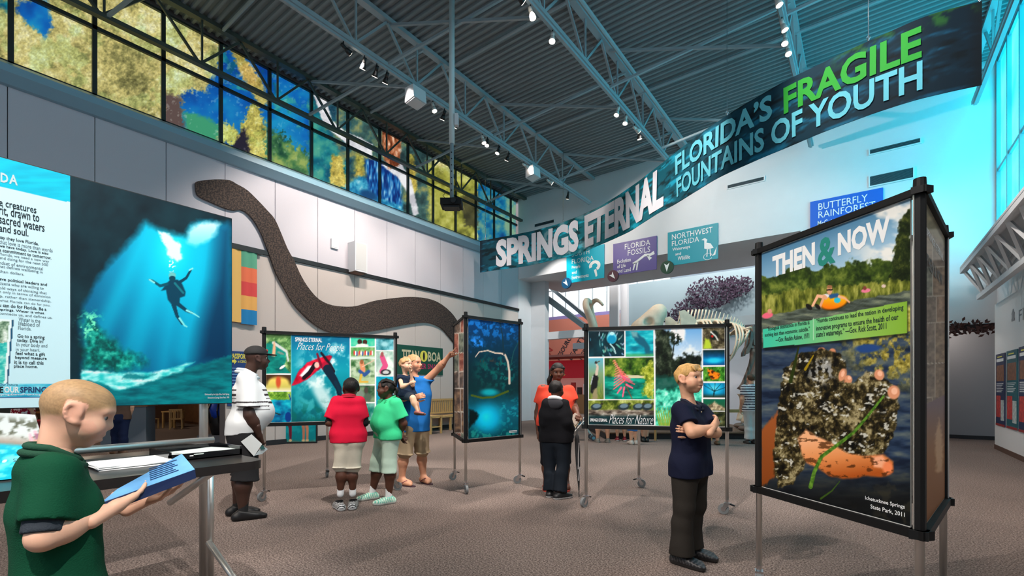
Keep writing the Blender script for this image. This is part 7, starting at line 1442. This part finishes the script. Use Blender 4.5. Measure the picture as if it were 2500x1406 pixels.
f.J['hiR'] = f.ld(986, 962, 6.18); f.J['hiL'] = f.ld(1000, 962, 6.28); f.J['knR'] = f.ld(1008, 972, 6.02); f.J['anR'] = f.ld(1020, 1004, 6.0); f.J['knL'] = f.ld(1012, 974, 6.22); f.J['anL'] = f.ld(1024, 1006, 6.22)
f.body((226, 178, 150), bare_feet=False, brow=(190, 150, 110)); f.hair((196, 150, 104), 'fluff'); f.shirt((26, 40, 60), .25, -.12, .014, .006, 'vest', seed=61, vs=.008); f.pants((44, 54, 66), .95, .014, .01, 'shorts', vs=.008); f.shoes((150, 90, 84), (90, 60, 54), .05, .006, 'sandal')

# ---------------- woman in orange shirt
f = Fig('woman with long dark ponytail in orange red T shirt holding a booklet', atZ(1357, 1193), 212, 1.71, .135, g=1.22, vs=.0108)
f.J['shR'] = f.ld(1325, 950, 6.34); f.J['shL'] = f.ld(1390, 952, 6.34); f.J['elR'] = f.ld(1314, 1006, 6.38); f.J['wrR'] = f.ld(1314, 1053, 6.32); f.J['elL'] = f.ld(1402, 995, 6.3); f.J['wrL'] = f.ld(1410, 1010, 6.08); f.ear = f.ld(1361, 908, 6.34); f.hpitch = -.16; f.hyaw = .16; f.J['anR'] = f.ld(1334, 1178, 6.36); f.J['anL'] = f.ld(1382, 1178, 6.34); f.J['knR'] = f.ld(1337, 1125, 6.3); f.J['knL'] = f.ld(1376, 1125, 6.3)
for n in 'RL': f.J['an' + n][2] = .075
f.body(SK_D2, {'L': ((0, .8, -.3), (.3, 0, -1), .9)}, bare_feet=True, lips=(120, 60, 58), brow=(24, 18, 16)); f.hair((24, 18, 18), 'pony'); f.shirt((224, 74, 54), .60, -.02, .018, .016, seed=71); f.pants((22, 22, 28), 1.1, .016, .012, 'black_capri'); f.flipflops((190, 60, 44), (200, 70, 50))
o = MB().ball((0, 0, 0), 1, 8, 6); 
for q in (-1, 1): m = MB().ball((0, 0, 0), .012, 8, 6); f.part('earring', np.array(m.V) + f.hp((q * .4, 0, .33)), m.F, mat('gold', (220, 180, 110), .25, metal=1), f.bo)
bk = f.ld(1404, 1024, 6.0); bw = f.out(bk); t = thing('booklet', 'cream booklet in the hand of the woman in orange', 'booklet', bw - UP * .1); z = lambda px, py, Z: atD(px, py, Z); sheet3('cover', [z(1388, 1024, 6.0), z(1404, 1008, 6.02), z(1420, 1022, 6.0), z(1405, 1044, 5.98)], mat('booklet_cream', (206, 186, 156), .6), t, .012); sheet3('page', [z(1390, 1021, 5.985), z(1404, 1007, 6.0), z(1418, 1020, 5.985), z(1405, 1038, 5.97)], mat('booklet_page', (196, 180, 166), .6), t, .003)

# ---------------- boy in black jacket
f = Fig('boy in black jacket with white hood edge standing before the woman', atZ(1357, 1212), 14, 1.46, .150, g=1.08, vs=.0098)
f.J['shL'] = f.ld(1337, 985, 5.77); f.J['shR'] = f.ld(1375, 986, 5.75); f.J['elL'] = f.ld(1330, 1030, 5.80); f.J['elR'] = f.ld(1384, 1030, 5.71); f.J['wrL'] = f.ld(1345, 1050, 5.95); f.J['wrR'] = f.ld(1392, 1052, 5.83); f.ear = f.ld(1357, 952, 5.80); f.hyaw = -.1; f.J['anL'] = f.ld(1343, 1188, 5.85); f.J['anR'] = f.ld(1366, 1196, 5.73)
for n in 'RL': f.J['an' + n][2] = .066
f.toe = {'L': 5, 'R': -35}; f.body(SK_D, {'R': ((.1, .5, -.8), (-1, 0, 0), .5)}); f.hair((18, 15, 15), 'crop'); f.shirt((20, 20, 24), 1.9, -.06, .028, .01, 'jacket', seed=81, amp=.006); f.pants((22, 28, 36), 1.95, .02, .016, 'dark_jeans', amp=.006); f.shoes((24, 24, 26), (206, 206, 206), .055, .01, 'sneaker')
S_ = (f.J['shR'] + f.J['shL']) / 2; m = MB().tube([S_ + [.075 * math.cos(a), .065 * math.sin(a) - .01, .05 - .03 * math.sin(a)] for a in np.linspace(0, 2 * math.pi, 17)], .024, 8); f.part('white_collar', np.array(m.V), m.F, mat('cloth_white', (222, 222, 224), .9)); B = Blob(.009); B.ell(S_ + [0, -.06, .0], (.115, .05, .07), None, .02); V, F = B.mesh(1); f.part('hood', V, F, mat('cloth_hood', (40, 40, 46), .9))
# umbrella
A = z(1408, 1038, 6.0); Bt = z(1414, 1204, 5.75); Bt[2] = .02; t = thing('furled_umbrella', 'furled black and grey umbrella hanging beside the boy in black', 'umbrella', Bt); d = nrm(Bt - A)
MB().tube(sm([A + d * .12, A + d * .2, A + d * .4, A + d * .6, Bt - d * .04], 14), [.02, .03, .04, .042, .045, .046, .045, .042, .04, .034, .028, .02, .012, .006], 10, flat=.6).build('canopy', mat('umbrella_black', (26, 25, 27), .8), t, True); MB().cyl(A, Bt, .006, n=6).build('shaft', M_black, t); MB().tube([A, A - d * .05, A - d * .06 + RT * .03, A - d * .02 + RT * .035], .009, 6).build('handle', M_blackp, t)
for k in range(2): MB().tube([A + d * (.22 + .3 * k) + RT * .018 - FW * .034, A + d * (.36 + .25 * k) + RT * .004 - FW * .04, A + d * (.55 + .14 * k) - RT * .004 - FW * .034], .007, 6, flat=.5).build('grey_fold', mat('umbrella_grey', (150, 146, 146), .8), t)

# ---------------- boy in navy polo with crossed arms
f = Fig('blond boy in navy polo standing with arms crossed', atZ(1686, 1366), -88, 1.55, .148, g=1.0, vs=.0085, hv=.0048, fv=.004)
f.J['shR'] = f.ld(1662, 1000, 3.62); f.J['shL'] = f.ld(1706, 1000, 3.84); f.J['elR'] = f.ld(1690, 1056, 3.46); f.J['wrR'] = f.ld(1741, 1043, 3.50); f.J['elL'] = f.ld(1748, 1056, 3.66); f.J['wrL'] = f.ld(1694, 1052, 3.58); f.ear = f.ld(1679, 925, 3.70); f.hpitch = .05; f.hyaw = -.24
f.J['hiR'] = f.ld(1672, 1140, 3.62); f.J['hiL'] = f.ld(1700, 1140, 3.78); f.J['knR'] = f.ld(1670, 1238, 3.60); f.J['knL'] = f.ld(1698, 1235, 3.76); f.J['anR'] = f.ld(1664, 1345, 3.60); f.J['anL'] = f.ld(1692, 1338, 3.76)
for n in 'RL': f.J['an' + n][2] = .07
f.toe = {'R': -4, 'L': 8}
f.body((222, 168, 136), {'R': (f.ld(1752, 1025, 3.56) - f.J['wrR'], f.R.T @ (FW * .8 - RT * .5), .45), 'L': (f.ld(1660, 1044, 3.50) - f.J['wrL'], f.R.T @ (-RT * .2 + FW * .9), .35)}, lips=(190, 110, 104), eye=(60, 76, 90), brow=(176, 140, 90)); f.hair((188, 146, 86), 'short'); f.shirt((22, 26, 48), .70, -.14, .022, .018, seed=91, vs=.0075, collar=(20, 24, 44)); f.pants((46, 42, 38), 1.97, .018, .02, 'dark_trousers', amp=.006, vs=.0085); f.shoes((26, 25, 26), (40, 38, 38), .055, .012, stripe=(70, 68, 70))
Sx = (f.J['shR'] + f.J['shL']) / 2
for k in range(2): m = MB().ball((0, 0, 0), .007, 8, 6); f.part('button', np.array(m.V) + Sx + f.fwd() * (.088 + .008 * k) - UP * (.015 + .045 * k), m.F, mat('button_pale', (190, 170, 140), .4))

# ---------------- visitors further back
def visitor(label, pL, pR, Z, H, yaw, shirt, pants, pend, shoe, sole=(60, 60, 60), socks=None, sockh=.1, skin=SK_L, hair=(80, 60, 44), ptype='shorts', colfn=None, hk='crop'):
    mx = ((pL[0] + pR[0]) / 2, (pL[1] + pR[1]) / 2); f = Fig(label, W((mx[0] - CXP) * Z / FPX, Z), yaw, H, .138, vs=.014, hv=.010, fv=.008)
    for n, p in (('L', pL), ('R', pR)): q = f.ld(p[0], p[1], Z); f.J['an' + n] = np.array([q[0], q[1], .045 * H]); f.J['kn' + n] = np.array([q[0] * .9, q[1] + .02, .275 * H])
    f.body(skin); f.hair(hair, hk); f.shirt(shirt, .7, -.1, .02, .015, seed=int(mx[0]), colfn=colfn); f.pants(pants, pend, .02, .02, ptype); f.shoes(shoe, sole, .055, .012, socks=socks, sockh=sockh); return f
vw = 30.0
visitor('visitor in blue plaid shorts and grey shoes behind the nature kiosk, nearest the stroller', (1459, 1068), (1484, 1068), 11.7, 1.7, 32, (120, 130, 140), (90, 100, 110), 1.05, (110, 108, 100), (200, 200, 196))
visitor('visitor in red high top shoes behind the nature kiosk', (1507, 1070), (1525, 1070), 12.0, 1.35, 30, (150, 60, 60), (60, 66, 90), .9, (140, 30, 44), (220, 220, 220), (140, 30, 44), .1)
visitor('visitor in cropped blue jeans behind the nature kiosk', (1541, 1076), (1552, 1072), 11.3, 1.62, 40, (180, 190, 200), (60, 110, 170), 1.35, (200, 190, 180), (210, 200, 190), ptype='cropped_jeans')
visitor('visitor with black socks behind the nature kiosk post', (1570, 1068), (1579, 1069), 11.8, 1.66, 30, (60, 70, 60), (40, 50, 70), 1.0, (24, 30, 30), (30, 30, 30), (26, 30, 34), .12)
visitor('visitor in tan boots behind the boy in navy', (1728, 1080), (1752, 1076), 11.2, 1.72, 20, (120, 100, 80), (150, 140, 120), 1.05, (110, 84, 60), (60, 50, 40))
st2 = lambda V: np.where(((V[:, 2] * 16) % 1 < .45)[:, None], np.array([60, 62, 76.]), np.array([220, 222, 226.]))
visitor('visitor in striped shirt and pale trousers beside the nearest kiosk', (1826, 1080), (1842, 1080), 11.4, 1.68, 30, (220, 222, 226), (200, 206, 206), 1.9, (60, 60, 60), ptype='pale_trousers', colfn=st2)
visitor('visitor in grey shorts far behind the red shirted boy', (782, 1058), (792, 1058), 12.9, 1.6, 60, (120, 130, 150), (96, 104, 130), 1.0, (200, 200, 200), (210, 210, 210))
visitor('visitor in dark jeans leaning at the grey service counter', (283, 1094), (302, 1098), 9.6, 1.5, 100, (90, 70, 60), (24, 34, 64), 1.95, (110, 80, 60), (90, 70, 50), ptype='dark_jeans')
fl = lambda V: np.where((fbm(V[:, 0] * 30 + V[:, 1] * 21, V[:, 2] * 30, 1.0, 4, 2) > .55)[:, None], np.array([236, 220, 220.]), np.array([150, 30, 52.]))
g2 = visitor('visitor in red floral dress at the far left behind the text board', (50, 1100), (62, 1100), 9.2, 1.66, 20, (150, 30, 52), (150, 30, 52), .9, (90, 50, 44), (60, 40, 40), ptype='skirt', colfn=fl)
g2.cloth('dress_skirt', (150, 30, 52), lambda B: [B.cap((x, 0, .98), (x * 1.8, 0, .5), .11, .15, .06, flat=True) for x in (-.06, 0, .06)], colfn=fl)
# stroller beside the woman
P = atZ(1420, 1076); t = thing('stroller', 'light blue folding stroller beyond the woman in orange', 'stroller', P); q = lambda a, b, c: P + RT * a + FW * b + UP * c; M_sb = mat('stroller_blue', (96, 170, 200), .5)
for a, b in ((-.3, 0), (-.22, .35), (.3, 0), (.3, .35)):
    for e in (-.03, .03): m = MB().cyl(q(a, b + e - .012, .075), q(a, b + e + .012, .075), .075, n=14).build('wheel', mat('tyre_grey', (70, 76, 84), .6), t); MB().cyl(q(a, b + e - .014, .075), q(a, b + e + .014, .075), .04, n=10).build('hub', M_sb, m)
for b in (0, .35): MB().tube([q(-.3, b, .1), q(.1, b, .55), q(.38, b, .98)], .014, 6).build('frame_tube', M_alu, t); MB().tube([q(.3, b, .1), q(.0, b, .5), q(-.2, b, .85)], .014, 6).build('frame_tube', M_alu, t)
MB().prism([q(-.15, .02, .42), q(.2, .02, .38), q(.3, .02, .85), q(.24, .02, .88), q(.14, .02, .46), q(-.15, .02, .5)], None, FW * .31).build('seat', M_sb, t); MB().cyl(q(.38, -.02, .98), q(.38, .37, .98), .018, n=8).build('handle', M_blackp, t)

# ---------------- mammoth skull
B = Blob(.028); B.cap(mm(1606, 764), mm(1566, 806), .24, .30, .1).cap(mm(1612, 756), mm(1596, 790), .14, .26, .08).cap(mm(1566, 806), mm(1548, 858), .27, .16, .1).cap(mm(1572, 812, -.25), mm(1604, 806, -.3), .09, .1, .05).cap(mm(1572, 812, .25), mm(1604, 806, .3), .09, .1, .05)
for q in (-1, 1): B.ell(mm(1577, 790) + FW * q * .28, (.13, .13, .15), None, .05, -1); B.cap(mm(1548, 852) + FW * q * .14, mm(1530, 868) + FW * q * .22, .13, .11, .06)
V, F = B.mesh(2); mesh_obj('skull', V, F, M_bone, mam, True)
B = Blob(.03); B.cap(mm(1596, 826), mm(1560, 880), .12, .16, .08).cap(mm(1560, 880), mm(1548, 896), .14, .1, .05); V, F = B.mesh(2); mesh_obj('jaw', V, F, M_bone, mam, True)
